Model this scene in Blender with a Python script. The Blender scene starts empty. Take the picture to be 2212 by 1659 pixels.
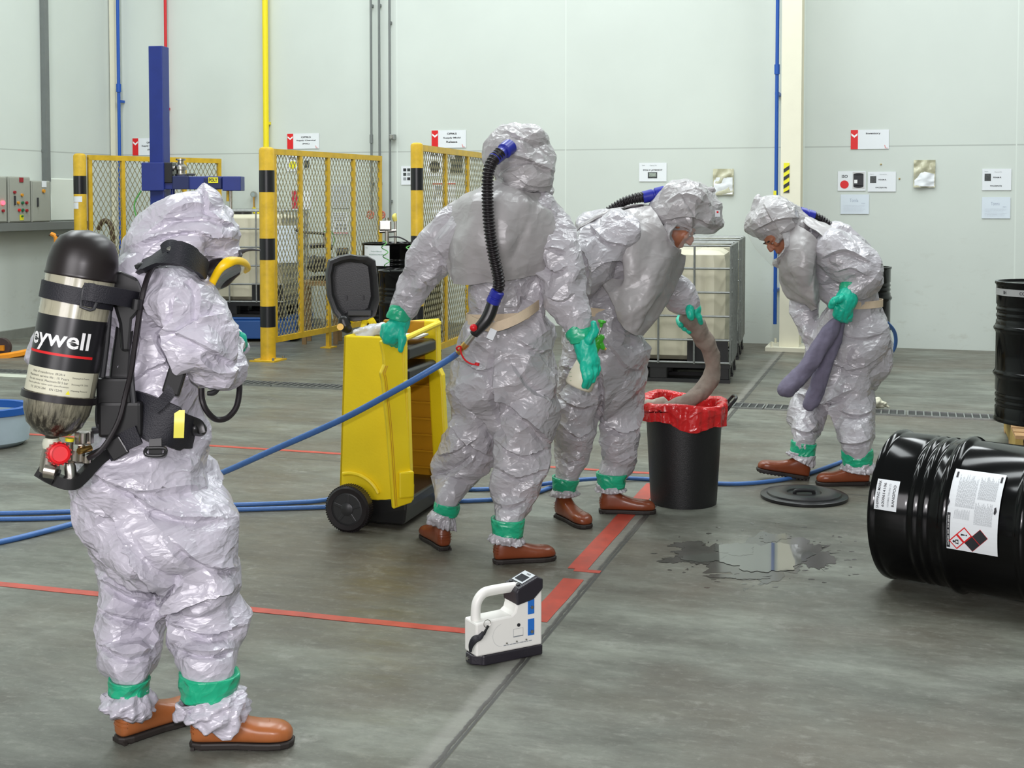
import bpy, math, random
import numpy as np
from mathutils import Vector, Matrix
from math import sin, cos, pi, radians as R

# ------------------------------------------------------------------ camera, world, lights
SC = bpy.context.scene
COL = SC.collection
F = 2805.0          # focal length in pixels of the 2212 x 1659 frame
CAMH = 1.54
PITCH = R(2.4)
PPY = 430 + F * math.tan(PITCH)

cam_data = bpy.data.cameras.new('camera')
cam = bpy.data.objects.new('camera', cam_data); COL.objects.link(cam)
cam_data.sensor_width = 36.0; cam_data.sensor_fit = 'HORIZONTAL'
cam_data.lens = F / 2212 * 36.0
cam_data.shift_y = -(829.5 - PPY) / 2212
cam_data.clip_start = 0.05
cam.location = (0, 0, CAMH)
cam.rotation_euler = (pi / 2 - PITCH, 0, 0)
SC.camera = cam

SC.view_settings.view_transform = 'Standard'
SC.view_settings.look = 'None'
SC.view_settings.gamma = 1.0
SC.view_settings.exposure = 0.0
SC.view_settings.use_curve_mapping = False
SC.cycles.use_denoising = True
SC.cycles.max_bounces = 7
SC.cycles.diffuse_bounces = 3
SC.cycles.glossy_bounces = 4
SC.cycles.transparent_max_bounces = 12
SC.cycles.caustics_reflective = False
SC.cycles.caustics_refractive = False
SC.cycles.sample_clamp_indirect = 4.0

w = bpy.data.worlds.new('hall_ambient'); SC.world = w; w.use_nodes = True
w.node_tree.nodes['Background'].inputs[0].default_value = (0.74, 0.84, 0.78, 1)
w.node_tree.nodes['Background'].inputs[1].default_value = 0.27

def area(name, loc, target, sx, sy, power, col=(1, 1, 1)):
    l = bpy.data.lights.new(name, 'AREA'); l.shape = 'RECTANGLE'
    l.size = sx; l.size_y = sy; l.energy = power; l.color = col
    o = bpy.data.objects.new(name, l); COL.objects.link(o); o.location = loc
    o.rotation_euler = (Vector(target) - Vector(loc)).to_track_quat('-Z', 'Y').to_euler()
    return o
for i_, (x_, y_) in enumerate([(-4.5, 9.6), (-1.4, 9.6), (1.7, 9.0), (4.8, 8.4)]):
    area('roof_light', (x_, y_, 7.6), (x_, y_, 0), 0.9, 8.0, 330, (0.93, 0.99, 1.0))
area('foreground_fill_light', (-3.2, -4.5, 3.6), (0.3, 6.5, 0.6), 4.5, 4.0, 470, (1.0, 0.965, 0.99))  # large soft lamp added behind the camera to brighten the foreground
area('camera_flash', (0.02, -0.05, 1.74), (-0.2, 4.5, 0.9), 0.09, 0.05, 72, (1.0, 0.96, 1.0))

# ------------------------------------------------------------------ pixel <-> place helpers
_up = Vector((0, sin(PITCH), cos(PITCH))); _fw = Vector((0, cos(PITCH), -sin(PITCH)))
def ray(px, py):
    return _fw + Vector((1, 0, 0)) * ((px - 1106) / F) + _up * (-(py - PPY) / F)
def P(px, py, Y):
    d = ray(px, py); return Vector((0, 0, CAMH)) + d * (Y / d.y)
def FL(px, py, z=0.0):
    d = ray(px, py); return Vector((0, 0, CAMH)) + d * ((z - CAMH) / d.z)
TH = math.atan(0.308)
UD = Vector((cos(TH), -sin(TH), 0)); VD = Vector((sin(TH), cos(TH), 0))
def UV(p): return p.dot(UD), p.dot(VD)
def RM(u, v, z=0.0): return UD * u + VD * v + Vector((0, 0, z))
VW = 13.98; UL = -9.49
def W(px, py, off=0.0):            # on the back wall
    d = ray(px, py); o = Vector((0, 0, CAMH)); return o + d * ((VW - off - o.dot(VD)) / d.dot(VD))
def WL(px, py, off=0.0):           # on the left wall
    d = ray(px, py); o = Vector((0, 0, CAMH)); return o + d * ((UL + off - o.dot(UD)) / d.dot(UD))

# ------------------------------------------------------------------ materials
def mat(name, col, rough=0.5, metal=0.0, spec=0.5, var=0.0, vscale=6.0, bump=0.0, bscale=40.0, coat=0.0, rvar=0.0, trans=0.0, alpha=1.0, emit=None, sheen=0.0):
    m = bpy.data.materials.new(name); m.use_nodes = True
    nt = m.node_tree; b = nt.nodes['Principled BSDF']
    b.inputs['Base Color'].default_value = (*col, 1); b.inputs['Roughness'].default_value = rough
    b.inputs['Metallic'].default_value = metal; b.inputs['Specular IOR Level'].default_value = spec
    b.inputs['Coat Weight'].default_value = coat; b.inputs['Coat Roughness'].default_value = 0.12
    b.inputs['Transmission Weight'].default_value = trans; b.inputs['Alpha'].default_value = alpha
    if emit: b.inputs['Emission Color'].default_value = (*emit[0], 1); b.inputs['Emission Strength'].default_value = emit[1]
    N = nt.nodes.new; L = nt.links.new
    tc = N('ShaderNodeTexCoord')
    if var > 0 or rvar > 0:
        n = N('ShaderNodeTexNoise'); n.inputs['Scale'].default_value = vscale; n.inputs['Detail'].default_value = 6; n.inputs['Roughness'].default_value = 0.62
        L(tc.outputs['Object'], n.inputs['Vector'])
        if var > 0:
            r = N('ShaderNodeValToRGB')
            r.color_ramp.elements[0].position = 0.3; r.color_ramp.elements[1].position = 0.72
            r.color_ramp.elements[0].color = (*[c * (1 - var) for c in col], 1)
            r.color_ramp.elements[1].color = (*[min(1, c * (1 + var * 0.6)) for c in col], 1)
            L(n.outputs['Fac'], r.inputs['Fac']); L(r.outputs['Color'], b.inputs['Base Color'])
        if rvar > 0:
            mr = N('ShaderNodeMapRange'); mr.inputs['To Min'].default_value = max(0, rough - rvar); mr.inputs['To Max'].default_value = min(1, rough + rvar)
            L(n.outputs['Fac'], mr.inputs['Value']); L(mr.outputs['Result'], b.inputs['Roughness'])
    if bump > 0:
        n2 = N('ShaderNodeTexNoise'); n2.inputs['Scale'].default_value = bscale; n2.inputs['Detail'].default_value = 4
        L(tc.outputs['Object'], n2.inputs['Vector'])
        bp = N('ShaderNodeBump'); bp.inputs['Strength'].default_value = bump; bp.inputs['Distance'].default_value = 0.004
        L(n2.outputs['Fac'], bp.inputs['Height']); L(bp.outputs['Normal'], b.inputs['Normal'])
    return m

def crinkle(name, col, rough=0.34, s1=11.0, s2=24.0, tilt=0.55, dist=0.012, bstr=1.0, spec=0.6, aniso=(1, 1, 1.5), trans=0.0):
    """crumpled plastic film: facets with creased borders at two sizes"""
    m = bpy.data.materials.new(name); m.use_nodes = True
    nt = m.node_tree; b = nt.nodes['Principled BSDF']; N = nt.nodes.new; L = nt.links.new
    b.inputs['Roughness'].default_value = rough; b.inputs['Specular IOR Level'].default_value = spec
    b.inputs['Transmission Weight'].default_value = trans
    tc = N('ShaderNodeTexCoord'); mp = N('ShaderNodeMapping'); mp.inputs['Scale'].default_value = aniso
    mp.inputs['Rotation'].default_value = (0.25, 0.35, 0.2)
    L(tc.outputs['Object'], mp.inputs['Vector'])
    nz = N('ShaderNodeTexNoise'); nz.inputs['Scale'].default_value = 4.5; nz.inputs['Detail'].default_value = 2
    L(mp.outputs['Vector'], nz.inputs['Vector'])
    wv = N('ShaderNodeVectorMath'); wv.operation = 'MULTIPLY_ADD'; wv.inputs[1].default_value = (0.22, 0.22, 0.22)
    L(nz.outputs['Color'], wv.inputs[0]); L(mp.outputs['Vector'], wv.inputs[2])
    hs = []
    for s, k in ((s1, 1.0), (s2, 0.42)):
        v = N('ShaderNodeTexVoronoi'); v.feature = 'F1'; v.inputs['Scale'].default_value = s
        L(wv.outputs['Vector'], v.inputs['Vector'])
        # per-cell slope: dot(p - centre, random)
        sb = N('ShaderNodeVectorMath'); sb.operation = 'SUBTRACT'
        L(wv.outputs['Vector'], sb.inputs[0]); L(v.outputs['Position'], sb.inputs[1])
        pw = N('ShaderNodeMath'); pw.operation = 'MULTIPLY'; L(v.outputs['Distance'], pw.inputs[0]); L(v.outputs['Distance'], pw.inputs[1])
        v2 = N('ShaderNodeTexVoronoi'); v2.feature = 'F2'; v2.inputs['Scale'].default_value = s * 0.7
        L(wv.outputs['Vector'], v2.inputs['Vector'])
        a = N('ShaderNodeMath'); a.operation = 'SUBTRACT'; L(pw.outputs[0], a.inputs[0]); L(v2.outputs['Distance'], a.inputs[1])
        mu = N('ShaderNodeMath'); mu.operation = 'MULTIPLY'; mu.inputs[1].default_value = k; L(a.outputs[0], mu.inputs[0]); hs.append((mu, v))
    ad = N('ShaderNodeMath'); ad.operation = 'ADD'; L(hs[0][0].outputs[0], ad.inputs[0]); L(hs[1][0].outputs[0], ad.inputs[1])
    bp = N('ShaderNodeBump'); bp.inputs['Strength'].default_value = bstr; bp.inputs['Distance'].default_value = dist
    L(ad.outputs[0], bp.inputs['Height'])
    cs = N('ShaderNodeVectorMath'); cs.operation = 'SUBTRACT'; cs.inputs[1].default_value = (0.5, 0.5, 0.5)
    L(hs[0][1].outputs['Color'], cs.inputs[0])
    ma = N('ShaderNodeVectorMath'); ma.operation = 'MULTIPLY_ADD'; ma.inputs[1].default_value = (tilt * 0.5,) * 3
    L(cs.outputs['Vector'], ma.inputs[0]); L(bp.outputs['Normal'], ma.inputs[2])
    cs2 = N('ShaderNodeVectorMath'); cs2.operation = 'SUBTRACT'; cs2.inputs[1].default_value = (0.5, 0.5, 0.5)
    L(hs[1][1].outputs['Color'], cs2.inputs[0])
    mb_ = N('ShaderNodeVectorMath'); mb_.operation = 'MULTIPLY_ADD'; mb_.inputs[1].default_value = (tilt * 0.4,) * 3
    L(cs2.outputs['Vector'], mb_.inputs[0]); L(ma.outputs['Vector'], mb_.inputs[2])
    nn = N('ShaderNodeVectorMath'); nn.operation = 'NORMALIZE'; L(mb_.outputs['Vector'], nn.inputs[0])
    L(nn.outputs['Vector'], b.inputs['Normal'])
    r = N('ShaderNodeValToRGB'); r.color_ramp.elements[0].color = (*[c * 0.9 for c in col], 1); r.color_ramp.elements[1].color = (*[min(1, c * 1.1) for c in col], 1)
    L(nz.outputs['Fac'], r.inputs['Fac']); L(r.outputs['Color'], b.inputs['Base Color'])
    return m

def linemask(nt, sock, c, hw, soft=0.004):
    N = nt.nodes.new; L = nt.links.new
    s = N('ShaderNodeMath'); s.operation = 'SUBTRACT'; s.inputs[1].default_value = c; L(sock, s.inputs[0])
    a = N('ShaderNodeMath'); a.operation = 'ABSOLUTE'; L(s.outputs[0], a.inputs[0])
    mr = N('ShaderNodeMapRange'); mr.inputs['From Min'].default_value = hw; mr.inputs['From Max'].default_value = hw + soft
    mr.inputs['To Min'].default_value = 1; mr.inputs['To Max'].default_value = 0; L(a.outputs[0], mr.inputs['Value'])
    return mr.outputs['Result']

def m_wall(name, col, seams_z, seams_x, base_dirt=True):
    m = bpy.data.materials.new(name); m.use_nodes = True
    nt = m.node_tree; b = nt.nodes['Principled BSDF']; N = nt.nodes.new; L = nt.links.new
    b.inputs['Roughness'].default_value = 0.55; b.inputs['Specular IOR Level'].default_value = 0.25
    tc = N('ShaderNodeTexCoord'); sp = N('ShaderNodeSeparateXYZ'); L(tc.outputs['Object'], sp.inputs[0])
    n = N('ShaderNodeTexNoise'); n.inputs['Scale'].default_value = 0.9; n.inputs['Detail'].default_value = 7; L(tc.outputs['Object'], n.inputs['Vector'])
    r = N('ShaderNodeValToRGB'); r.color_ramp.elements[0].position = 0.3; r.color_ramp.elements[1].position = 0.7
    r.color_ramp.elements[0].color = (*[c * 0.955 for c in col], 1); r.color_ramp.elements[1].color = (*[c * 1.03 for c in col], 1)
    L(n.outputs['Fac'], r.inputs['Fac']); cur = r.outputs['Color']
    # scuffs close to the floor
    n3 = N('ShaderNodeTexNoise'); n3.inputs['Scale'].default_value = 5; n3.inputs['Detail'].default_value = 8; n3.inputs['Roughness'].default_value = 0.7
    mp3 = N('ShaderNodeMapping'); mp3.inputs['Scale'].default_value = (1, 1, 2.4); L(tc.outputs['Object'], mp3.inputs['Vector']); L(mp3.outputs['Vector'], n3.inputs['Vector'])
    zr = N('ShaderNodeMapRange'); zr.inputs['From Min'].default_value = 1.5; zr.inputs['From Max'].default_value = 0.0; L(sp.outputs['Z'], zr.inputs['Value'])
    sr = N('ShaderNodeMapRange'); sr.inputs['From Min'].default_value = 0.56; sr.inputs['From Max'].default_value = 0.74; L(n3.outputs['Fac'], sr.inputs['Value'])
    mm = N('ShaderNodeMath'); mm.operation = 'MULTIPLY'; L(zr.outputs[0], mm.inputs[0]); L(sr.outputs[0], mm.inputs[1])
    m5 = N('ShaderNodeMath'); m5.operation = 'MULTIPLY'; m5.inputs[1].default_value = 0.5; L(mm.outputs[0], m5.inputs[0])
    def mix(fac, c2):
        nonlocal cur
        x = N('ShaderNodeMix'); x.data_type = 'RGBA'; L(fac, x.inputs[0]); L(cur, x.inputs[6]); x.inputs[7].default_value = (*c2, 1); cur = x.outputs[2]
    mix(m5.outputs[0], (0.42, 0.42, 0.36))
    for c in seams_z: mix(linemask(nt, sp.outputs['Z'], c, 0.004, 0.005), [k * 0.72 for k in col])
    for c in seams_x: mix(linemask(nt, sp.outputs['X'], c, 0.004, 0.004), [min(1, k * 1.12) for k in col])
    L(cur, b.inputs['Base Color'])
    bp = N('ShaderNodeBump'); bp.inputs['Strength'].default_value = 0.15; bp.inputs['Distance'].default_value = 0.01
    L(n.outputs['Fac'], bp.inputs['Height']); L(bp.outputs['Normal'], b.inputs['Normal'])
    return m

def m_floor(joints_u, joints_v, crack_u):
    m = bpy.data.materials.new('polished_concrete'); m.use_nodes = True
    nt = m.node_tree; b = nt.nodes['Principled BSDF']; N = nt.nodes.new; L = nt.links.new
    tc = N('ShaderNodeTexCoord')
    def noise(s, det, vec=None, rg=0.6):
        n = N('ShaderNodeTexNoise'); n.inputs['Scale'].default_value = s; n.inputs['Detail'].default_value = det; n.inputs['Roughness'].default_value = rg
        L(vec or tc.outputs['Object'], n.inputs['Vector']); return n.outputs['Fac']
    mp = N('ShaderNodeMapping'); mp.inputs['Scale'].default_value = (0.8, 1.9, 1); L(tc.outputs['Object'], mp.inputs['Vector'])
    a = noise(1.5, 12, mp.outputs['Vector'], 0.72)
    r = N('ShaderNodeValToRGB'); e = r.color_ramp.elements
    e[0].position = 0.30; e[0].color = (0.060, 0.058, 0.046, 1); e[1].position = 0.70; e[1].color = (0.240, 0.254, 0.214, 1)
    k = e.new(0.5); k.color = (0.130, 0.135, 0.112, 1)
    L(a, r.inputs['Fac']); cur = r.outputs['Color']
    def mix(fac, c2=None, s2=None, mode='MIX'):
        nonlocal cur
        x = N('ShaderNodeMix'); x.data_type = 'RGBA'; x.blend_type = mode; L(fac, x.inputs[0]); L(cur, x.inputs[6])
        if s2 is not None: L(s2, x.inputs[7])
        else: x.inputs[7].default_value = (*c2, 1)
        cur = x.outputs[2]
    def mrange(s, a0, a1, b0=0.0, b1=1.0):
        q = N('ShaderNodeMapRange'); q.inputs['From Min'].default_value = a0; q.inputs['From Max'].default_value = a1
        q.inputs['To Min'].default_value = b0; q.inputs['To Max'].default_value = b1; L(s, q.inputs['Value']); return q.outputs['Result']
    mix(mrange(noise(0.5, 6), 0.44, 0.60, 0, 0.65), (0.105, 0.082, 0.058))     # brown traffic patches
    mix(mrange(noise(7, 8, mp.outputs['Vector'], 0.75), 0.52, 0.72, 0, 0.55), (0.075, 0.070, 0.058))
    mix(mrange(noise(11, 8, mp.outputs['Vector'], 0.75), 0.54, 0.74, 0, 0.5), (0.30, 0.30, 0.26))
    mix(mrange(noise(38, 5, None, 0.7), 0.55, 0.75, 0, 0.4), (0.27, 0.27, 0.235))
    mix(mrange(noise(2.6, 8, None, 0.75), 0.60, 0.70, 0, 0.35), (0.40, 0.40, 0.36))  # pale worn spots
    mix(mrange(noise(60, 3), 0.62, 0.75, 0, 0.4), (0.10, 0.10, 0.09))
    sp = N('ShaderNodeSeparateXYZ'); L(tc.outputs['Object'], sp.inputs[0])
    wob = N('ShaderNodeMath'); wob.operation = 'MULTIPLY_ADD'; wob.inputs[1].default_value = 0.022; L(noise(14, 5), wob.inputs[0]); L(sp.outputs['X'], wob.inputs[2])
    ms = []
    for c in crack_u: 
        f = linemask(nt, wob.outputs[0], c + 0.011, 0.0055, 0.004); mix(f, (0.035, 0.033, 0.03)); ms.append(f)
        mix(mrange(linemask(nt, wob.outputs[0], c - 0.02, 0.012, 0.03), 0, 1, 0, 0.3), (0.36, 0.35, 0.32))
    for c in joints_u: f = linemask(nt, sp.outputs['X'], c, 0.004, 0.004); mix(f, (0.06, 0.06, 0.055)); ms.append(f)
    for c in joints_v: f = linemask(nt, sp.outputs['Y'], c, 0.0035, 0.004); mix(f, (0.06, 0.06, 0.055)); ms.append(f)
    L(cur, b.inputs['Base Color'])
    L(mrange(noise(3.5, 6, mp.outputs['Vector']), 0.3, 0.7, 0.30, 0.55), b.inputs['Roughness'])
    b.inputs['Specular IOR Level'].default_value = 0.36
    h = noise(30, 6)
    for f in ms:
        s = N('ShaderNodeMath'); s.operation = 'SUBTRACT'; L(h, s.inputs[0])
        t = N('ShaderNodeMath'); t.operation = 'MULTIPLY'; t.inputs[1].default_value = 3.0; L(f, t.inputs[0]); L(t.outputs[0], s.inputs[1]); h = s.outputs[0]
    bp = N('ShaderNodeBump'); bp.inputs['Strength'].default_value = 0.25; bp.inputs['Distance'].default_value = 0.003
    L(h, bp.inputs['Height']); L(bp.outputs['Normal'], b.inputs['Normal'])
    return m

def m_tank_wrap():
    """pale fibre-wound cylinder, darker and streaky towards its foot"""
    m = bpy.data.materials.new('fibre_wound_cylinder'); m.use_nodes = True
    nt = m.node_tree; b = nt.nodes['Principled BSDF']; N = nt.nodes.new; L = nt.links.new
    tc = N('ShaderNodeTexCoord'); mp = N('ShaderNodeMapping'); mp.inputs['Scale'].default_value = (60, 60, 5); L(tc.outputs['Object'], mp.inputs['Vector'])
    n = N('ShaderNodeTexNoise'); n.inputs['Scale'].default_value = 1.2; n.inputs['Detail'].default_value = 6; n.inputs['Roughness'].default_value = 0.7; L(mp.outputs['Vector'], n.inputs['Vector'])
    sp = N('ShaderNodeSeparateXYZ'); L(tc.outputs['Object'], sp.inputs[0])
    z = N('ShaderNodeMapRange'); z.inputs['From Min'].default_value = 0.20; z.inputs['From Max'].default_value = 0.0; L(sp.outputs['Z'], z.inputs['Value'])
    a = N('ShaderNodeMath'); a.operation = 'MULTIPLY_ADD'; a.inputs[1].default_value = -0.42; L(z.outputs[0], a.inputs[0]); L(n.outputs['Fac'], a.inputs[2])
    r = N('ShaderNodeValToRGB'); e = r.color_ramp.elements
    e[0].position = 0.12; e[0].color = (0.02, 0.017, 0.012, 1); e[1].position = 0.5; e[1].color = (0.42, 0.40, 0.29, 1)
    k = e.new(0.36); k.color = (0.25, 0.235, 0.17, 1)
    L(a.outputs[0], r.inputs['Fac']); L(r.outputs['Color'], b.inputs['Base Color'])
    b.inputs['Roughness'].default_value = 0.28; b.inputs['Coat Weight'].default_value = 0.7; b.inputs['Coat Roughness'].default_value = 0.1
    return m

SUIT1 = crinkle('crumpled_grey_film_near', (0.53, 0.505, 0.575), rough=0.31, s1=20, s2=44, tilt=.13, dist=.005, spec=.95)
SUIT = crinkle('crumpled_grey_film', (0.455, 0.435, 0.465), rough=0.31, s1=17, s2=38, tilt=.14, dist=.005, spec=1.0)
CAPE = crinkle('smooth_grey_film', (0.375, 0.358, 0.36), rough=0.33, s1=6, s2=15, tilt=0.12, dist=0.006)
HOODM = crinkle('hood_grey_film', (0.43, 0.412, 0.42), rough=0.30, s1=14.0, s2=30, tilt=0.2, dist=.006, spec=.75)
TAPE = crinkle('green_sealing_tape', (0.015, 0.42, 0.22), rough=0.28, s1=14, s2=30, tilt=0.22, dist=0.006)
GLOVE = mat('green_nitrile', (0.008, 0.50, 0.34), 0.42, var=0.10, vscale=14, bump=0.25, bscale=60)
BOOT = mat('brown_rubber', (0.215, 0.052, 0.019), 0.30, var=0.16, vscale=9, rvar=0.08)
BOOTF = mat('tan_brown_rubber', (0.36, 0.115, 0.035), 0.30, var=0.14, vscale=9, rvar=0.08)
SOLE = mat('dark_boot_rubber', (0.022, 0.017, 0.015), 0.6)
BELTC = mat('cream_webbing', (0.70, 0.56, 0.40), 0.7, var=0.08, vscale=30, bump=0.3, bscale=300)
BLKW = mat('black_webbing', (0.012, 0.012, 0.018), 0.55, bump=0.4, bscale=260)
BLKP = mat('black_plastic', (0.014, 0.014, 0.015), 0.33)
BLKR = mat('black_rubber', (0.013, 0.010, 0.012), 0.34)
DGREY = mat('dark_grey_plastic', (0.035, 0.036, 0.040), 0.5, var=0.1, vscale=20)
CAPB = mat('black_cylinder_cap', (0.016, 0.012, 0.012), 0.36)
BLUEC = mat('blue_connector', (0.018, 0.026, 0.33), 0.35)
BRASS = mat('brass', (0.72, 0.43, 0.13), 0.28, metal=1.0)
STEEL = mat('steel', (0.52, 0.50, 0.46), 0.3, metal=1.0, rvar=0.1)
NICKEL = mat('nickel_valve', (0.55, 0.50, 0.44), 0.26, metal=1.0)
GALV = mat('galvanised_steel', (0.33, 0.34, 0.33), 0.42, metal=0.8, var=0.2, vscale=30)
REDP = mat('red_plastic', (0.72, 0.008, 0.015), 0.4)
YELR = mat('yellow_rubber', (0.95, 0.60, 0.005), 0.35)
YELB = mat('yellow_bin_plastic', (0.94, 0.71, 0.012), 0.38, var=0.05, vscale=4, bump=0.15, bscale=90)
YELSH = mat('shaded_yellow_plastic', (0.60, 0.29, 0.008), 0.5, var=0.08)  # cart yellow turned orange-brown, the shade of its inside put into the colour
YELF = mat('yellow_guard_paint', (0.66, 0.41, 0.02), 0.42, var=0.22, vscale=9, rvar=0.1)
YELPIPE = mat('yellow_pipe_paint', (0.88, 0.72, 0.01), 0.4)
BLACKPT = mat('black_band_paint', (0.012, 0.012, 0.014), 0.3)
BLUEPT = mat('blue_machine_paint', (0.012, 0.028, 0.20), 0.38, var=0.12, vscale=5)
BLUEPIPE = mat('blue_pipe_paint', (0.01, 0.085, 0.42), 0.4)
REDPIPE = mat('red_pipe_paint', (0.60, 0.015, 0.02), 0.4)
GREYPIPE = mat('grey_conduit_paint', (0.17, 0.185, 0.18), 0.5, var=0.1)
CREAM = mat('cream_steel_paint', (0.80, 0.77, 0.62), 0.5, var=0.04, vscale=3)
GRNGREY = mat('side_web_paint', (0.58, 0.62, 0.54), 0.5, var=0.04)
HOSEB = mat('blue_hose', (0.055, 0.155, 0.42), 0.42, var=0.12, vscale=20, bump=0.3, bscale=180)
DRUM = mat('black_drum_enamel', (0.003, 0.003, 0.0033), 0.13, spec=0.24, coat=0.0, var=0.1, bump=0.06, bscale=5)
BINB = mat('black_bin_plastic', (0.010, 0.010, 0.011), 0.42, bump=0.25, bscale=200)
LINER = crinkle('red_liner_film', (0.62, 0.018, 0.020), rough=0.24, s1=9, s2=22, tilt=0.35, dist=0.012, trans=0.0)
SOCKT = mat('taupe_absorbent_fabric', (0.235, 0.19, 0.155), 0.85, var=0.18, vscale=16, bump=0.5, bscale=60)
SOCKP = mat('purple_grey_absorbent_fabric', (0.16, 0.145, 0.21), 0.85, var=0.16, vscale=16, bump=0.5, bscale=60)
SKIN = mat('skin', (0.40, 0.155, 0.085), 0.48, var=0.10, vscale=14)
HAIR = mat('black_hair', (0.012, 0.010, 0.010), 0.55, bump=0.6, bscale=200)
VISOR = mat('clear_visor_film', (0.85, 0.90, 0.90), 0.06, spec=1.0, alpha=0.17, bump=.5, bscale=25)
LENS = mat('clear_mask_lens', (0.75, 0.82, 0.80), 0.05, spec=0.9, alpha=0.35)
PAPER = mat('white_paper', (0.80, 0.83, 0.86), 0.55, var=0.02)
PAPERB = mat('pale_blue_paper', (0.70, 0.77, 0.84), 0.55, var=0.03)
INK = mat('black_ink', (0.02, 0.02, 0.025), 0.5)
INKG = mat('grey_ink', (0.30, 0.32, 0.34), 0.6)
INKR = mat('red_ink', (0.72, 0.012, 0.015), 0.5)
INKB = mat('blue_label', (0.02, 0.16, 0.56), 0.4)
INKY = mat('yellow_ink', (0.85, 0.78, 0.02), 0.5)
WHITEP = mat('white_print', (0.88, 0.88, 0.88), 0.4)
PEN = mat('pale_blue_grey_ink', (0.40, 0.45, 0.55), 0.6)
FILM = mat('yellowed_film', (0.62, 0.60, 0.42), 0.2, spec=0.7, alpha=0.75, bump=0.6, bscale=30)
PHOTO = mat('printed_photo', (0.05, 0.06, 0.06), 0.4, var=0.7, vscale=60)
IBCW = mat('milky_tank_plastic', (0.66, 0.62, 0.47), 0.45, var=0.10, vscale=1.6)
DEVW = mat('white_instrument_plastic', (0.84, 0.83, 0.79), 0.38)
DEVB = mat('black_instrument_plastic', (0.020, 0.017, 0.024), 0.36, bump=0.15, bscale=200)
SCREEN = mat('display_glass', (0.03, 0.035, 0.04), 0.1, var=0.5, vscale=60)
WOOD = mat('pallet_wood', (0.50, 0.30, 0.14), 0.7, var=0.28, vscale=7, bump=0.3, bscale=40)
WOODY = mat('yellow_side_wood', (0.44, 0.30, 0.08), 0.7, var=0.25, vscale=7, bump=0.3, bscale=40)
TAPER = mat('red_floor_tape', (0.46, 0.060, 0.034), 0.45, var=0.25, vscale=12, rvar=0.1)
WATER = mat('wet_concrete', (0.105, 0.108, 0.095), 0.04, spec=0.9, var=0.15, vscale=5)
DAMP = mat('damp_concrete', (0.085, 0.083, 0.073), 0.16, var=0.2, vscale=9)
CABG = mat('grey_cabinet_paint', (0.36, 0.37, 0.32), 0.45, var=0.05)
TRAYG = mat('grey_tray_steel', (0.17, 0.18, 0.17), 0.5)
LAMPR = mat('red_pilot_light', (0.9, 0.02, 0.03), 0.3, emit=((1.0, 0.05, 0.08), 5.0))
ORANGE = mat('orange_truck_paint', (0.75, 0.27, 0.01), 0.45, var=0.15)
GREENH = mat('green_air_hose', (0.10, 0.36, 0.08), 0.4)
GREENB = mat('green_sprayer_plastic', (0.06, 0.42, 0.03), 0.35)
BOTTLE = mat('milky_bottle_plastic', (0.78, 0.74, 0.58), 0.4)
BASKET = mat('pale_blue_tub_plastic', (0.42, 0.52, 0.58), 0.5, var=0.08)
CURB = mat('grey_curb_paint', (0.24, 0.25, 0.22), 0.6, var=0.15)
# ------------------------------------------------------------------ mesh helpers
def tag(o, label=None, cat=None, group=None, kind=None):
    if label: o['label'] = label
    if cat: o['category'] = cat
    if group: o['group'] = group
    if kind: o['kind'] = kind
    return o
def root(name, loc, label, cat, group=None):
    o = bpy.data.objects.new(name, None); COL.objects.link(o); o.location = Vector(loc); o.empty_display_size = 0.1
    return tag(o, label, cat, group)
def base_of(o):
    v = Vector((0, 0, 0))
    while o is not None: v += o.location; o = o.parent
    return v
def frame_of(T, ref=Vector((0, 1, 0))):
    T = T.normalized(); n1 = T.cross(ref)
    if n1.length < 0.15: n1 = T.cross(Vector((0, 0, 1)))
    if n1.length < 0.05: n1 = T.cross(Vector((1, 0, 0)))
    n1.normalize(); n2 = T.cross(n1).normalized(); return n1, n2
def catmull(pts, sub):
    """pts: list of numpy rows; interpolated rows"""
    A = np.array(pts, float)
    if len(A) < 3 or sub <= 1:
        if sub <= 1: return A
        return np.array([A[0] + (A[-1] - A[0]) * t for t in np.linspace(0, 1, sub + 1)])
    Q = np.vstack([2 * A[0] - A[1], A, 2 * A[-1] - A[-2]]); out = []
    for i in range(1, len(Q) - 2):
        for k in range(sub):
            t = k / sub; p0, p1, p2, p3 = Q[i - 1], Q[i], Q[i + 1], Q[i + 2]
            out.append(0.5 * ((2 * p1) + (-p0 + p2) * t + (2 * p0 - 5 * p1 + 4 * p2 - p3) * t * t + (-p0 + 3 * p1 - 3 * p2 + p3) * t ** 3))
    out.append(A[-1]); return np.array(out)

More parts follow.
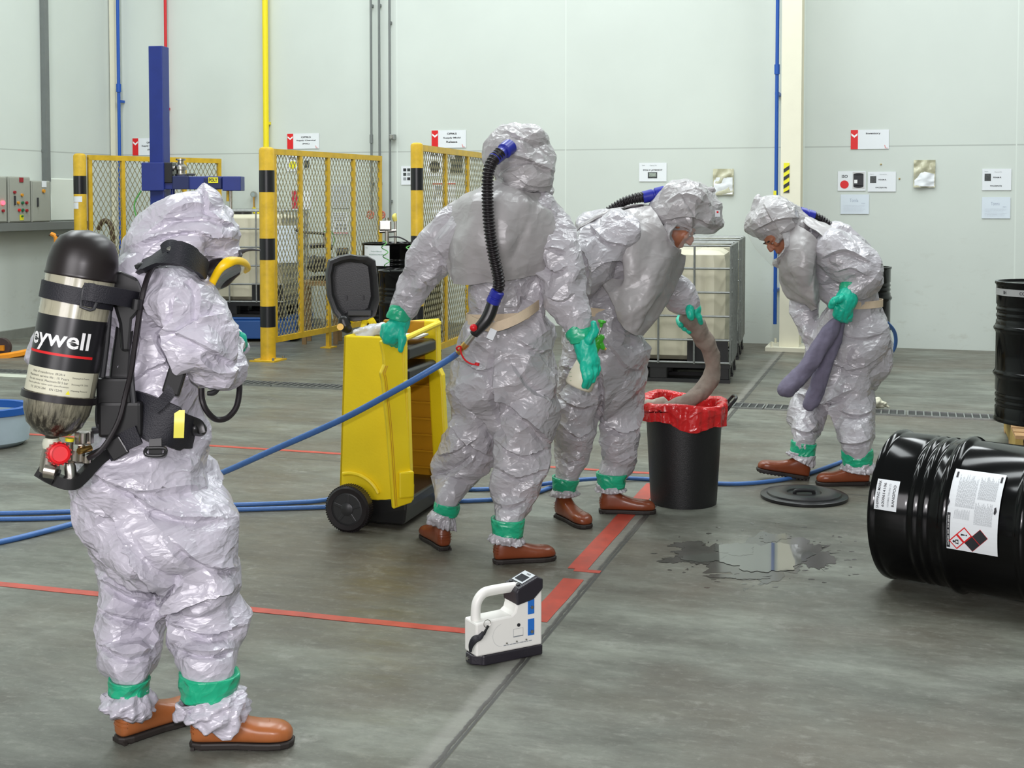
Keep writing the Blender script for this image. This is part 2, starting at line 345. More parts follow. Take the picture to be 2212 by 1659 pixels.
class MB:
    def __init__(s): s.v = []; s.f = []
    def add(s, vs, fs):
        n = len(s.v); s.v += [Vector(v) for v in vs]; s.f += [tuple(i + n for i in f) for f in fs]; return s
    def box(s, c, size, ex=Vector((1, 0, 0)), ey=Vector((0, 1, 0)), ez=Vector((0, 0, 1)), bev=0.0):
        c = Vector(c); hx, hy, hz = [k / 2 for k in size]
        if bev <= 0:
            vs = [c + ex * (a * hx) + ey * (b * hy) + ez * (d * hz) for a in (-1, 1) for b in (-1, 1) for d in (-1, 1)]
            return s.add(vs, [(0, 1, 3, 2), (4, 6, 7, 5), (0, 4, 5, 1), (2, 3, 7, 6), (0, 2, 6, 4), (1, 5, 7, 3)])
        r = min(bev, hx, hy, hz) ; vs = []; 
        rings = []
        for zz, inset in ((-hz, r), (-hz + r, 0), (hz - r, 0), (hz, r)):
            ring = []
            for (sx, sy) in ((1, 1), (-1, 1), (-1, -1), (1, -1)):
                x0, y0 = hx - inset, hy - inset
                q = max(r - inset, r * 0.4)
                if sx * sy > 0: pr = [(sx * x0, sy * (y0 - q)), (sx * (x0 - q), sy * y0)]
                else: pr = [(sx * (x0 - q), sy * y0), (sx * x0, sy * (y0 - q))]
                ring += pr
            rings.append([c + ex * a + ey * b + ez * zz for a, b in ring])
        n = 8; fs = []
        for ring in rings: vs += ring
        for k in range(3):
            for i in range(n): fs.append((k * n + i, k * n + (i + 1) % n, (k + 1) * n + (i + 1) % n, (k + 1) * n + i))
        fs.append(tuple(reversed(range(n)))); fs.append(tuple(3 * n + i for i in range(n)))
        return s.add(vs, fs)
    def rings(s, rings, cap=True, closed=False):
        n = len(rings[0]); vs = [p for r in rings for p in r]; fs = []; m = len(rings)
        for k in range(m if closed else m - 1):
            for i in range(n):
                fs.append((k * n + i, k * n + (i + 1) % n, ((k + 1) % m) * n + (i + 1) % n, ((k + 1) % m) * n + i))
        if cap and not closed: fs.append(tuple(reversed(range(n)))); fs.append(tuple((m - 1) * n + i for i in range(n)))
        return s.add(vs, fs)
    def cyl(s, a, b, r, r2=None, n=20, cap=True):
        a = Vector(a); b = Vector(b); r2 = r if r2 is None else r2; n1, n2 = frame_of(b - a)
        return s.rings([[p + (n1 * cos(2 * pi * i / n) + n2 * sin(2 * pi * i / n)) * q for i in range(n)] for p, q in ((a, r), (b, r2))], cap)
    def tube(s, pts, r, n=12, sub=6, cap=True, closed=False, flat=None):
        rr = r if hasattr(r, '__len__') else [r] * len(pts)
        rows = [list(p) + [q] for p, q in zip(pts, rr)]
        if closed: rows = rows + [rows[0]]
        C = catmull(rows, sub)
        if closed: C = C[:-1]
        Ps = [Vector(c[:3]) for c in C]; m = len(Ps); rings = []; N1 = None
        for i in range(m):
            if closed: T = Ps[(i + 1) % m] - Ps[i - 1]
            else: T = Ps[min(i + 1, m - 1)] - Ps[max(i - 1, 0)]
            T.normalize()
            if N1 is None: N1, N2 = frame_of(T)
            else:
                N1 = (N1 - T * N1.dot(T)).normalized(); N2 = T.cross(N1)
            q = C[i][3]
            fx, fy = flat or (1, 1)
            rings.append([Ps[i] + N1 * (cos(2 * pi * k / n) * q * fx) + N2 * (sin(2 * pi * k / n) * q * fy) for k in range(n)])
        return s.rings(rings, cap, closed)
    def ribbon(s, pts, width, thick, normals, sub=6):
        """flat strap along pts; normals: the outward face direction per point"""
        C = catmull([list(p) + list(nn) for p, nn in zip(pts, normals)], sub); m = len(C); rings = []
        Ps = [Vector(c[:3]) for c in C]
        for i in range(m):
            T = (Ps[min(i + 1, m - 1)] - Ps[max(i - 1, 0)]).normalized(); nn = Vector(C[i][3:6]); nn = (nn - T * nn.dot(T)).normalized(); sd = T.cross(nn)
            wv = width[i * (len(width) - 1) // max(1, m - 1)] if hasattr(width, '__len__') else width
            rings.append([Ps[i] + sd * (a * wv / 2) + nn * (b * thick / 2) for a, b in ((-1, -1), (1, -1), (1, 1), (-1, 1))])
        return s.rings(rings)
    def lathe(s, prof, o=Vector((0, 0, 0)), ax=Vector((0, 0, 1)), n=40, cap=True):
        n1, n2 = frame_of(Vector(ax)); ax = Vector(ax).normalized(); o = Vector(o)
        return s.rings([[o + ax * z + (n1 * cos(2 * pi * i / n) + n2 * sin(2 * pi * i / n)) * max(r, 1e-4) for i in range(n)] for r, z in prof], cap)
    def sphere(s, c, r, n=16, m=10, ez=Vector((0, 0, 1)), sc=(1, 1, 1)):
        c = Vector(c); rings = []
        for k in range(m + 1):
            a = -pi / 2 + pi * k / m; q = max(cos(a), 0.01)
            rings.append([c + Vector((cos(2 * pi * i / n) * q * r * sc[0], sin(2 * pi * i / n) * q * r * sc[1], sin(a) * r * sc[2])) for i in range(n)])
        return s.rings(rings)
    def prism(s, poly, o, ex, ey, en, d):
        """2-D polygon (ccw) extruded by d along en"""
        o = Vector(o); n = len(poly)
        return s.rings([[o + ex * x + ey * y + en * t for x, y in poly] for t in (0, d)])
    def quad(s, a, b, c, d): return s.add([a, b, c, d], [(0, 1, 2, 3)])
    def blob(s, chain, Y, n=22, sub=5, dome=True):
        """soft limb through picture positions: rows (px, py, r_px, dY, depth_ratio)"""
        rows = []
        for c in chain:
            px, py, r = c[:3]; dy = c[3] if len(c) > 3 else 0; ra = c[4] if len(c) > 4 else 1.0
            p = P(px, py, Y + dy); q = r * p.y / F; rows.append([*p, q, ra])
        C = catmull(rows, sub); m = len(C); Ps = [Vector(c[:3]) for c in C]; rings = []; N1 = None
        for i in range(m):
            T = (Ps[min(i + 1, m - 1)] - Ps[max(i - 1, 0)]).normalized()
            n1, n2 = frame_of(T)
            if N1 is not None and n1.dot(N1) < 0: n1 = -n1; n2 = -n2
            N1 = n1; q, ra = max(C[i][3], 0.002), C[i][4]
            def rg(off, k): return [Ps[i] + T * off + (n1 * cos(2 * pi * j / n) * q + n2 * sin(2 * pi * j / n) * q * ra) * k for j in range(n)]
            if i == 0 and dome:
                for a in (80, 55, 28): rings.append(rg(-q * 0.8 * sin(R(a)), cos(R(a))))
            rings.append(rg(0, 1))
            if i == m - 1 and dome:
                for a in (28, 55, 80): rings.append(rg(q * 0.8 * sin(R(a)), cos(R(a))))
        return s.rings(rings)
    def mesh(s, name='m', loc=Vector((0, 0, 0))):
        me = bpy.data.meshes.new(name); me.from_pydata([v - loc for v in s.v], [], s.f); me.validate(); me.update()
        return me
    def build(s, name, material, parent=None, smooth=False, bev=0.0, label=None, loc=None, angle=35):
        if parent is not None: base = base_of(parent)
        elif loc is not None: base = Vector(loc)
        else:
            xs = [v.x for v in s.v]; ys = [v.y for v in s.v]; base = Vector(((min(xs) + max(xs)) / 2, (min(ys) + max(ys)) / 2, min(v.z for v in s.v)))
        me = s.mesh(name, base)
        return finish(me, name, material, parent, None if parent is not None else base, smooth, bev, label, angle)

def finish(me, name, material, parent, base, smooth=False, bev=0.0, label=None, angle=35):
    import bmesh
    bm = bmesh.new(); bm.from_mesh(me); bmesh.ops.recalc_face_normals(bm, faces=bm.faces); bm.to_mesh(me); bm.free()
    me.materials.append(material)
    o = bpy.data.objects.new(name, me); COL.objects.link(o)
    if parent is not None: o.parent = parent
    elif base is not None: o.location = base
    if smooth:
        for p in me.polygons: p.use_smooth = True
        if angle < 180: me.set_sharp_from_angle(angle=R(angle))
    if bev > 0:
        md = o.modifiers.new('bevel', 'BEVEL'); md.width = bev; md.segments = 2; md.limit_method = 'ANGLE'; md.angle_limit = R(40)
    if label: o['label'] = label
    return o

# ---- numpy noise
def _hash(ix, iy, iz, k):
    h = (ix * 374761393 + iy * 668265263 + iz * 2147483647 + k * 1274126177) & 0xffffffff
    h = ((h ^ (h >> 13)) * 1274126177) & 0xffffffff; h = (h ^ (h >> 16)) & 0xffffffff
    return (h & 0xffffff) / float(0xffffff)
def vnoise(p, k=0):
    i = np.floor(p).astype(np.int64); f = p - i; f = f * f * (3 - 2 * f); o = 0
    for a in (0, 1):
        for b in (0, 1):
            for c in (0, 1):
                o = o + _hash(i[:, 0] + a, i[:, 1] + b, i[:, 2] + c, k) * (f[:, 0] if a else 1 - f[:, 0]) * (f[:, 1] if b else 1 - f[:, 1]) * (f[:, 2] if c else 1 - f[:, 2])
    return o - 0.5
def worley(p, k=0):
    i = np.floor(p).astype(np.int64); f1 = np.full(len(p), 9.0); f2 = np.full(len(p), 9.0)
    for a in (-1, 0, 1):
        for b in (-1, 0, 1):
            for c in (-1, 0, 1):
                x, y, z = i[:, 0] + a, i[:, 1] + b, i[:, 2] + c
                q = np.stack([x + _hash(x, y, z, k + 1), y + _hash(x, y, z, k + 2), z + _hash(x, y, z, k + 3)], 1) - p
                d = np.sqrt((q ** 2).sum(1)); m = d < f1; f2 = np.where(m, f1, np.minimum(f2, d)); f1 = np.where(m, d, f1)
    return f1, f2
def trinoise(p, k=0):
    """piecewise-linear noise on a tetrahedral lattice: flat facets with sharp creases"""
    i = np.floor(p).astype(np.int64); f = p - i; o = np.argsort(-f, axis=1); n = np.arange(len(p))
    fs = f[n[:, None], o]; cur = i.copy(); v = [_hash(cur[:, 0], cur[:, 1], cur[:, 2], k)]
    for a in range(3):
        cur = cur.copy(); cur[n, o[:, a]] += 1; v.append(_hash(cur[:, 0], cur[:, 1], cur[:, 2], k))
    return v[0] * (1 - fs[:, 0]) + v[1] * (fs[:, 0] - fs[:, 1]) + v[2] * (fs[:, 1] - fs[:, 2]) + v[3] * fs[:, 2] - 0.5
_RT = np.array([[0.81, -0.42, 0.41], [0.36, 0.91, 0.22], [-0.47, -0.03, 0.88]])
def crumple(co, amp=0.012, scale=0.10, k=0, an=(1, 1, 1.7)):
    q = co * np.array(an); w1 = scale * 3.5
    wv = np.stack([vnoise(q / w1, k + 11), vnoise(q / w1, k + 12), vnoise(q / w1, k + 13)], 1)
    q1 = (q / scale + wv * 1.5) @ _RT.T
    h = 1.5 * trinoise(q1, k) - 1.1 * np.abs(trinoise(q1 * 0.62 + 3.1, k + 7)) + 0.50 * trinoise(q1 @ _RT.T * 2.1 + 9, k + 17) - 0.35 * np.abs(trinoise(q1 @ _RT * 1.5 + 4, k + 37)) + 0.15 * trinoise(q1 @ _RT * 4.3, k + 27)
    return amp * 1.7 * (h - h.mean())

def foldmap(co, nr, folds):
    """long drape folds: each (points, height, width, side); a ledge that rises slowly and drops sharply on one side"""
    rel = co - np.array([0, 0, CAMH]); fw, up = np.array(_fw), np.array(_up); z = rel @ fw; px = 1106 + F * rel[:, 0] / z; py = PPY - F * (rel @ up) / z
    gate = np.clip(-nr[:, 1] * 2 + .6, 0, 1); h = np.zeros(len(co))
    for pts, amp, wd, side in folds:
        C = catmull(pts, 4); best = np.full(len(co), 1e9); sg = np.zeros(len(co)); tt = np.zeros(len(co)); m = len(C) - 1
        for i in range(m):
            ax, ay = C[i]; bx, by = C[i + 1]; dx, dy = bx - ax, by - ay; l2 = dx * dx + dy * dy + 1e-9
            t = ((px - ax) * dx + (py - ay) * dy) / l2; tc = np.clip(t, 0, 1); ex, ey = px - (ax + tc * dx), py - (ay + tc * dy); dd = np.hypot(ex, ey); k = dd < best
            best = np.where(k, dd, best); sg = np.where(k, np.sign(dx * ey - dy * ex), sg); tt = np.where(k, (i + tc) / m, tt)
        s = best * sg * side; u = np.abs(s) / wd
        prof = np.where(s < 0, np.exp(-u * 1.3), -0.9 * np.exp(-((u - .25) / .45) ** 2) + 0.9 * np.exp(-(u / .14)))
        h += amp * prof * np.clip(np.sin(np.pi * np.clip(tt, 0.02, .98)) * 2.2, 0, 1) * gate * (u < 4)
    return h
def remesh(mb, voxel, smooth_it=4, disp=None, name='suit', folds=None):
    """fuse overlapping closed shapes into ONE continuous surface"""
    me = mb.mesh('tmp'); o = bpy.data.objects.new('tmp', me); COL.objects.link(o)
    md = o.modifiers.new('r', 'REMESH'); md.mode = 'VOXEL'; md.voxel_size = voxel; md.adaptivity = 0
    dg = bpy.context.evaluated_depsgraph_get(); dg.update()
    nm = bpy.data.meshes.new_from_object(o.evaluated_get(dg)); bpy.data.objects.remove(o); bpy.data.meshes.remove(me)
    n = len(nm.vertices); co = np.empty(n * 3); nm.vertices.foreach_get('co', co); co = co.reshape(-1, 3)
    e = np.empty(len(nm.edges) * 2, int); nm.edges.foreach_get('vertices', e); e = e.reshape(-1, 2)
    deg = np.bincount(e.ravel(), minlength=n).astype(float)[:, None]; deg[deg == 0] = 1
    def smooth(c, it):
        for _ in range(it):
            s = np.stack([np.bincount(e[:, 0], c[e[:, 1], j], n) + np.bincount(e[:, 1], c[e[:, 0], j], n) for j in range(3)], 1)
            c = 0.4 * c + 0.6 * s / deg
        return c
    co = smooth(co, smooth_it)
    if disp is not None:
        nm.vertices.foreach_set('co', co.ravel()); nm.update()
        nr = np.empty(n * 3); nm.vertices.foreach_get('normal', nr); nr = nr.reshape(-1, 3)
        co = co + nr * (disp(co) + (foldmap(co, nr, folds) if folds else 0))[:, None]
        co = smooth(co, 1) * 0.25 + co * 0.75
    nm.vertices.foreach_set('co', co.ravel()); nm.update(); nm.name = name
    return nm
def facet(nm, count):
    """thin the surface to irregular flat facets that follow its creases"""
    o = bpy.data.objects.new('tmp', nm); COL.objects.link(o); md = o.modifiers.new('d', 'DECIMATE'); md.ratio = min(1, count / (2 * len(nm.polygons)))
    dg = bpy.context.evaluated_depsgraph_get(); dg.update(); n2 = bpy.data.meshes.new_from_object(o.evaluated_get(dg)); n2.name = nm.name; bpy.data.objects.remove(o); bpy.data.meshes.remove(nm); return n2
def build_remesh(mb, name, material, parent, voxel, smooth_it=4, disp=None, label=None, angle=180, folds=None, facets=0):
    nm = remesh(mb, voxel, smooth_it, disp, name, folds)
    if facets: nm = facet(nm, facets); angle = 17
    base = base_of(parent) if parent is not None else Vector((0, 0, 0))
    nm.transform(Matrix.Translation(-base))
    return finish(nm, name, material, parent, None, True, 0, label, angle)

def sheet(name, rows, Y, material, parent, res=56, thick=0.004, amp=0.006, scale=0.10, k=0, label=None):
    """a draped panel: rows of (px, py, dY) control points"""
    G = np.array([[list(P(c[0], c[1], Y + c[2])) for c in r] for r in rows])
    nr, nc = G.shape[:2]; su = max(2, res // (nc - 1)); sv = max(2, res // (nr - 1))
    A = np.array([catmull(G[i], su) for i in range(nr)])
    B = np.array([catmull(A[:, j], sv) for j in range(A.shape[1])])        # cols x rows
    nu, nv = B.shape[:2]; co = B.reshape(-1, 3)
    du = np.gradient(B, axis=0); dv = np.gradient(B, axis=1); nn = np.cross(du, dv); nn /= np.linalg.norm(nn, axis=2, keepdims=True) + 1e-9
    nn = nn.reshape(-1, 3)
    if nn[:, 1].mean() > 0: nn = -nn
    co = co + nn * crumple(co, amp, scale, k, (1, 1, 0.8))[:, None]
    mb = MB(); tot = nu * nv; vs = [tuple(c) for c in co] + [tuple(c) for c in co - nn * thick]; fs = []
    for i in range(nu - 1):
        for j in range(nv - 1):
            a = i * nv + j; q = (a, a + 1, a + nv + 1, a + nv); fs.append(q); fs.append(tuple(tot + x for x in reversed(q)))
    rim = [i * nv for i in range(nu)] + [(nu - 1) * nv + j for j in range(1, nv)] + [i * nv + nv - 1 for i in range(nu - 2, -1, -1)] + [j for j in range(nv - 2, 0, -1)]
    for a, b in zip(rim, rim[1:] + rim[:1]): fs.append((a, b, b + tot, a + tot))
    mb.add(vs, fs); return mb.build(name, material, parent, smooth=True, label=label, angle=70)

# ---- writing
_tc = {}
def text2d(s, height, width=None, bold=0.0, align='CENTER'):
    key = (s, bold)
    if key not in _tc:
        cu = bpy.data.curves.new('t', 'FONT'); cu.body = s; cu.size = 1.0; cu.offset = bold; cu.resolution_u = 3
        o = bpy.data.objects.new('t', cu); COL.objects.link(o); dg = bpy.context.evaluated_depsgraph_get(); dg.update()
        me = bpy.data.meshes.new_from_object(o.evaluated_get(dg)); vs = [(v.co.x, v.co.y) for v in me.vertices]; fs = [tuple(p.vertices) for p in me.polygons]
        bpy.data.objects.remove(o); bpy.data.curves.remove(cu); bpy.data.meshes.remove(me); _tc[key] = (vs, fs)
    vs, fs = _tc[key]; xs = [v[0] for v in vs]; ys = [v[1] for v in vs]
    x0, x1, y0, y1 = min(xs), max(xs), min(ys), max(ys); sy = height / (y1 - y0); sx = sy if width is None else width / (x1 - x0)
    ox = (x0 + x1) / 2 if align == 'CENTER' else x0
    return [((x - ox) * sx, (y - (y0 + y1) / 2) * sy) for x, y in vs], fs
def rect2d(x0, y0, x1, y1, nx=1, ny=1):
    vs = [(x0 + (x1 - x0) * i / nx, y0 + (y1 - y0) * j / ny) for i in range(nx + 1) for j in range(ny + 1)]
    fs = [(i * (ny + 1) + j, (i + 1) * (ny + 1) + j, (i + 1) * (ny + 1) + j + 1, i * (ny + 1) + j + 1) for i in range(nx) for j in range(ny)]
    return vs, fs
def disc2d(cx, cy, rx, ry=None, n=28):
    ry = rx if ry is None else ry
    return [(cx + rx * cos(2 * pi * i / n), cy + ry * sin(2 * pi * i / n)) for i in range(n)], [tuple(range(n))]
def poly2d(pts): return list(pts), [tuple(range(len(pts)))]
def frame2d(x0, y0, x1, y1, t):
    out = []
    for a in ((x0, y0, x1, y0 + t), (x0, y1 - t, x1, y1), (x0, y0 + t, x0 + t, y1 - t), (x1 - t, y0 + t, x1, y1 - t)): out.append(rect2d(*a))
    return merge2d(out)
def merge2d(items):
    vs = []; fs = []
    for v, f in items: n = len(vs); vs += v; fs += [tuple(i + n for i in q) for q in f]
    return vs, fs
def shift2d(it, dx, dy, ang=0): return [(x * cos(ang) - y * sin(ang) + dx, x * sin(ang) + y * cos(ang) + dy) for x, y in it[0]], it[1]
def put2d(name, item, mapf, material, parent, label=None):
    mb = MB(); mb.add([mapf(x, y) for x, y in item[0]], item[1])
    me = mb.mesh(name, base_of(parent)); me.materials.append(material)
    o = bpy.data.objects.new(name, me); COL.objects.link(o); o.parent = parent
    if label: o['label'] = label
    return o
def lines2d(x0, x1, y0, y1, n, h, seed=0, dash=True):
    """rows of tiny unreadable print"""
    rg = random.Random(seed); it = []
    for i in range(n):
        y = y0 + (y1 - y0) * i / max(1, n - 1); x = x0
        e = x1 - (x1 - x0) * rg.random() * 0.25
        while x < e:
            wd = (x1 - x0) * rg.uniform(0.04, 0.13)
            it.append(rect2d(x, y - h / 2, min(e, x + wd), y + h / 2)); x += wd + (x1 - x0) * 0.018
    return merge2d(it)

def copy_tree(o, parent=None):
    c = o.copy(); COL.objects.link(c); c.parent = parent
    for ch in list(o.children): copy_tree(ch, c)
    return c
# ------------------------------------------------------------------ setting: floor, walls, column
CRU = UV(FL(1400, 1105))[0]
JV1 = UV(FL(600, 988))[1]; JV2 = UV(FL(1500, 858))[1]; JU2 = UV(FL(1640, 826))[0]
def slab(name, u0, u1, v0, v1, z0, z1, material, kind='structure'):
    me = bpy.data.meshes.new(name)
    vs = [(a, b, c) for a in (u0, u1) for b in (v0, v1) for c in (z0, z1)]
    me.from_pydata(vs, [], [(0, 1, 3, 2), (4, 6, 7, 5), (0, 4, 5, 1), (2, 3, 7, 6), (0, 2, 6, 4), (1, 5, 7, 3)]); me.update(); me.materials.append(material)
    o = bpy.data.objects.new(name, me); COL.objects.link(o); o.rotation_euler = (0, 0, -TH); o['kind'] = kind
    import bmesh
    bm = bmesh.new(); bm.from_mesh(me); bmesh.ops.recalc_face_normals(bm, faces=bm.faces); bm.to_mesh(me); bm.free()
    return o
slab('floor', -14, 12, -6, VW + 0.2, -0.15, 0.0, m_floor([JU2], [JV1, JV2], [CRU]))
WCOL = (0.625, 0.672, 0.625)
u1222 = UV(W(1222, 300))[0]; u1735 = UV(W(1737, 300))[0]; u2152 = UV(W(2196, 300))[0]; u375 = UV(W(375, 300))[0]; u850 = UV(W(858, 300))[0]
slab('wall_back', UL - 0.2, 12, VW, VW + 0.2, 0.0, 8.4, m_wall('back_wall_panels', WCOL, [2.085], [u1222, u1735, u2152, u850]))
slab('wall_left', UL - 0.2, UL, -6, VW, 0.0, 8.4, m_wall('left_wall_panels', WCOL, [2.085], []))
o = slab('baseboard_back', UL, UV(W(1240, 700))[0], VW - 0.05, VW, 0.0, 0.13, CURB)
o = slab('baseboard_left', UL, UL + 0.05, 4, VW - 0.05, 0.0, 0.10, CURB)

# cream H-section column by the back wall
def column():
    c0 = FL(1683, 757); u0, v0 = UV(c0); u1 = UV(FL(1727, 757))[0]; wd = (u1 - u0)
    r = root('steel_column', RM(u0 + wd / 2, v0 + 0.15), 'cream steel column by the back wall', 'column'); r['kind'] = 'structure'
    del r['label']; del r['category']
    b = MB()
    H_ = 8.3
    def bx(a0, a1, b0, b1, z0, z1): b.box(RM((a0 + a1) / 2, (b0 + b1) / 2, (z0 + z1) / 2), (a1 - a0, b1 - b0, z1 - z0), UD, VD)
    bx(u0, u1, v0, v0 + 0.014, 0.04, H_); bx(u0, u1, v0 + 0.28, v0 + 0.294, 0.04, H_)
    bx(u0 + wd / 2 - 0.006, u0 + wd / 2 + 0.006, v0 + 0.014, v0 + 0.28, 0.04, H_)
    b.build('column_section', CREAM, r)
    b = MB(); b.box(RM(u0 + wd / 2, v0 + 0.15, 0.02), (wd + 0.26, 0.52, 0.04), UD, VD); b.build('base_plate', CREAM, r)
    for a in (-1, 1):
        for c in (-1, 1):
            b = MB(); b.cyl(RM(u0 + wd / 2 + a * (wd / 2 + 0.07), v0 + 0.15 + c * 0.18, 0.04), RM(u0 + wd / 2 + a * (wd / 2 + 0.07), v0 + 0.15 + c * 0.18, 0.09), 0.012); b.build('anchor_bolt', CREAM, r)
    b = MB(); cz = P(1699, 384, (r.location).y - 0.15)
    return u0, v0, wd, r
cu0, cv0, cwd, colroot = column()
# hazard strip on the column
def wallsheet(name, a, b_, corner, material, label, cat, group=None, off=0.006, thick=0.003, on=None):
    """flat item on a wall between pixel corners; returns root and its mapper (x right, y up, in metres, 0,0 = centre)"""
    f = on or W
    p0 = f(a[0], a[1]); p1 = f(b_[0], b_[1])
    axis = VD if f is WL else UD; nrm = UD if f is WL else -VD
    wd = abs((p1 - p0).dot(axis)); ht = abs(p0.z - p1.z)
    cen = (p0 + p1) / 2 + nrm * off; cen.z = (p0.z + p1.z) / 2
    return mk_sheet(name, cen, axis, nrm, wd, ht, material, label, cat, group, thick)
def mk_sheet(name, cen, axis, nrm, wd, ht, material, label, cat, group=None, thick=0.003):
    r = root(name, cen - Vector((0, 0, ht / 2)), label, cat, group)
    b = MB(); b.box(cen, (wd, thick, ht), axis, -nrm); b.build('backing', material, r)
    mp = lambda x, y: cen + axis * x + Vector((0, 0, 1)) * y + nrm * (thick / 2 + 0.0012)
    return r, mp, wd, ht
def onplane(v):      # back-parallel plane at room depth v
    def f(px, py):
        d = ray(px, py); o_ = Vector((0, 0, CAMH)); return o_ + d * ((v - o_.dot(VD)) / d.dot(VD))
    return f
fc = onplane(cv0)
a_, b_ = fc(1693, 352), fc(1705, 416)
r, mp, wd, ht = mk_sheet('hazard_strip', (a_ + b_) / 2 - VD * 0.004, UD, -VD, abs((b_ - a_).dot(UD)), a_.z - b_.z, INKY, 'yellow and black diagonal hazard strip on the cream column', 'warning strip')
its = []
for k in range(4):
    y0 = ht / 2 - ht * (0.02 + k * 0.27) - ht * 0.06
    its.append(poly2d([(-wd / 2, y0 - ht * 0.13), (wd / 2, y0), (wd / 2, max(-ht / 2, y0 - ht * 0.13)), (-wd / 2, max(-ht / 2, y0 - ht * 0.26))]))
put2d('black_stripes', merge2d(its), mp, INK, r)

# ------------------------------------------------------------------ pipes on the walls
def vpipe(name, px, py_bottom, wpx, material, label, cat='pipe', f=W, off=0.06, top=8.2, coup=(), box=False, group=None):
    p = f(px, py_bottom, off); rad = wpx * p.y / F / 2
    r = root(name, p, label, cat, group); b = MB(); q = Vector((p.x, p.y, top))
    if box: b.box((p + q) / 2, (rad * 2, off * 1.4, top - p.z), VD if f is WL else UD, UD if f is WL else VD)
    else: b.cyl(p, q, rad, n=14)
    b.build('pipe', material, r, smooth=True)
    for cy in coup:
        c = f(px, cy, off); c = Vector((p.x, p.y, c.z)); m_ = MB(); m_.cyl(c - Vector((0, 0, 0.05)), c + Vector((0, 0, 0.05)), rad * 1.5, n=14); m_.build('coupling', material, r, smooth=True)
    # wall clips carry the run
    for zc in (p.z + 0.35, p.z + 2.4, p.z + 4.4):
        if zc < top - 0.2:
            nr = UD if f is WL else -VD
            m_ = MB(); c = Vector((p.x, p.y, zc)); m_.box(c - nr * (off / 2 - 0.002), (rad * 2.1, off - 0.005, 0.03), VD if f is WL else UD, nr); m_.build('wall_clip', material, r)
    return r
vpipe('cable_duct', 101, 392, 14, GREYPIPE, 'wide grey vertical cable duct running down to the electrical cabinets', 'cable duct', f=WL, off=0.04, box=True)
vpipe('wall_strip', 251, 640, 12, CREAM, 'cream vertical strip in the corner left of the blue pipe', 'wall strip', off=0.035, box=True)
vpipe('blue_pipe', 262, 640, 7, BLUEPIPE, 'thin blue pipe left of the blue lifting column', off=0.10, coup=(190,))
vpipe('red_pipe', 364, 660, 6.5, REDPIPE, 'thin red pipe right of the blue lifting column', coup=(275,))
vpipe('yellow_pipe', 575, 330, 12.5, YELPIPE, 'thick yellow pipe coming down behind the yellow guard post')
vpipe('conduit', 803, 462, 5, GREYPIPE, 'left of the three thin grey conduits, ending at a red round tag', coup=(300,), group=None)
vpipe('conduit', 820.5, 462, 5, GREYPIPE, 'middle of the three thin grey conduits behind the yellow fence end', off=0.05)
vpipe('conduit', 843, 500, 5, GREYPIPE, 'right of the three thin grey conduits, with a small junction box', off=0.05)
r = vpipe('blue_pipe', 1674, 700, 8, BLUEPIPE, 'blue pipe running down beside the cream column', coup=(150,), off=0.25)
c = W(1674, 418, 0.25 + 0.04); b = MB(); b.box(c, (0.03, 0.012, 0.06), UD, VD); b.build('yellow_tag', INKY, r)
c = W(848, 296, 0.05); r = root('junction_box', c - Vector((0, 0, 0.03)), 'small metal junction box on the right thin grey conduit', 'junction box')
b = MB(); b.box(c, (0.06, 0.07, 0.06), UD, VD); b.build('box_body', GALV, r, bev=0.004); b = MB(); b.cyl(c - VD * 0.035, c - VD * 0.045, 0.02); b.build('cover_screw', STEEL, r)
for px_, w_ in ((800, 'left'), (824, 'right')):
    c = W(px_, 464, 0.16)
    r = root('valve_handwheel', c, f'red spoked valve handwheel, {w_} of the two at the fence end', 'valve handwheel')
    b = MB(); b.tube([c + UD * (0.042 * cos(t)) + Vector((0, 0, 0.042 * sin(t))) for t in np.linspace(0, 2 * pi, 17)[:-1]], 0.008, n=8, sub=2, closed=True); b.build('rim', mat('faded_red_paint', (0.62, 0.16, 0.10), 0.5), r, smooth=True)
    for k in range(3):
        b = MB(); d = UD * (0.04 * cos(k * pi / 3)) + Vector((0, 0, 0.04 * sin(k * pi / 3))); b.cyl(c - d, c + d, 0.006, n=8); b.build('spoke', bpy.data.materials['faded_red_paint'], r)
    b = MB(); b.cyl(c, c + VD * 0.08, 0.012, n=10); b.build('stem', STEEL, r, smooth=True)

# pressure gauge on a yellow elbow
c = W(548, 420, 0.05)
r = root('pressure_gauge', W(550, 462, 0.05), 'round pressure gauge above a yellow pipe elbow left of the guard post', 'pressure gauge')
b = MB(); b.cyl(c - VD * 0.02, c + VD * 0.02, 0.035, n=24); b.build('gauge_case', STEEL, r, smooth=True)
put2d('gauge_face', disc2d(0, 0, 0.028), lambda x, y: c + UD * x + Vector((0, 0, y)) - VD * 0.0212, mat('gauge_face_grey', (0.35, 0.42, 0.42), 0.3), r)
b = MB(); b.cyl(c + Vector((0, 0, -0.03)), W(549, 452, 0.05), 0.011, n=10); b.build('gauge_stem', BRASS, r, smooth=True)
b = MB(); b.tube([W(549, 448, 0.05), W(549, 456, 0.05), W(553, 461, 0.05), W(566, 461, 0.05), W(580, 461, 0.05)], 0.022, n=12, sub=4); b.build('pipe_elbow', YELPIPE, r, smooth=True)

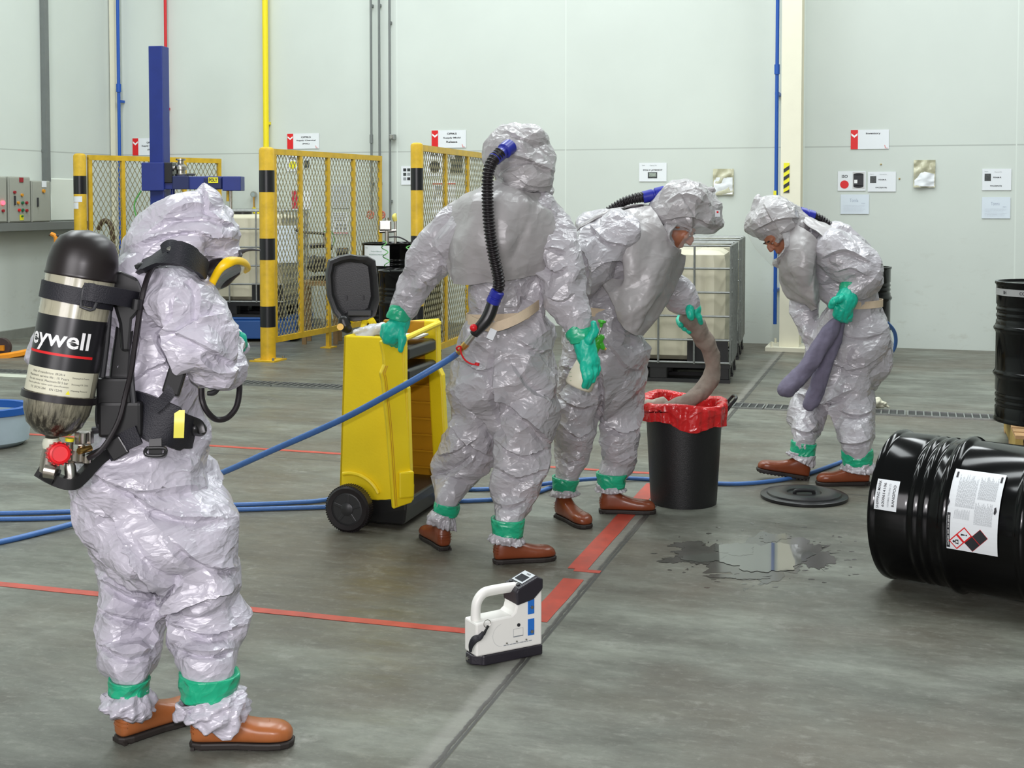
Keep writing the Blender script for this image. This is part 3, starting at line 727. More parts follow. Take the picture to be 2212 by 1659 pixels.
# ------------------------------------------------------------------ notices on the back wall
def chevron_sign(a, b_, lines, label):
    r, mp, wd, ht = wallsheet('wall_sign', a, b_, None, PAPER, label, 'wall sign')
    x0 = -wd / 2; rw = wd * 0.19
    put2d('red_band', rect2d(x0, -ht / 2, x0 + rw, ht / 2), mp, INKR, r)
    cx = x0 + rw / 2; q = rw * 0.42; mp2 = lambda x, y: mp(x, y) - VD * 0.001
    put2d('white_chevron', merge2d([poly2d([(cx - q, ht * 0.33), (cx, ht * 0.20), (cx, ht * 0.09), (cx - q, ht * 0.22)]), poly2d([(cx, ht * 0.20), (cx + q, ht * 0.33), (cx + q, ht * 0.22), (cx, ht * 0.09)])]), mp2, WHITEP, r)
    put2d('small_red_mark', merge2d([poly2d([(wd * 0.38, -ht * 0.30), (wd * 0.40, -ht * 0.30), (wd * 0.425, -ht * 0.45), (wd * 0.40, -ht * 0.45)]), rect2d(wd * 0.40, -ht * 0.47, wd * 0.47, -ht * 0.44)]), mp, mat('faded_red_ink', (0.72, 0.28, 0.28), 0.5), r)
    for i, (s, y, wf) in enumerate(lines):
        put2d('lettering', shift2d(text2d(s, ht * 0.11, wd * wf, 0.03), wd * 0.09, ht * y), mp, INK, r)
    return r
chevron_sign((287, 299), (353, 335), [('OP90.5', 0.24, 0.25), ('Supply Chemical', 0.04, 0.58), ('(ISO)', -0.18, 0.2)], 'white sign with red chevron band, partly hidden by the blue lifting column')
chevron_sign((621, 289), (690, 321), [('OP90.5', 0.26, 0.30), ('Supply Chemical', 0.04, 0.60), ('(POL)', -0.18, 0.22)], 'white Supply Chemical (POL) sign with red chevron band above the middle fence')
chevron_sign((933, 282), (1007, 319), [('OP94.5', 0.30, 0.28), ('Supply Mold', 0.06, 0.50), ('Release', -0.16, 0.32)], 'white Supply Mold Release sign with red chevron band above the right fence')
chevron_sign((1838, 281), (1920, 321.5), [('Inventory', 0.30, 0.38)], 'white Inventory sign with red chevron band right of the column')

def paper(a, b_, label, m=PAPER, name='notice', cat='notice', off=0.006, on=None): return wallsheet(name, a, b_, None, m, label, cat, off=off, on=on)
r, mp, wd, ht = paper((1381, 352), (1440, 392), 'white notice printed POLY-JC90237 over a small photo')
put2d('lettering', shift2d(text2d('POLY-JC90237', ht * 0.10, wd * 0.70, 0.03), 0, ht * 0.10), mp, INK, r)
put2d('small_print', merge2d([shift2d(text2d('Item', ht * 0.06, wd * 0.10), -wd * 0.34, ht * 0.37), shift2d(text2d('Chemical No.', ht * 0.06, wd * 0.26), wd * 0.02, ht * 0.36)]), mp, INKG, r)
put2d('photo_print', rect2d(-wd * 0.18, -ht * 0.33, wd * 0.16, ht * 0.0), mp, PHOTO, r)
put2d('photo_subject', rect2d(-wd * 0.13, -ht * 0.24, wd * 0.12, -ht * 0.04), lambda x, y: mp(x, y) - VD * 0.001, mat('grey_green_print', (0.33, 0.38, 0.33), 0.5, var=0.4, vscale=80), r)

r, mp, wd, ht = paper((1810, 370), (1870, 412), 'ISO sheet with a red disc and a picture of a black drum')
put2d('lettering', shift2d(text2d('ISO', ht * 0.15, wd * 0.21, 0.02), -wd * 0.25, ht * 0.24), mp, INK, r)
put2d('red_disc', disc2d(-wd * 0.26, -ht * 0.18, wd * 0.155, ht * 0.21), mp, INKR, r)
put2d('grey_picture', rect2d(wd * 0.03, -ht * 0.40, wd * 0.46, ht * 0.46), mp, mat('pale_print', (0.60, 0.60, 0.60), 0.5), r)
put2d('drum_picture', merge2d([rect2d(wd * 0.06, -ht * 0.28, wd * 0.42, ht * 0.34), disc2d(wd * 0.24, -ht * 0.28, wd * 0.17, ht * 0.08), disc2d(wd * 0.24, ht * 0.34, wd * 0.18, ht * 0.06)]), lambda x, y: mp(x, y) - VD * 0.001, INK, r)
put2d('white_patch', rect2d(wd * 0.09, -ht * 0.12, wd * 0.20, ht * 0.06), lambda x, y: mp(x, y) - VD * 0.002, WHITEP, r)
def itempaper(a, b_, label):
    r, mp, wd, ht = paper(a, b_, label)
    put2d('photo_print', rect2d(-wd * 0.42, -ht * 0.06, -wd * 0.20, ht * 0.28), mp, PHOTO, r)
    put2d('lettering', merge2d([shift2d(text2d('FOAM-R', ht * 0.07, wd * 0.28, 0.03), wd * 0.02, ht * 0.10), shift2d(text2d('FACE(ROS)', ht * 0.08, wd * 0.40, 0.03), -wd * 0.02, -ht * 0.30)]), mp, INK, r)
    put2d('small_print', merge2d([shift2d(text2d('Item', ht * 0.05, wd * 0.12), -wd * 0.36, ht * 0.38), shift2d(text2d('Chemical No.', ht * 0.05, wd * 0.26), wd * 0.05, ht * 0.36)]), mp, INKG, r)
itempaper((1875, 371), (1935, 414), 'white item notice directly right of the ISO sheet')
itempaper((2122, 365), (2184, 411), 'white item notice at the far right, upper of two')
def notepaper(a, b_, word, label):
    r, mp, wd, ht = paper(a, b_, label, PAPERB)
    put2d('handwriting', merge2d([shift2d(text2d(word, ht * 0.16, wd * 0.30), 0 - wd * 0.03, ht * 0.20), shift2d(text2d('mm', ht * 0.04, wd * 0.12), wd * 0.30, ht * 0.04)]), mp, PEN, r)
    put2d('faint_print', lines2d(-wd * 0.40, wd * 0.40, -ht * 0.05, -ht * 0.38, 6, ht * 0.014, 4), mp, mat('faint_ink', (0.63, 0.68, 0.76), 0.6), r)
notepaper((1816, 420), (1877, 462.5), 'Tomla', 'pale blue handwritten sheet below the ISO sheet')
notepaper((2121, 426), (2182, 472), 'Tomru', 'pale blue handwritten sheet at the far right, lower of two')
def filmbag(a, b_, label, k, whole):
    p0, p1 = W(*a), W(*b_); wd = (p1 - p0).dot(UD); ht = p0.z - p1.z; cen = (p0 + p1) / 2 - VD * 0.02
    r = root('document_pouch', cen - Vector((0, 0, ht / 2)), label, 'document pouch')
    vs, fs = rect2d(-wd / 2, -ht / 2, wd / 2, ht / 2, 14, 16)
    co = np.array([list(cen + UD * x + Vector((0, 0, y))) for x, y in vs]); d = crumple(co, 0.016, 0.07, k)
    b = MB(); b.add([Vector(c_) - VD * (q + 0.004) for c_, q in zip(co, d)], fs); b.add([Vector(c_) + VD * 0.012 for c_ in co], fs); b.build('clear_pouch', FILM, r, smooth=True, angle=180)
    b = MB(); vs, fs = rect2d(-wd * 0.46, -ht * 0.46, wd * 0.46, ht * (0.18 if whole else -0.02), 12, 12)
    if not whole: vs = [(x, y if y < -ht * 0.1 else y + ht * 0.10 * (1 - abs(x / wd * 2))) for x, y in vs]
    co = np.array([list(cen + UD * x + Vector((0, 0, y))) for x, y in vs]); d = crumple(co, 0.010, 0.08, k + 3)
    b.add([Vector(c_) - VD * (q + 0.012) for c_, q in zip(co, d)], fs); b.build('folded_paper', PAPER, r, smooth=True, angle=180)
filmbag((1541, 365), (1585, 422), 'clear pouch with white paper left of the blue pipe', 1, True)
filmbag((1974, 346), (2020, 405), 'crumpled clear pouch with folded paper between the right-hand notices', 2, False)
for px_, py_, l_ in ((1903, 355, 'small brown blob stuck above the item notice'), (1943, 386, 'small brown blob stuck right of the item notice')):
    b = MB(); b.sphere(W(px_, py_, 0.004), 0.010, sc=(1, 0.6, 0.9)); o = b.build('glue_blob', mat('brown_glue', (0.42, 0.32, 0.14), 0.5), smooth=True); tag(o, l_, 'glue blob')

# notices behind the fences
r, mp, wd, ht = paper((619, 335), (645, 370), 'POL notice with a yellow disc behind the middle fence')
put2d('lettering', shift2d(text2d('POL', ht * 0.17, wd * 0.62, 0.02), 0, ht * 0.30), mp, INK, r)
put2d('yellow_disc', disc2d(wd * 0.04, -ht * 0.12, wd * 0.31, ht * 0.25), mp, INKY, r)
r, mp, wd, ht = paper((657, 335), (669, 364), 'small narrow photo print behind the middle fence'); put2d('photo_print', rect2d(-wd * 0.45, -ht * 0.45, wd * 0.45, ht * 0.1), mp, PHOTO, r)
r, mp, wd, ht = paper((631, 412), (672, 452), 'pale sheet with a red card behind the middle fence'); put2d('red_card', rect2d(-wd / 2, -ht / 2, -wd * 0.1, ht / 2), mp, mat('dull_red_card', (0.55, 0.03, 0.06), 0.5), r)
r, mp, wd, ht = paper((718, 397), (756, 450), 'tall pale grey sheet behind the middle fence', mat('grey_paper', (0.60, 0.64, 0.66), 0.5)); put2d('faint_print', lines2d(-wd * .4, wd * .4, ht * .4, -ht * .4, 12, ht * 0.008, 3), mp, INKG, r)
r, mp, wd, ht = paper((719, 458), (754, 506), 'printed diagram sheet below the tall grey sheet')
put2d('print_rows', lines2d(-wd * .44, wd * .44, ht * .42, ht * .12, 5, ht * 0.03, 8), mp, INKG, r); put2d('diagram', merge2d([rect2d(-wd * .3 + wd * .25 * i, -ht * .3 + ht * .16 * j, -wd * .15 + wd * .25 * i, -ht * .2 + ht * .16 * j) for i in range(3) for j in range(2)]), mp, INKG, r)
put2d('red_rule', rect2d(-wd * .45, -ht * .46, wd * .42, -ht * .43), mp, INKR, r)
r, mp, wd, ht = paper((867, 359), (900, 399), 'notice with six small pictures left of the right fence post')
for i in range(3):
    for j in range(3): put2d('small_picture', rect2d(-wd * .36 + i * wd * .26, ht * .22 - j * ht * .24, -wd * .16 + i * wd * .26, ht * .38 - j * ht * .24), mp, [INK, PHOTO, INKG][(i + j) % 3], r)
r, mp, wd, ht = paper((921, 326), (960, 380), 'RA notice with a large black disc behind the right fence')
put2d('lettering', shift2d(text2d('RA', ht * 0.13, wd * 0.36, 0.02), -wd * 0.02, ht * 0.35), mp, INK, r); put2d('black_disc', disc2d(-wd * .02, -ht * .14, wd * .30, ht * .24), mp, INK, r)
r, mp, wd, ht = paper((973, 328), (1001, 376), 'dark photo sheet behind the right fence'); put2d('photo_print', rect2d(-wd * .47, -ht * .47, wd * .47, ht * .47), mp, PHOTO, r); put2d('white_patch', rect2d(-wd * .42, ht * .18, -wd * .1, ht * .40), lambda x, y: mp(x, y) - VD * .001, WHITEP, r)
r, mp, wd, ht = paper((935, 389), (985, 470), 'tall diagram sheet with a red rule behind the right fence')
put2d('red_rule', rect2d(-wd * .5, ht * .38, wd * .48, ht * .42), mp, INKR, r); put2d('print_rows', merge2d([rect2d(-wd * .4, ht * .22, -wd * .1, ht * .34), rect2d(-wd * .44, -ht * .05, -wd * .36, ht * .15), rect2d(-wd * .3, ht * .10, -wd * .15, ht * .16)]), mp, INKG, r)

# ------------------------------------------------------------------ left wall: cabinets, tray, notice
def cabinet(x0, x1, y0, y1, label):
    p0, p1 = WL(x0, y0, 0.22), WL(x1, y1, 0.22); wd = (p1 - p0).dot(VD); ht = p0.z - p1.z; cen = (p0 + p1) / 2; cen.z = (p0.z + p1.z) / 2
    r = root('electrical_cabinet', cen - UD * 0.11 - Vector((0, 0, ht / 2)), label, 'electrical cabinet')
    b = MB(); b.box(cen - UD * 0.112, (wd, 0.21, ht), VD, UD); b.build('cabinet_body', CABG, r, bev=0.008)
    b = MB(); b.box(cen - UD * 0.003, (wd * 0.94, 0.012, ht * 0.95), VD, UD); b.build('door', CABG, r, bev=0.004)
    mp = lambda x, y, o=0.004: cen + VD * (x * wd) + Vector((0, 0, y * ht)) + UD * o
    return r, mp
def knob(r, mp, x, y, m, rad=0.016, name='push_button'):
    b = MB(); b.cyl(mp(x, y, 0.0), mp(x, y, 0.022), rad, n=14); b.build(name, m, r, smooth=True)
GB = mat('green_button', (0.01, 0.14, 0.06), 0.4); AM = mat('amber_button', (0.7, 0.3, 0.02), 0.4); DR = mat('dark_red_button', (0.32, 0.01, 0.02), 0.4)
r, mp = cabinet(-40, 16, 380, 481, 'grey electrical cabinet cut by the left picture edge, with a glowing red light')
knob(r, mp, 0.30, -0.07, LAMPR, 0.022, 'pilot_light'); knob(r, mp, 0.30, -0.24, DR)
r, mp = cabinet(19, 67, 381, 480, 'grey electrical cabinet with rows of push buttons and a red plate')
b = MB(); b.box(mp(0.05, 0.43, 0.006), (0.06, 0.01, 0.05), VD, UD); b.build('red_plate', DR, r)
for x, y, m in ((-.28, .16, DR), (.06, .10, AM), (-.12, -.07, AM), (.08, -.07, GB), (.27, -.07, DR), (-.08, -.23, REDP), (.08, -.23, GB), (.27, -.24, DR)): knob(r, mp, x, y, m)
b = MB(); b.box(mp(-.28, -.02, 0.012), (0.012, 0.02, 0.10), VD, UD); b.build('handle', DGREY, r)
put2d('yellow_label', rect2d(-.05, -.45, .14, -.33), lambda x, y: mp(x, y, 0.006), INKY, r); knob(r, mp, .05, -.36, GB, 0.01)
r, mp = cabinet(69, 110, 390, 479, 'plain grey electrical cabinet below the cable duct')
b = MB(); b.box(mp(-.25, -.02, 0.012), (0.010, 0.02, 0.10), VD, UD); b.build('handle', DGREY, r); knob(r, mp, .08, .25, AM, 0.02, 'round_label')
b = MB(); b.box(mp(.12, .42, 0.008), (0.08, 0.004, 0.07), VD, UD); b.build('white_tag', PAPER, r)
p0, p1 = WL(-40, 481, 0.01), WL(168, 480, 0.01); b = MB(); c = (p0 + p1) / 2; c.z = (WL(60, 481, 0.12).z + WL(60, 497, 0.12).z) / 2
b.box(c + UD * 0.11, ((p1 - p0).dot(VD), 0.22, 0.09), VD, UD); o = b.build('cable_tray', TRAYG, bev=0.004); tag(o, 'dark grey horizontal cable tray carrying the electrical cabinets', 'cable tray')
r, mp, wd, ht = paper((123, 388), (163, 441), 'pale notice with Thai-style heading right of the cabinets', PAPERB, on=WL)
r['label'] = 'pale blue notice with bold heading right of the cabinets'
put2d('lettering', merge2d([rect2d(-wd * .45, ht * .22, wd * .05, ht * .30), rect2d(-wd * .45, ht * .08, -wd * .0, ht * .16), rect2d(wd * .28, ht * .06, wd * .38, ht * .26)]), lambda x, y: mp(x, y) + UD * 0.0, INKG, r)
put2d('faint_print', lines2d(-wd * .42, wd * .42, -ht * .02, -ht * .42, 8, ht * 0.012, 2), mp, INKG, r)
p0, p1 = WL(112, 385, 0.03), WL(164, 476, 0.03); b = MB(); c = (p0 + p1) / 2; 
b.box(c - UD * 0.02, ((p1 - p0).dot(VD), 0.02, p0.z - p1.z), VD, UD, bev=0.01); o = b.build('wall_board', mat('white_board', (0.72, 0.76, 0.68), 0.45)); tag(o, 'plain whitish board on the left wall behind the pale notice', 'board')

# ------------------------------------------------------------------ yellow guard fences
def guard(post_px, post_w, post_by, top_py, end_px, end_top_py, stiles, label_p, label_f, ztop=None, bands=None, sticker=False):
    base = FL(post_px, post_by); ptop = P(post_px, top_py, base.y).z; rad = post_w * base.y / F / 2
    r = root('guard_post', base, label_p, 'guard post')
    b = MB(); b.lathe([(rad, 0.01), (rad, ptop - rad * 0.5), (rad * 0.9, ptop - rad * 0.22), (rad * 0.6, ptop - rad * 0.05), (0.001, ptop)], base, n=28); b.build('post_tube', YELF, r, smooth=True)
    b = MB(); b.box(base + Vector((0, 0, 0.007)), (0.26, 0.26, 0.014), UD, VD); b.build('base_plate', YELF, r)
    for i in (-1, 1):
        for j in (-1, 1): b = MB(); q = base + UD * (0.105 * i) + VD * (0.105 * j); b.cyl(q, q + Vector((0, 0, 0.04)), 0.012, n=8); b.build('anchor_bolt', GALV, r)
    for (y0, y1) in bands:
        z0, z1 = P(post_px, y1, base.y).z, P(post_px, y0, base.y).z; b = MB(); b.cyl(base + Vector((0, 0, z0)), base + Vector((0, 0, z1)), rad * 1.012, n=28, cap=False); b.build('black_band', BLACKPT, r, smooth=True)
    # the mesh panel
    zt = ptop - 0.015; zb = 0.16
    # end position: on its top rail height
    d = ray(end_px, end_top_py); t = (zt - CAMH) / d.z; e = Vector((0, 0, CAMH)) + d * t; e.z = 0
    dirv = (Vector((e.x, e.y, 0)) - Vector((base.x, base.y, 0))); Ln = dirv.length; dirv.normalize(); nn = Vector((-dirv.y, dirv.x, 0)); s0 = base + dirv * (rad + 0.03); Lp = Ln - rad - 0.03
    f = root('guard_fence', s0, label_f, 'fence'); hw = 0.022
    Z = Vector((0, 0, 1))
    def rail(za, zb_, a0, a1, nm):
        b = MB(); b.box(s0 + dirv * ((a0 + a1) / 2) + Z * ((za + zb_) / 2 - s0.z), (a1 - a0, 0.04, zb_ - za), dirv, nn); b.build(nm, YELF, f)
    rail(zt - 0.055, zt, 0, Lp, 'top_rail'); rail(zb, zb + 0.055, 0, Lp, 'bottom_rail')
    xs = [0.0]
    for px in stiles:       # stiles: pixel column -> distance along the panel
        rr = ray(px, 430); den = rr.x * dirv.y - rr.y * dirv.x; tt = (s0.x * dirv.y - s0.y * dirv.x) / den; q = rr * tt; xs.append((q - Vector((s0.x, s0.y, 0))).dot(dirv))
    for x in xs: 
        b = MB(); b.box(s0 + dirv * (x + 0.022) + Z * ((zb + zt) / 2), (0.044, 0.036, zt - zb - 0.05), dirv, nn); b.build('stile', YELF, f)
    if Lp - xs[-1] > 0.2: b = MB(); b.box(s0 + dirv * (Lp - 0.022) + Z * ((zb + zt) / 2), (0.044, 0.036, zt - zb - 0.05), dirv, nn); b.build('stile', YELF, f)
    for x in (xs[min(2, len(xs) - 1)], Lp - 0.03):
        b = MB(); b.box(s0 + dirv * (x + 0.02) + Z * (zb / 2), (0.05, 0.04, zb), dirv, nn); b.box(s0 + dirv * (x + 0.02) + Z * 0.006, (0.14, 0.12, 0.012), dirv, nn); b.build('foot', YELF, f)
    # diamond mesh: zigzag wires
    b = MB(); cw, ch = 0.062, 0.052; nx = int(Lp / cw); nz = int((zt - zb - 0.1) / ch * 1)
    th = 0.0042
    for i in range(nx + 1):
        for s in (1, -1):
            pts = []
            for j in range(nz + 1):
                x = i * cw + (cw / 2 if (j % 2) else 0) * s
                x = min(max(x, 0), Lp); pts.append((x, zb + 0.05 + j * (zt - zb - 0.1) / nz))
            vs = []; fs = []
            for j, (x, z) in enumerate(pts):
                p = s0 + dirv * x + Z * z
                vs += [p + dirv * th + nn * 0.001, p - dirv * th + nn * 0.001, p - dirv * th - nn * 0.003, p + dirv * th - nn * 0.003]
                if j: k = (j - 1) * 4; fs += [(k, k + 1, k + 5, k + 4), (k + 1, k + 2, k + 6, k + 5), (k + 2, k + 3, k + 7, k + 6), (k + 3, k, k + 4, k + 7)]
            b.add(vs, fs)
    b.build('wire_mesh', mat('mesh_wire_paint', (0.27, 0.24, 0.13), 0.5) if 'mesh_wire_paint' not in bpy.data.materials else bpy.data.materials['mesh_wire_paint'], f)
    if sticker:
        for (y0, y1, w_) in ((424, 436, 0.9), (437, 451, 0.6)):
            z0, z1 = P(post_px, y1, base.y).z, P(post_px, y0, base.y).z; vs, fs = rect2d(-1.1, z0, -1.1 + 1.9 * w_, z1, 10, 1)
            b = MB(); b.add([base + Vector((sin(x) * rad * 1.02, -cos(x) * rad * 1.02, y)) for x, y in vs], fs); b.build('white_sticker', PAPER, r)
    return base, dirv, s0, f
guard(177.5, 27, 738, 331, 476, 343, [250 + 12, 395], 'yellow guard post with black bands at the far left, with white stickers', 'yellow mesh guard fence behind the blue lifting column', bands=[(380, 419), (520, 560)], sticker=True)
guard(579.5, 33, 779, 317, 822, 337, [646, 706, 761], 'yellow guard post with three black bands, in the middle fence', 'yellow mesh guard fence between the bin lid and the middle post', bands=[(368, 415), (515, 561), (661, 706)])
guard(902, 27, 813, 308, 1075, 335, [960, 1008], 'yellow guard post just left of the worker with the long back hose', 'yellow mesh guard fence behind the worker with the long back hose', bands=[(363, 411), (509, 555), (661, 706)])

# ------------------------------------------------------------------ blue drum lifting machine
def lifter():
    Y = 13.3; b0 = FL(338, 757); Y = b0.y; Y = 13.2
    r = root('drum_lifting_machine', Vector((P(338, 500, Y).x, Y, 0)), 'tall blue lifting machine with side arm tagged POLY in front of the left fence', 'lifting machine')
    def bx(x0, y0, x1, y1, d0, d1, m, nm, bev=0.006, par=r):
        a = P(x0, y0, Y + d0); c = P(x1, y1, Y + d0); b = MB(); b.box(((a.x + c.x) / 2, Y + (d0 + d1) / 2, (a.z + c.z) / 2), (c.x - a.x, d1 - d0, a.z - c.z)); return b.build(nm, m, par, bev=bev)
    a = P(322, 99, Y); c = P(354, 99, Y)
    bo = MB(); bo.box(((a.x + c.x) / 2, Y + 0.08, a.z / 2 + 0.02), (c.x - a.x, 0.16, a.z - 0.04), Vector((0.985, -0.17, 0)), Vector((0.17, 0.985, 0))); bo.build('mast', BLUEPT, r, bev=0.006)
    bo = MB(); bo.box((r.location.x, Y + 0.08, 0.02), (0.6, 0.6, 0.04)); bo.build('base_plate', BLUEPT, r, bev=0.005)
    bx(305, 351, 354, 412, -0.05, 0.2, BLUEPT, 'carriage'); bx(352, 351, 372, 395, -0.02, 0.16, BLACKPT, 'motor_bracket')
    bx(354, 381, 480, 409, 0.0, 0.14, BLUEPT, 'arm'); bx(480, 381, 520, 412, -0.03, 0.17, BLUEPT, 'arm_head')
    bx(372, 380, 408, 409, -0.02, 0.0, mat('dark_blue_plate', (0.012, 0.02, 0.09), 0.5), 'cover_plate'); bx(440, 384, 478, 408, -0.02, 0.0, bpy.data.materials['dark_blue_plate'], 'cover_plate')  # plates in a darker blue than the arm
    tg = bx(450, 383, 471, 395, -0.025, -0.02, INKY, 'yellow_tag', 0)
    A, B = P(450, 383, Y - 0.026), P(471, 395, Y - 0.026)
    put2d('lettering', text2d('POLY', 0.036, 0.085, 0.03), lambda x, y: Vector(((A.x + B.x) / 2 + x, Y - 0.0265, (A.z + B.z) / 2 + y)), INK, tg)
    m_ = MB(); m_.lathe([(0.055, 0), (0.06, 0.02), (0.045, 0.03), (0.045, 0.06), (0.062, 0.07), (0.062, 0.10), (0.03, 0.13), (0.03, 0.16), (0.05, 0.165), (0.05, 0.18)], P(391, 381, Y + 0.07), n=20); m_.build('air_motor', STEEL, r, smooth=True)
    m_ = MB(); m_.cyl(P(365, 362, Y + 0.05), P(378, 364, Y + 0.05), 0.028); m_.build('motor_shaft', STEEL, r, smooth=True)
    m_ = MB(); m_.cyl(P(403, 377, Y + 0.05), P(421, 377, Y + 0.05), 0.012); m_.build('lever', DGREY, r, smooth=True)
    m_ = MB(); m_.cyl(P(373, 409, Y + 0.05), P(373, 447, Y + 0.05), 0.022); m_.build('ram_cylinder', BLUEPT, r, smooth=True)
    m_ = MB(); m_.cyl(P(365, 425, Y + 0.05), P(365, 470, Y + 0.05), 0.010); m_.build('ram_rod', REDPIPE, r, smooth=True)
    m_ = MB(); m_.cyl(P(499, 412, Y + 0.05), P(499, 452, Y + 0.05), 0.014); m_.build('steel_rod', STEEL, r, smooth=True)
    m_ = MB(); m_.cyl(P(492, 412, Y + 0.03), P(492, 435, Y + 0.03), 0.014); m_.build('yellow_sleeve', YELF, r, smooth=True)
    m_ = MB(); m_.tube([P(305, 412, Y), P(292, 435, Y), P(291, 455, Y), P(300, 480, Y), P(312, 492, Y), P(300, 505, Y), P(278, 520, Y)], 0.008, n=8); m_.build('green_hose', GREENH, r, smooth=True)
lifter()
b = MB(); b.tube([P(214, 497, 14.6), P(217, 485, 14.6), P(226, 477, 14.6), P(236, 482, 14.6), P(242, 498, 14.6), P(244, 540, 14.6), P(244, 700, 14.6)], 0.030, n=10); o = b.build('brown_hose', mat('brown_hose_rubber', (0.10, 0.06, 0.035), 0.5), smooth=True); tag(o, 'brown hose looping up behind the left fence', 'hose')

# ------------------------------------------------------------------ intermediate bulk containers
def make_ibc(black_low=0.0):
    r = root('bulk_container', (0, 0, 0), 'x', 'bulk container')
    X, Y_, Z = 1.20, 1.00, 1.16; pz = 0.16
    b = MB(); b.box((0, 0, pz - 0.02), (X, Y_, 0.035)); b.box((0, 0, 0.015), (X, 0.10, 0.03)); b.box((0, -Y_ / 2 + .06, 0.015), (X, 0.12, 0.03)); b.box((0, Y_ / 2 - .06, 0.015), (X, 0.12, 0.03))
    b.build('pallet_deck', BLKP, r)
    for i in (-1, 0, 1):
        for j in (-1, 0, 1): b = MB(); b.box((i * (X / 2 - 0.08), j * (Y_ / 2 - 0.07), 0.085), (0.15, 0.13, 0.12)); b.build('pallet_block', BLKP, r, bev=0.01)
    # bottle with pressed grooves
    b = MB(); hx, hy = X / 2 - 0.05, Y_ / 2 - 0.05; rg = []
    for z, ins in ((pz + 0.02, 0.06), (pz + 0.06, 0.01), (pz + 0.4, 0.0), (Z - 0.16, 0.0), (Z - 0.09, 0.012), (Z - 0.06, 0.06), (Z - 0.05, 0.15)):
        pts = []; n = 48
        for k in range(4 * n):
            sd, t = divmod(k, n); t = (t / n) * 2 - 1; q = 0.07
            gx = 0.016 * max(0, cos(t * 2.5 * 2 * pi)) ** 4 if (pz + 0.05 < z < Z - 0.12) else 0
            if sd == 0: x, y = t * (hx - q), -hy + gx
            elif sd == 1: x, y = hx - gx, t * (hy - q)
            elif sd == 2: x, y = -t * (hx - q), hy - gx
            else: x, y = -hx + gx, -t * (hy - q)
            pts.append(Vector((x * (hx - ins) / hx, y * (hy - ins) / hy, z)))
        rg.append(pts)
    b.rings(rg); b.build('bottle', IBCW, r, smooth=True)
    b = MB(); b.lathe([(0.10, Z - 0.06), (0.10, Z - 0.02), (0.085, Z - 0.01)], n=24); b.build('filler_cap', BLKP, r, smooth=True)
    # black tray sides under the bottle corners
    for sx in (-1, 1): b = MB(); b.box((sx * (X / 2 - 0.19), -Y_ / 2 + 0.03, pz + 0.11), (0.34, 0.012, 0.20)); b.build('corner_tray', BLKP, r)
    hz = [pz + 0.01, pz + 0.20, pz + 0.40, pz + 0.60, pz + 0.80, Z - 0.01]; rt = 0.0095
    for z in hz:
        b = MB(); q = [(-X / 2, -Y_ / 2), (X / 2, -Y_ / 2), (X / 2, Y_ / 2), (-X / 2, Y_ / 2)]
        for (a0, a1), (c0, c1) in zip(q, q[1:] + q[:1]):
            b.cyl((a0, a1, z), (c0, c1, z), rt, n=8)
        b.build('cage_ring', GALV, r, smooth=True)
    def up(x, y): b = MB(); b.cyl((x, y, pz), (x, y, Z - 0.01), rt, n=8); b.build('cage_upright', GALV, r, smooth=True)
    for i in range(5): up(-X / 2 + X * i / 4, -Y_ / 2 - 0.006); up(-X / 2 + X * i / 4, Y_ / 2 + 0.006)
    for i in range(1, 8): up(X / 2 + 0.006, -Y_ / 2 + Y_ * i / 8); up(-X / 2 - 0.006, -Y_ / 2 + Y_ * i / 8)
    for y in (-0.18, 0.18): b = MB(); b.cyl((-X / 2, y, Z), (X / 2, y, Z), 0.012, n=8); b.build('top_bar', GALV, r, smooth=True)
    return r
ibc = make_ibc()
for ch in ibc.children:
    if ch.name.startswith('cage_ring'): pass
def corner_place(o, corner, ux, label, group=None):
    ux = ux.normalized(); vy = Vector((-ux.y, ux.x, 0)); c = corner - ux * 0.6 + vy * 0.5
    o.location = (c.x, c.y, corner.z); o.rotation_euler = (0, 0, math.atan2(ux.y, ux.x)); o['label'] = label
    if group: o['group'] = group
c1 = FL(1577, 829); corner_place(ibc, c1, Vector((0.975, -0.22, 0)), 'caged milky bulk container nearest the red-lined bin, in front of its twin')
o2 = copy_tree(ibc); c2 = FL(1596, 781); corner_place(o2, c2 + Vector((0.02, 0.12, 0)), Vector((0.975, -0.22, 0)), 'caged milky bulk container standing behind the nearer one, by the blue pipe')
# the one on the blue bund behind the middle fence
o3 = copy_tree(ibc); c3 = P(640, 700, 14.35); o3.location = (c3.x - 0.62, 14.55, 0.26); o3.rotation_euler = (0, 0, -0.1); o3['label'] = 'caged milky bulk container on a blue tray behind the middle fence'
b = MB(); cc = o3.location; b.box((cc.x, cc.y, 0.13), (1.38, 1.16, 0.20)); b.box((cc.x - 0.55, cc.y, 0.03), (0.12, 1.1, 0.06)); b.box((cc.x + 0.55, cc.y, 0.03), (0.12, 1.1, 0.06)); b.box((cc.x, cc.y, 0.245), (1.3, 1.08, 0.03)); o = b.build('spill_tray', mat('blue_tray_plastic', (0.01, 0.07, 0.25), 0.4), bev=0.01); tag(o, 'low blue spill tray under the container behind the middle fence', 'spill tray')
b = MB(); a0, a1 = P(571, 487, cc.y - 0.56), P(607, 567, cc.y - 0.56)
ps, mp_, wd_, ht_ = mk_sheet('container_sheet', (P(598, 487, cc.y - .60) + P(640, 568, cc.y - .60)) / 2, Vector((1, 0, 0)), Vector((0, -1, 0)), 0.22, 0.40, PAPERB, 'pale blank sheet hung on the cage of the container behind the middle fence', 'sheet')

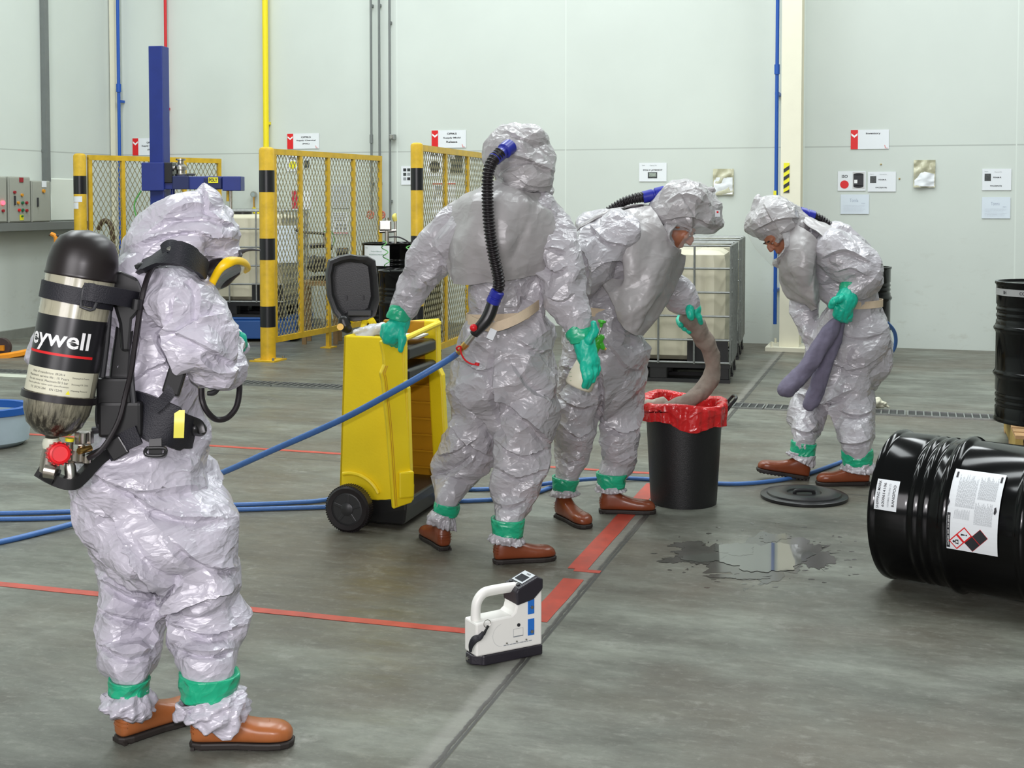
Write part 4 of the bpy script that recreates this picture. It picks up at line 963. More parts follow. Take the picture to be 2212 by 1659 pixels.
# pump on its bench behind the middle fence
def pump():
    Y = 13.9
    r = root('diaphragm_pump', Vector((P(694, 600, Y).x, Y, P(694, 602, Y).z)), 'black diaphragm pump on the bench behind the middle fence', 'pump')
    a = P(694, 570, Y)
    b = MB(); b.box(a, (0.16, 0.16, 0.16)); b.build('pump_body', BLKP, r, bev=0.02)
    for s in (-1, 1): b = MB(); b.cyl(a + Vector((s * 0.06, 0, 0)), a + Vector((s * 0.14, 0, 0)), 0.10, 0.07, n=18); b.build('diaphragm_cover', DGREY, r, smooth=True)
    b = MB(); b.tube([P(671, 532, Y), P(700, 530, Y), P(719, 535, Y)], 0.028, n=10); b.build('manifold', BLKP, r, smooth=True)
    b = MB(); b.tube([P(671, 602, Y), P(700, 601, Y), P(719, 603, Y)], 0.028, n=10); b.build('manifold', BLKP, r, smooth=True)
    b = MB(); b.cyl(P(701, 530, Y), P(701, 512, Y), 0.02, n=10); b.build('fitting', STEEL, r, smooth=True)
    b = MB(); b.tube([P(701, 515, Y), P(700, 506, Y), P(690, 504, Y), P(660, 502, Y), P(646, 500, Y), P(636, 495, Y)], 0.014, n=8); b.build('suction_hose', BLKR, r, smooth=True)
    b = MB(); b.tube([P(712, 545, Y), P(722, 520, Y), P(715, 500, Y), P(700, 500, Y)], 0.005, n=6); b.build('green_hose', GREENH, r, smooth=True)
    t0, t1 = P(656, 606, Y), P(735, 615, Y)
    t = root('pump_bench', Vector(((t0.x + t1.x) / 2, Y, 0)), 'rusty steel bench under the pump behind the middle fence', 'bench')
    RUST = mat('rusty_bench_paint', (0.28, 0.17, 0.07), 0.6, var=0.3)
    b = MB(); b.box(((t0.x + t1.x) / 2, Y, (t0.z + t1.z) / 2), (t1.x - t0.x, 0.4, t0.z - t1.z)); b.build('bench_top', RUST, t)
    for sx in (t0.x + 0.03, t1.x - 0.03):
        for sy in (-0.17, 0.17): b = MB(); b.box((sx, Y + sy, t1.z / 2), (0.045, 0.045, t1.z)); b.build('leg', RUST, t)
    b = MB(); b.tube([P(687, 617, Y - .25), P(684, 640, Y - .25), P(688, 660, Y - .25), P(700, 700, Y - .25)], 0.01, n=8); o = b.build('clear_hose', mat('clear_hose', (0.6, 0.62, 0.55), 0.3), smooth=True); tag(o, 'pale hose hanging from the pump bench', 'hose')
    Y += .42; m = root('small_pump', Vector((P(742, 560, Y).x, Y + .1, 0.0)), 'small grey transfer pump on a stand right of the black pump', 'pump')
    b = MB(); b.cyl(P(728, 545, Y + .1), P(752, 545, Y + .1), 0.05, n=16); b.build('motor', DGREY, m, smooth=True)
    b = MB(); b.cyl(P(745, 536, Y + .1), P(745, 550, Y + .1), 0.03, n=16); b.build('inlet', BRASS, m, smooth=True)
    b = MB(); q = P(742, 556, Y + .1); b.box((q.x, q.y, q.z / 2), (0.16, 0.16, q.z)); b.build('stand', CABG, m, bev=0.01)
pump()

# ------------------------------------------------------------------ drums
def make_drum():
    r = root('steel_drum', (0, 0, 0), 'x', 'drum'); Rr, Hh = 0.2925, 0.88
    pr = [(0.26, 0.012), (0.275, 0.012), (0.28, 0.0), (0.300, 0.0), (0.302, 0.012), (0.295, 0.022), (Rr, 0.03)]
    def hoop(z): return [(Rr, z - 0.03), (Rr + 0.005, z - 0.018), (Rr + 0.014, z - 0.006), (Rr + 0.014, z + 0.006), (Rr + 0.005, z + 0.018), (Rr, z + 0.03)]
    def small(z): return [(Rr, z - 0.014), (Rr - 0.005, z - 0.007), (Rr - 0.006, z), (Rr - 0.005, z + 0.007), (Rr, z + 0.014)]
    for z in (0.10, 0.14, 0.18): pr += small(z)
    pr += hoop(0.30)
    pr += hoop(0.585)
    for z in (0.645, 0.685, 0.725): pr += small(z)
    pr += [(Rr, Hh - 0.03), (0.295, Hh - 0.022), (0.302, Hh - 0.012), (0.300, Hh), (0.284, Hh), (0.278, Hh - 0.012), (0.272, Hh - 0.018)]
    pr = [(0.001, 0.014)] + pr + [(0.001, Hh - 0.018)]
    b = MB(); b.lathe(pr, n=96); b.build('drum_shell', DRUM, r, smooth=True, angle=50)
    b = MB(); b.lathe([(0.045, Hh - 0.02), (0.045, Hh - 0.008), (0.03, Hh - 0.004), (0.001, Hh - 0.004)], (0.19, 0, 0)); b.build('bung', DRUM, r, smooth=True)
    b = MB(); b.lathe([(0.022, Hh - 0.02), (0.022, Hh - 0.008), (0.001, Hh - 0.006)], (-0.2, 0, 0)); b.build('vent_plug', DRUM, r, smooth=True)
    return r
d0 = make_drum()
# upright drum on the pallet at the right edge
PALZ = 0.144
dc = P(2155, 700, 8.12); d0.location = (dc.x + 0.30, 8.12, PALZ); d0['label'] = 'upright black drum with a grey top label, on the wooden pallet'
lb = MB(); vs, fs = rect2d(-1.9, 0.795, 1.4, 0.838, 40, 1)
cyl_m = lambda r_: (lambda x, y: Vector((sin(x) * r_, -cos(x) * r_, y)))
tagm = mat('grey_label', (0.34, 0.34, 0.34), 0.45)
def local2d(name, item, mapf, material, parent):
    mb = MB(); mb.add([mapf(x, y) for x, y in item[0]], item[1]); me = mb.mesh(name); me.materials.append(material); o = bpy.data.objects.new(name, me); COL.objects.link(o); o.parent = parent; return o
dA = d0
lab = local2d('grey_label', (vs, fs), cyl_m(0.2945), tagm, dA)
local2d('lettering', merge2d([shift2d(text2d('CONSTANT OC-TR', 0.020, 0.75, 0.02), -0.55, 0.816), shift2d(text2d('BH', 0.02, 0.09, 0.02), -1.32, 0.816)]), cyl_m(0.2955), INK, lab)
# others
dB = make_drum(); dB.location = (P(1921, 700, 12.35).x - 0.295, 12.35, 0.02); dB['label'] = 'black drum by the back wall, mostly hidden behind the bending worker at right'
b = MB(); q = Vector((dB.location.x + 0.05, 12.2, 0.90)); b.tube([q + Vector((0, 0, -0.01)), q + Vector((0.01, 0, 0.06)), q + Vector((0.06, 0, 0.12))], [0.03, 0.025, 0.035], n=10, flat=(1, 0.4)); o = b.build('crumpled_film', FILM, smooth=True); tag(o, 'scrap of clear film sticking up on the drum by the back wall', 'film scrap')
dC = make_drum(); dC.location = (P(776, 560, 12.95).x + 0.32, 13.0, 0.225); dC['label'] = 'black drum with a white label, on blocks behind the open bin lid'
vs, fs = rect2d(-1.02, 0.66, 0.02, 0.86, 16, 1); 
dcx = dC
lab = local2d('white_label', (vs, fs), cyl_m(0.2985), PAPER, dcx)
local2d('lettering', merge2d([shift2d(text2d('Product', 0.012, 0.12), -0.88, 0.835), shift2d(text2d('Polyol Blend', 0.016, 0.40), -0.45, 0.80), shift2d(text2d('HAZARDOUS MATERIAL', 0.013, 0.65), -0.42, 0.77)]), cyl_m(0.2995), mat('dark_green_ink', (0.05, 0.2, 0.12), 0.5), lab)
b = MB(); q = dC.location; b.box((q.x, q.y, 0.11), (0.7, 0.62, 0.225)); o = b.build('drum_stand', BLKP, bev=0.01); tag(o, 'black block stand under the white-labelled drum', 'stand')
dD = make_drum(); dD.location = (P(812, 620, 11.9).x + 0.30, 12.1, 0.0); dD['label'] = 'black drum standing on the floor between the bin lid and the right guard post'
for d_ in (dC, dD):
    pass
# pump fittings over the white-labelled drum
def drumfit():
    Y = 12.95
    r = root('drum_pump', dC.location + Vector((-0.05, 0, 0.88)), 'steel drum pump fitting with yellow handle over the white-labelled drum', 'drum pump')
    b = MB(); b.cyl(P(836, 530, Y), P(836, 470, Y), 0.022); b.build('riser', STEEL, r, smooth=True)
    b = MB(); b.box(P(833, 487, Y), (0.12, 0.1, 0.10)); b.build('pump_head', STEEL, r, bev=0.012)
    b = MB(); b.cyl(P(820, 500, Y), P(856, 498, Y), 0.018); b.build('cross_pipe', STEEL, r, smooth=True)
    b = MB(); b.cyl(P(854, 530, Y), P(854, 475, Y), 0.014); b.build('riser', STEEL, r, smooth=True)
    b = MB(); b.tube([P(854, 478, Y), P(852, 468, Y), P(855, 461, Y)], [0.02, 0.025, 0.01]); b.build('yellow_handle', mat('pale_yellow_plastic', (0.75, 0.65, 0.15), 0.4), r, smooth=True)
    b = MB(); b.tube([P(840, 512, Y - .1), P(860, 512, Y - .1), P(878, 520, Y - .1), P(892, 532, Y - .1)], 0.007, n=8); b.build('black_hose', BLKR, r, smooth=True)
    pts = [P(828 + 6 * sin(t) + t * 0.5, 520 + t * 3.1, Y - .34 + 0.03 * cos(t)) for t in np.linspace(0, 18, 50)]
    b = MB(); b.tube(pts, 0.005, n=6, sub=2); b.build('coiled_hose', GREENH, r, smooth=True)
    pts = [P(884 + 6 * cos(t), 528 + t * 2.2, 12.2 - .33 + 0.03 * sin(t)) for t in np.linspace(0, 31, 90)]
    b = MB(); b.tube(pts, 0.006, n=6, sub=2); o = b.build('coiled_hose', GREENH, smooth=True); tag(o, 'coiled green air hose hanging left of the right guard post', 'hose')
drumfit()

# pallet at the right edge
def pallet():
    c = Vector((d0.location.x + 0.27, 8.17, 0)); ex = (UD * 1.0); ey = VD
    c = FL(2136, 960) ; cn = Vector((c.x, 7.62, 0))
    u0, v0 = UV(cn); u0 -= 0.02
    r = root('wooden_pallet', RM(u0 + 0.6, v0 + 0.5), 'wooden pallet under the upright drum at the right edge', 'pallet')
    for i in range(7):
        b = MB(); b.box(RM(u0 + 0.6, v0 + 0.05 + i * 0.15, PALZ - 0.011), (1.2, 0.10, 0.022), UD, VD); b.build('deck_board', WOOD, r, bev=0.002)
    for i in range(3):
        b = MB(); b.box(RM(u0 + 0.022 + i * 0.578, v0 + 0.5, PALZ - 0.022 - 0.05), (0.044, 1.0, 0.10), UD, VD); b.build('stringer', WOODY if i == 0 else WOOD, r, bev=0.002)
    for i in (0, 3, 6):
        b = MB(); b.box(RM(u0 + 0.6, v0 + 0.05 + i * 0.15, 0.011), (1.2, 0.10, 0.022), UD, VD); b.build('bottom_board', WOOD, r, bev=0.002)
pallet()

# ------------------------------------------------------------------ floor things
def tape(pts, wd, label, name='floor_tape', kk=0):
    """pts in room (u, v)"""
    b = MB(); C = []
    rg = random.Random(kk)
    for (a, c) in zip(pts, pts[1:]):
        a = Vector((*a, 0)); c = Vector((*c, 0)); n = max(2, int((c - a).length / 0.12)); 
        for i in range(n + (1 if c == Vector((*pts[-1], 0)) else 0)): C.append(a.lerp(c, i / n))
    L_ = []
    for i, p in enumerate(C):
        T = (C[min(i + 1, len(C) - 1)] - C[max(i - 1, 0)]).normalized(); N = Vector((-T.y, T.x, 0)); j = rg.uniform(-0.0015, 0.0015)
        L_.append([p + N * (wd / 2 + j), p - N * (wd / 2 - j)])
    rings = [[RM(a.x, a.y, 0.0006), RM(c.x, c.y, 0.0006), RM(c.x, c.y, 0.0018), RM(a.x, a.y, 0.0018)] for a, c in L_]
    b.rings(rings); o = b.build(name, TAPER); tag(o, label, 'floor tape'); return o
a = UV(FL(-60, 1256)); c = UV(FL(1000, 1363)); e = UV(FL(1180, 1385)); tape([a, c, (e[0] - 0.05, c[1] - 0.0)], 0.05, 'long red floor tape running behind the white instrument to the left edge', kk=1)
a = UV(FL(1181, 1345)); c = UV(FL(1225, 1250)); um = UV(FL(1205, 1290))[0]
tape([(um, UV(FL(1186, 1345))[1]), (um, UV(FL(1225, 1250))[1])], 0.085, 'short red floor tape touching the top of the white instrument', kk=2)
um2 = UV(FL(1310, 1160))[0]
tape([(um2, UV(FL(1255, 1230))[1]), (um2, UV(FL(1395, 1062))[1]), (um2, UV(FL(1410, 1045))[1])], 0.085, 'red floor tape running from beside the crack under the black bin', kk=3)
vv = UV(FL(1262, 1233))[1]; tape([(UV(FL(1240, 1232))[0], vv), (UV(FL(1299, 1234))[0], vv)], 0.035, 'tiny red tape end lying across toward the crack', kk=4)
vm = UV(FL(600, 972))[1]
tape([(UV(FL(-60, 935))[0], vm), (UV(FL(1450, 1024))[0], vm)], 0.045, 'thin red floor tape crossing behind the workers', kk=5)
o = MB().box(RM(UV(FL(30, 811))[0], UV(FL(30, 811))[1], 0.002), (1.5, 0.22, 0.004), UD, VD).build('pale_floor_strip', mat('pale_floor_paint', (0.50, 0.52, 0.43), 0.6, var=0.15)); tag(o, 'pale painted floor strip at the left edge', 'floor marking')

def grate(u0, u1, v, label, gap=0.028):
    r = root('drain_grating', RM((u0 + u1) / 2, v), label, 'drain grating', 'drain gratings in the floor channel')
    wd = 0.20
    b = MB(); b.box(RM((u0 + u1) / 2, v, 0.0012), (u1 - u0 - 0.01, wd, 0.002), UD, VD); b.build('channel_shade_sheet', mat('channel_shade', (0.03, 0.032, 0.03), 0.7) if 'channel_shade' not in bpy.data.materials else bpy.data.materials['channel_shade'], r)  # flat dark sheet on the floor, painted for the shaded depth below the bars
    for s in (-1, 1): b = MB(); b.box(RM((u0 + u1) / 2, v + s * (wd / 2), 0.006), (u1 - u0 - 0.012, 0.010, 0.012), UD, VD); b.build('side_bar', GALV, r)
    b = MB(); n = int((u1 - u0) / 0.055)
    for i in range(n + 1): b.box(RM(u0 + 0.01 + (u1 - u0 - 0.02) * i / n, v, 0.006), (0.009, wd, 0.011), UD, VD)
    o = b.build('cross_bars', GALV, r); o['kind'] = 'stuff'
gv = UV(FL(1860, 890))[1]; gu = UV(FL(1958, 892))[0]
for k in range(-9, 3):
    grate(gu + k * 1.0, gu + (k + 1) * 1.0, gv, 'galvanised floor drain grating segment in the channel behind the workers')

# splash of liquid: thin wet skin with fingers of spray
def puddle():
    r = root('liquid_spill', FL(1640, 1200), 'dark splash of spilled liquid on the floor left of the fallen drum', 'spill')
    def blob(cx, cy, rx, ry, seed, z, rough=1.0, n=120):
        rg = random.Random(seed); ph = [rg.uniform(0, 6.28) for _ in range(8)]; out = []
        for i in range(n):
            t = 2 * pi * i / n; k = 1 + rough * (0.13 * sin(2 * t + ph[0]) + 0.10 * sin(3 * t + ph[1]) + 0.07 * sin(6 * t + ph[2]) + 0.05 * sin(11 * t + ph[3]) + 0.04 * sin(19 * t + ph[4]) + 0.03 * sin(31 * t + ph[5]))
            out.append(FL(cx + rx * k * cos(t), cy + ry * k * sin(t)) + Vector((0, 0, z)))
        return out
    b = MB()
    for j, q in enumerate([(1650, 1204, 92, 34, 3), (1520, 1206, 46, 9, 12), (1588, 1188, 40, 14, 14)]):
        p = blob(*q, 0.0030 + j * .0002, .8); b.add(p, [tuple(range(len(p)))])
    b.build('wet_film', WATER, r)
    b = MB()
    for j, q in enumerate([(1640, 1206, 118, 42, 5), (1490, 1178, 46, 7, 6), (1464, 1210, 36, 7, 7), (1740, 1202, 50, 30, 8), (1672, 1162, 30, 9, 9), (1530, 1196, 60, 22, 16), (1600, 1246, 60, 6, 21)]):
        p = blob(*q, 0.0010 + 0.0002 * j, 1.5); b.add(p, [tuple(range(len(p)))])
    # finger-like spray to the right and back
    rg = random.Random(7)
    for i in range(34):
        t = rg.choice([rg.uniform(-1.9, -1.2), rg.uniform(-.8, .9), rg.uniform(-.8, .9)]); L_ = rg.uniform(10, 34) * (1 if abs(t) < 1 else .8); wv = rg.uniform(1.0, 3.0)
        cx, cy = (1738 + 44 * cos(t), 1202 + 26 * sin(t)) if abs(t) < 1 else (1660 + rg.uniform(-25, 25), 1166)
        an = t + rg.uniform(-.3, .3); ex, ey = cos(an), sin(an) * .55
        pts = [(cx - ex * 6 - ey * wv, cy - ey * 6 + ex * wv * .5), (cx - ex * 6 + ey * wv, cy - ey * 6 - ex * wv * .5), (cx + ex * L_ * .6 + ey * wv * .5, cy + ey * L_ * .6 - ex * wv * .3), (cx + ex * L_, cy + ey * L_), (cx + ex * L_ * .5 - ey * wv * .7, cy + ey * L_ * .5 + ex * wv * .3)]
        b.add([FL(*q) + Vector((0, 0, 0.0008)) for q in pts], [(0, 1, 2, 3, 4)])
    b.build('damp_edge', DAMP, r, label='dark damp border')
    b = MB()
    for i in range(60):
        t = rg.uniform(0, 6.28); k = rg.uniform(1.05, 1.9); cx, cy = 1640 + 130 * k * cos(t), 1203 + 40 * k * sin(t)
        if cx > 1850: continue
        p = blob(cx, cy, rg.uniform(1.5, 7), rg.uniform(.6, 1.6), i, .0008, 1.5, 12); b.add(p, [tuple(range(12))])
    o = b.build('droplets', DAMP, r); o['kind'] = 'stuff'
puddle()

# crumpled pale rag by the grating
c = FL(1900, 886); b = MB(); b.blob([(1884, 880, 7), (1893, 875, 10), (1908, 880, 8), (1918, 885, 4)], c.y, n=14)
nm = remesh(b, 0.008, 2, lambda co: crumple(co, 0.012, 0.05, 3), 'crumpled_rag'); o = finish(nm, 'crumpled_rag', mat('cream_rag', (0.66, 0.64, 0.50), 0.8), None, Vector((0, 0, 0)), True, angle=40)
zmin = min(v.co.z for v in nm.vertices); cx = sum(v.co.x for v in nm.vertices) / len(nm.vertices); nm.transform(Matrix.Translation((-cx, -c.y, -zmin))); o.location = (cx, c.y, 0.013); tag(o, 'crumpled cream rag lying beside the drain grating', 'rag')

# black lid lying on the floor
def lid():
    c = FL(1737, 1075); r = root('bin_lid', c, 'round black lid lying on the floor by the fallen drum', 'lid'); k = 0.222
    b = MB(); b.lathe([(k * 0.99, 0.0), (k, 0.006), (k, 0.016), (k * 0.97, 0.020), (k * 0.86, 0.020), (k * 0.84, 0.028), (k * 0.72, 0.034), (k * 0.60, 0.036), (k * 0.40, 0.030), (k * 0.38, 0.022), (k * 0.28, 0.020), (0.001, 0.020)], c, n=64); b.build('lid_shell', BLKP, r, smooth=True, angle=40)
    b = MB(); b.tube([c + Vector((-0.05, 0, 0.018)), c + Vector((-0.04, 0, 0.036)), c + Vector((0.04, 0, 0.036)), c + Vector((0.05, 0, 0.018))], 0.010, n=10); b.build('handle', BLKP, r, smooth=True)
    b = MB(); b.box(c + Vector((0, 0.06, 0.0225)), (0.07, 0.03, 0.003)); b.build('yellow_sticker', INKY, r)
lid()

# blue tub and orange pallet truck at the left edge
c = FL(-30, 972); b = MB(); 
r = root('blue_tub', Vector((c.x - 0.18, c.y + .1, 0)), 'pale tub with blue rim cut by the left edge', 'tub')
cc = Vector((P(48, 930, 8.0).x - 0.32, 8.1, 0)); r.location = cc
b = MB(); b.rings([[cc + Vector((cos(t) * a, sin(t) * a * 0.8, z)) for t in np.linspace(0, 2 * pi, 33)[:-1]] for a, z in ((0.27, 0.0), (0.31, 0.03), (0.33, 0.16), (0.33, 0.20), (0.30, 0.20), (0.28, 0.05))]); b.build('tub_wall', BASKET, r, smooth=True, angle=40)
b = MB(); b.rings([[cc + Vector((cos(t) * a * (1 if abs(cos(t)) < .8 else 1.0), sin(t) * a * 0.8, z)) for t in np.linspace(0, 2 * pi, 33)[:-1]] for a, z in ((0.335, 0.20), (0.345, 0.205), (0.345, 0.245), (0.29, 0.245), (0.29, 0.20))], closed=True); b.build('tub_rim', mat('blue_rim_plastic', (0.01, 0.09, 0.36), 0.4), r, smooth=True, angle=40)
def truck():
    Y = 12.6; r = root('pallet_truck', P(10, 790, Y) * 1.0, 'orange pallet truck with dark wheel at the left edge', 'pallet truck'); r.location.z = 0
    c = P(3, 772, Y); c.z = 0.095
    b = MB(); b.cyl(c - Vector((0, 0.03, 0)), c + Vector((0, 0.03, 0)), 0.095, n=24); b.build('wheel', mat('brown_wheel', (0.05, 0.03, 0.03), 0.5), r, smooth=True)
    b = MB(); b.tube([P(-20, 774, Y - .06), P(20, 769, Y - .05), P(65, 760, Y + .1), P(120, 748, Y + .3)], 0.035, n=6, sub=2); b.build('fork', ORANGE, r, angle=30)
    b = MB(); b.box(c + Vector((0.02, 0, 0.0)), (0.05, 0.12, 0.05)); b.build('axle', ORANGE, r)
    b = MB(); b.tube([P(110, 505, Y + .6), P(120, 512, Y + .6), P(121, 540, Y + .6), P(122, 700, Y + .6), P(122, 770, Y + .6)], 0.022, n=8, sub=3); b.build('steering_pole', ORANGE, r, smooth=True)
    b = MB(); b.tube([P(106, 507, Y + .6), P(125, 509, Y + .6), P(150, 506, Y + .6)], 0.012, n=8); b.build('hand_grip', DGREY, r, smooth=True)
truck()
# ------------------------------------------------------------------ fallen drum
def fallen():
    L0 = FL(1925, 1249); ax = Vector((0.775, -0.632, 0)).normalized()       # from the top end (left) towards the foot (right)
    d = make_drum(); Rr = 0.302
    top = Vector((L0.x + 0.03, L0.y + 0.02, Rr)); foot = top + ax * 0.88
    d['label'] = 'large black drum lying on its side with two white labels'
    z = (top - foot).normalized(); x = Vector((0, 0, 1)); y = z.cross(x)
    M = Matrix((x, y, z)).transposed().to_4x4(); M.translation = foot
    d.matrix_world = M; d.location = foot; d.rotation_euler = M.to_euler()
    Mi = M.inverted()
    def hit(px, py):
        o = Mi @ Vector((0, 0, CAMH)); dr = (Mi.to_3x3() @ ray(px, py)); Rq = 0.2925
        a = dr.x ** 2 + dr.y ** 2; b = 2 * (o.x * dr.x + o.y * dr.y); c = o.x ** 2 + o.y ** 2 - Rq ** 2
        disc = max(0, b * b - 4 * a * c)
        t = (-b - math.sqrt(disc)) / (2 * a); p = o + dr * t; return math.atan2(p.y, p.x), p.z
    def lab(cs, nm, m, lift=0.0018):
        hs = [hit(*c) for c in cs]; a0 = hs[0][0]; hs = [(a0 + ((h[0] - a0 + pi) % (2 * pi) - pi), h[1]) for h in hs]
        # cs: bottom-left, top-left, top-right, bottom-right in the picture
        th0 = (hs[0][0] + hs[3][0]) / 2; th1 = (hs[1][0] + hs[2][0]) / 2; z0 = (hs[0][1] + hs[1][1]) / 2; z1 = (hs[2][1] + hs[3][1]) / 2
        w_ = abs(th1 - th0) * 0.2925; h_ = abs(z0 - z1)      # text runs along the girth (width), rows step along the axis
        def mp(x, y, o=0.0): t = th0 + (th1 - th0) * (x / w_ + 0.5); zz = z1 + (z0 - z1) * (y / h_ + 0.5); rr = 0.2925 + lift + o; return Vector((cos(t) * rr, sin(t) * rr, zz))
        L_ = local2d(nm, rect2d(-w_ / 2, -h_ / 2, w_ / 2, h_ / 2, 18, 2), mp, m, d); return L_, mp, w_, h_
    L_, mp, w_, h_ = lab([(1884, 1099), (1898, 1033), (1947, 1042), (1934, 1105)], 'shipping_label', PAPER)
    for s, y, q, m_ in (('SHIPPING MARK', 0.33, 0.92, INK), ('6200614106', 0.10, 0.78, INK), ('HUNTSMAN THAILAND LTD', -0.12, 0.76, INKG), ('BANGPOO', -0.33, 0.70, INK)):
        local2d('lettering', shift2d(text2d(s, h_ * (0.115 if y != -0.12 else 0.08), w_ * q, 0.012), 0, h_ * y), lambda x, y_: mp(x, y_, 0.0007), m_, L_)
    L_, mp, w_, h_ = lab([(2038, 1181), (2068, 1014), (2182, 1030), (2150, 1200)], 'hazard_label', PAPER, 0.006)
    u = lambda x, y_: mp(x, y_, 0.0008)
    nm = lambda n, it, m_, f=u: local2d(n, it, f, m_, L_)
    # picture axes: x (+) runs up the drum, y (+) to the left
    nm('edge_band', rect2d(-w_ * .48, h_ * .40, -w_ * .06, h_ * .465, 16, 1), INK)
    nm('band_lettering', shift2d(text2d('SUPRASEC  2644   N.W. 250 KG', h_ * .028, w_ * .36, 0.02), -w_ * .27, h_ * .43), WHITEP, lambda x, y_: mp(x, y_, 0.0014))
    its = [lines2d(w_ * (.02), w_ * .44, h_ * .33, -h_ * .02, 20, h_ * .006, 1), lines2d(-w_ * .12, w_ * .0, h_ * .33, h_ * .05, 15, h_ * .006, 2), lines2d(w_ * .14, w_ * .44, -h_ * .07, -h_ * .40, 22, h_ * .006, 3), lines2d(-w_ * .16, w_ * .11, -h_ * .05, -h_ * .38, 20, h_ * .006, 4)]
    nm('small_print', merge2d(its), INKG)
    nm('black_code', merge2d([rect2d(w_ * .38, h_ * .38, w_ * .46, h_ * .42), rect2d(w_ * .38, -h_ * .46, w_ * .46, -h_ * .42)]), INK)
    sq = lambda q: [(q, 0), (0, q), (-q, 0), (0, -q)]
    def diamond(cx, cy, q, m_, f, k=1.0): nm('hazard_diamond', ([(cx + x * k, cy + y * k) for x, y in sq(q)], [(0, 1, 2, 3)]), m_, f)
    f1 = lambda x, y_: mp(x, y_, 0.0011); f2 = lambda x, y_: mp(x, y_, 0.0016); f3 = lambda x, y_: mp(x, y_, 0.002)
    q = w_ * .095
    cA = (-w_ * .395, h_ * .27); cB = (-w_ * .30, h_ * .27 - q * 1.02 - h_ * .0)
    cB = (cA[0] + q, cA[1] - q); cC = (cA[0] - q * .0, cA[1] - 2 * q); cD = (cB[0] + q * 0.0, cB[1] - 2 * q)
    cC = (cB[0] - q, cB[1] - q); cD = (cC[0] + q, cC[1] - q)
    for c_ in (cA, cB): diamond(*c_, q, INKR, f1); diamond(*c_, q * .80, PAPER, f2)
    for c_ in (cC, cD): diamond(*c_, q, INKR, f1); diamond(*c_, q * .95, INK, f2)
    nm('exclamation_mark', merge2d([shift2d(poly2d([(-q * .06, -q * .10), (q * .06, -q * .10), (q * .12, q * .42), (-q * .12, q * .42)]), cB[0], cB[1], 0), disc2d(cB[0], cB[1] - q * .28, q * .10)]), INK, f3)
    nm('health_symbol', merge2d([disc2d(cA[0], cA[1] + q * .34, q * .15), poly2d([(cA[0] - q * .30, cA[1] - q * .26), (cA[0] + q * .30, cA[1] - q * .26), (cA[0] + q * .26, cA[1] + q * .12), (cA[0], cA[1] + q * .2), (cA[0] - q * .26, cA[1] + q * .12)])]), INK, f3)
    st = []
    for k in range(12): a = k * pi / 6; rr_ = q * (.24 if k % 2 == 0 else .09); st.append((cA[0] + rr_ * cos(a), cA[1] - q * .06 + rr_ * sin(a)))
    nm('white_burst', poly2d(st), WHITEP, lambda x, y_: mp(x, y_, 0.0024))
    rg = random.Random(4)
    for cx, cy in ((w_ * .06, h_ * .47), (w_ * .03, -h_ * .43)):
        pts = [(cx + rg.uniform(.6, 1) * w_ * .055 * cos(t), cy + rg.uniform(.4, 1) * h_ * .035 * sin(t)) for t in np.linspace(0, 2 * pi, 15)[:-1]]; nm('torn_patch', poly2d(pts), INK, f2)
fallen()

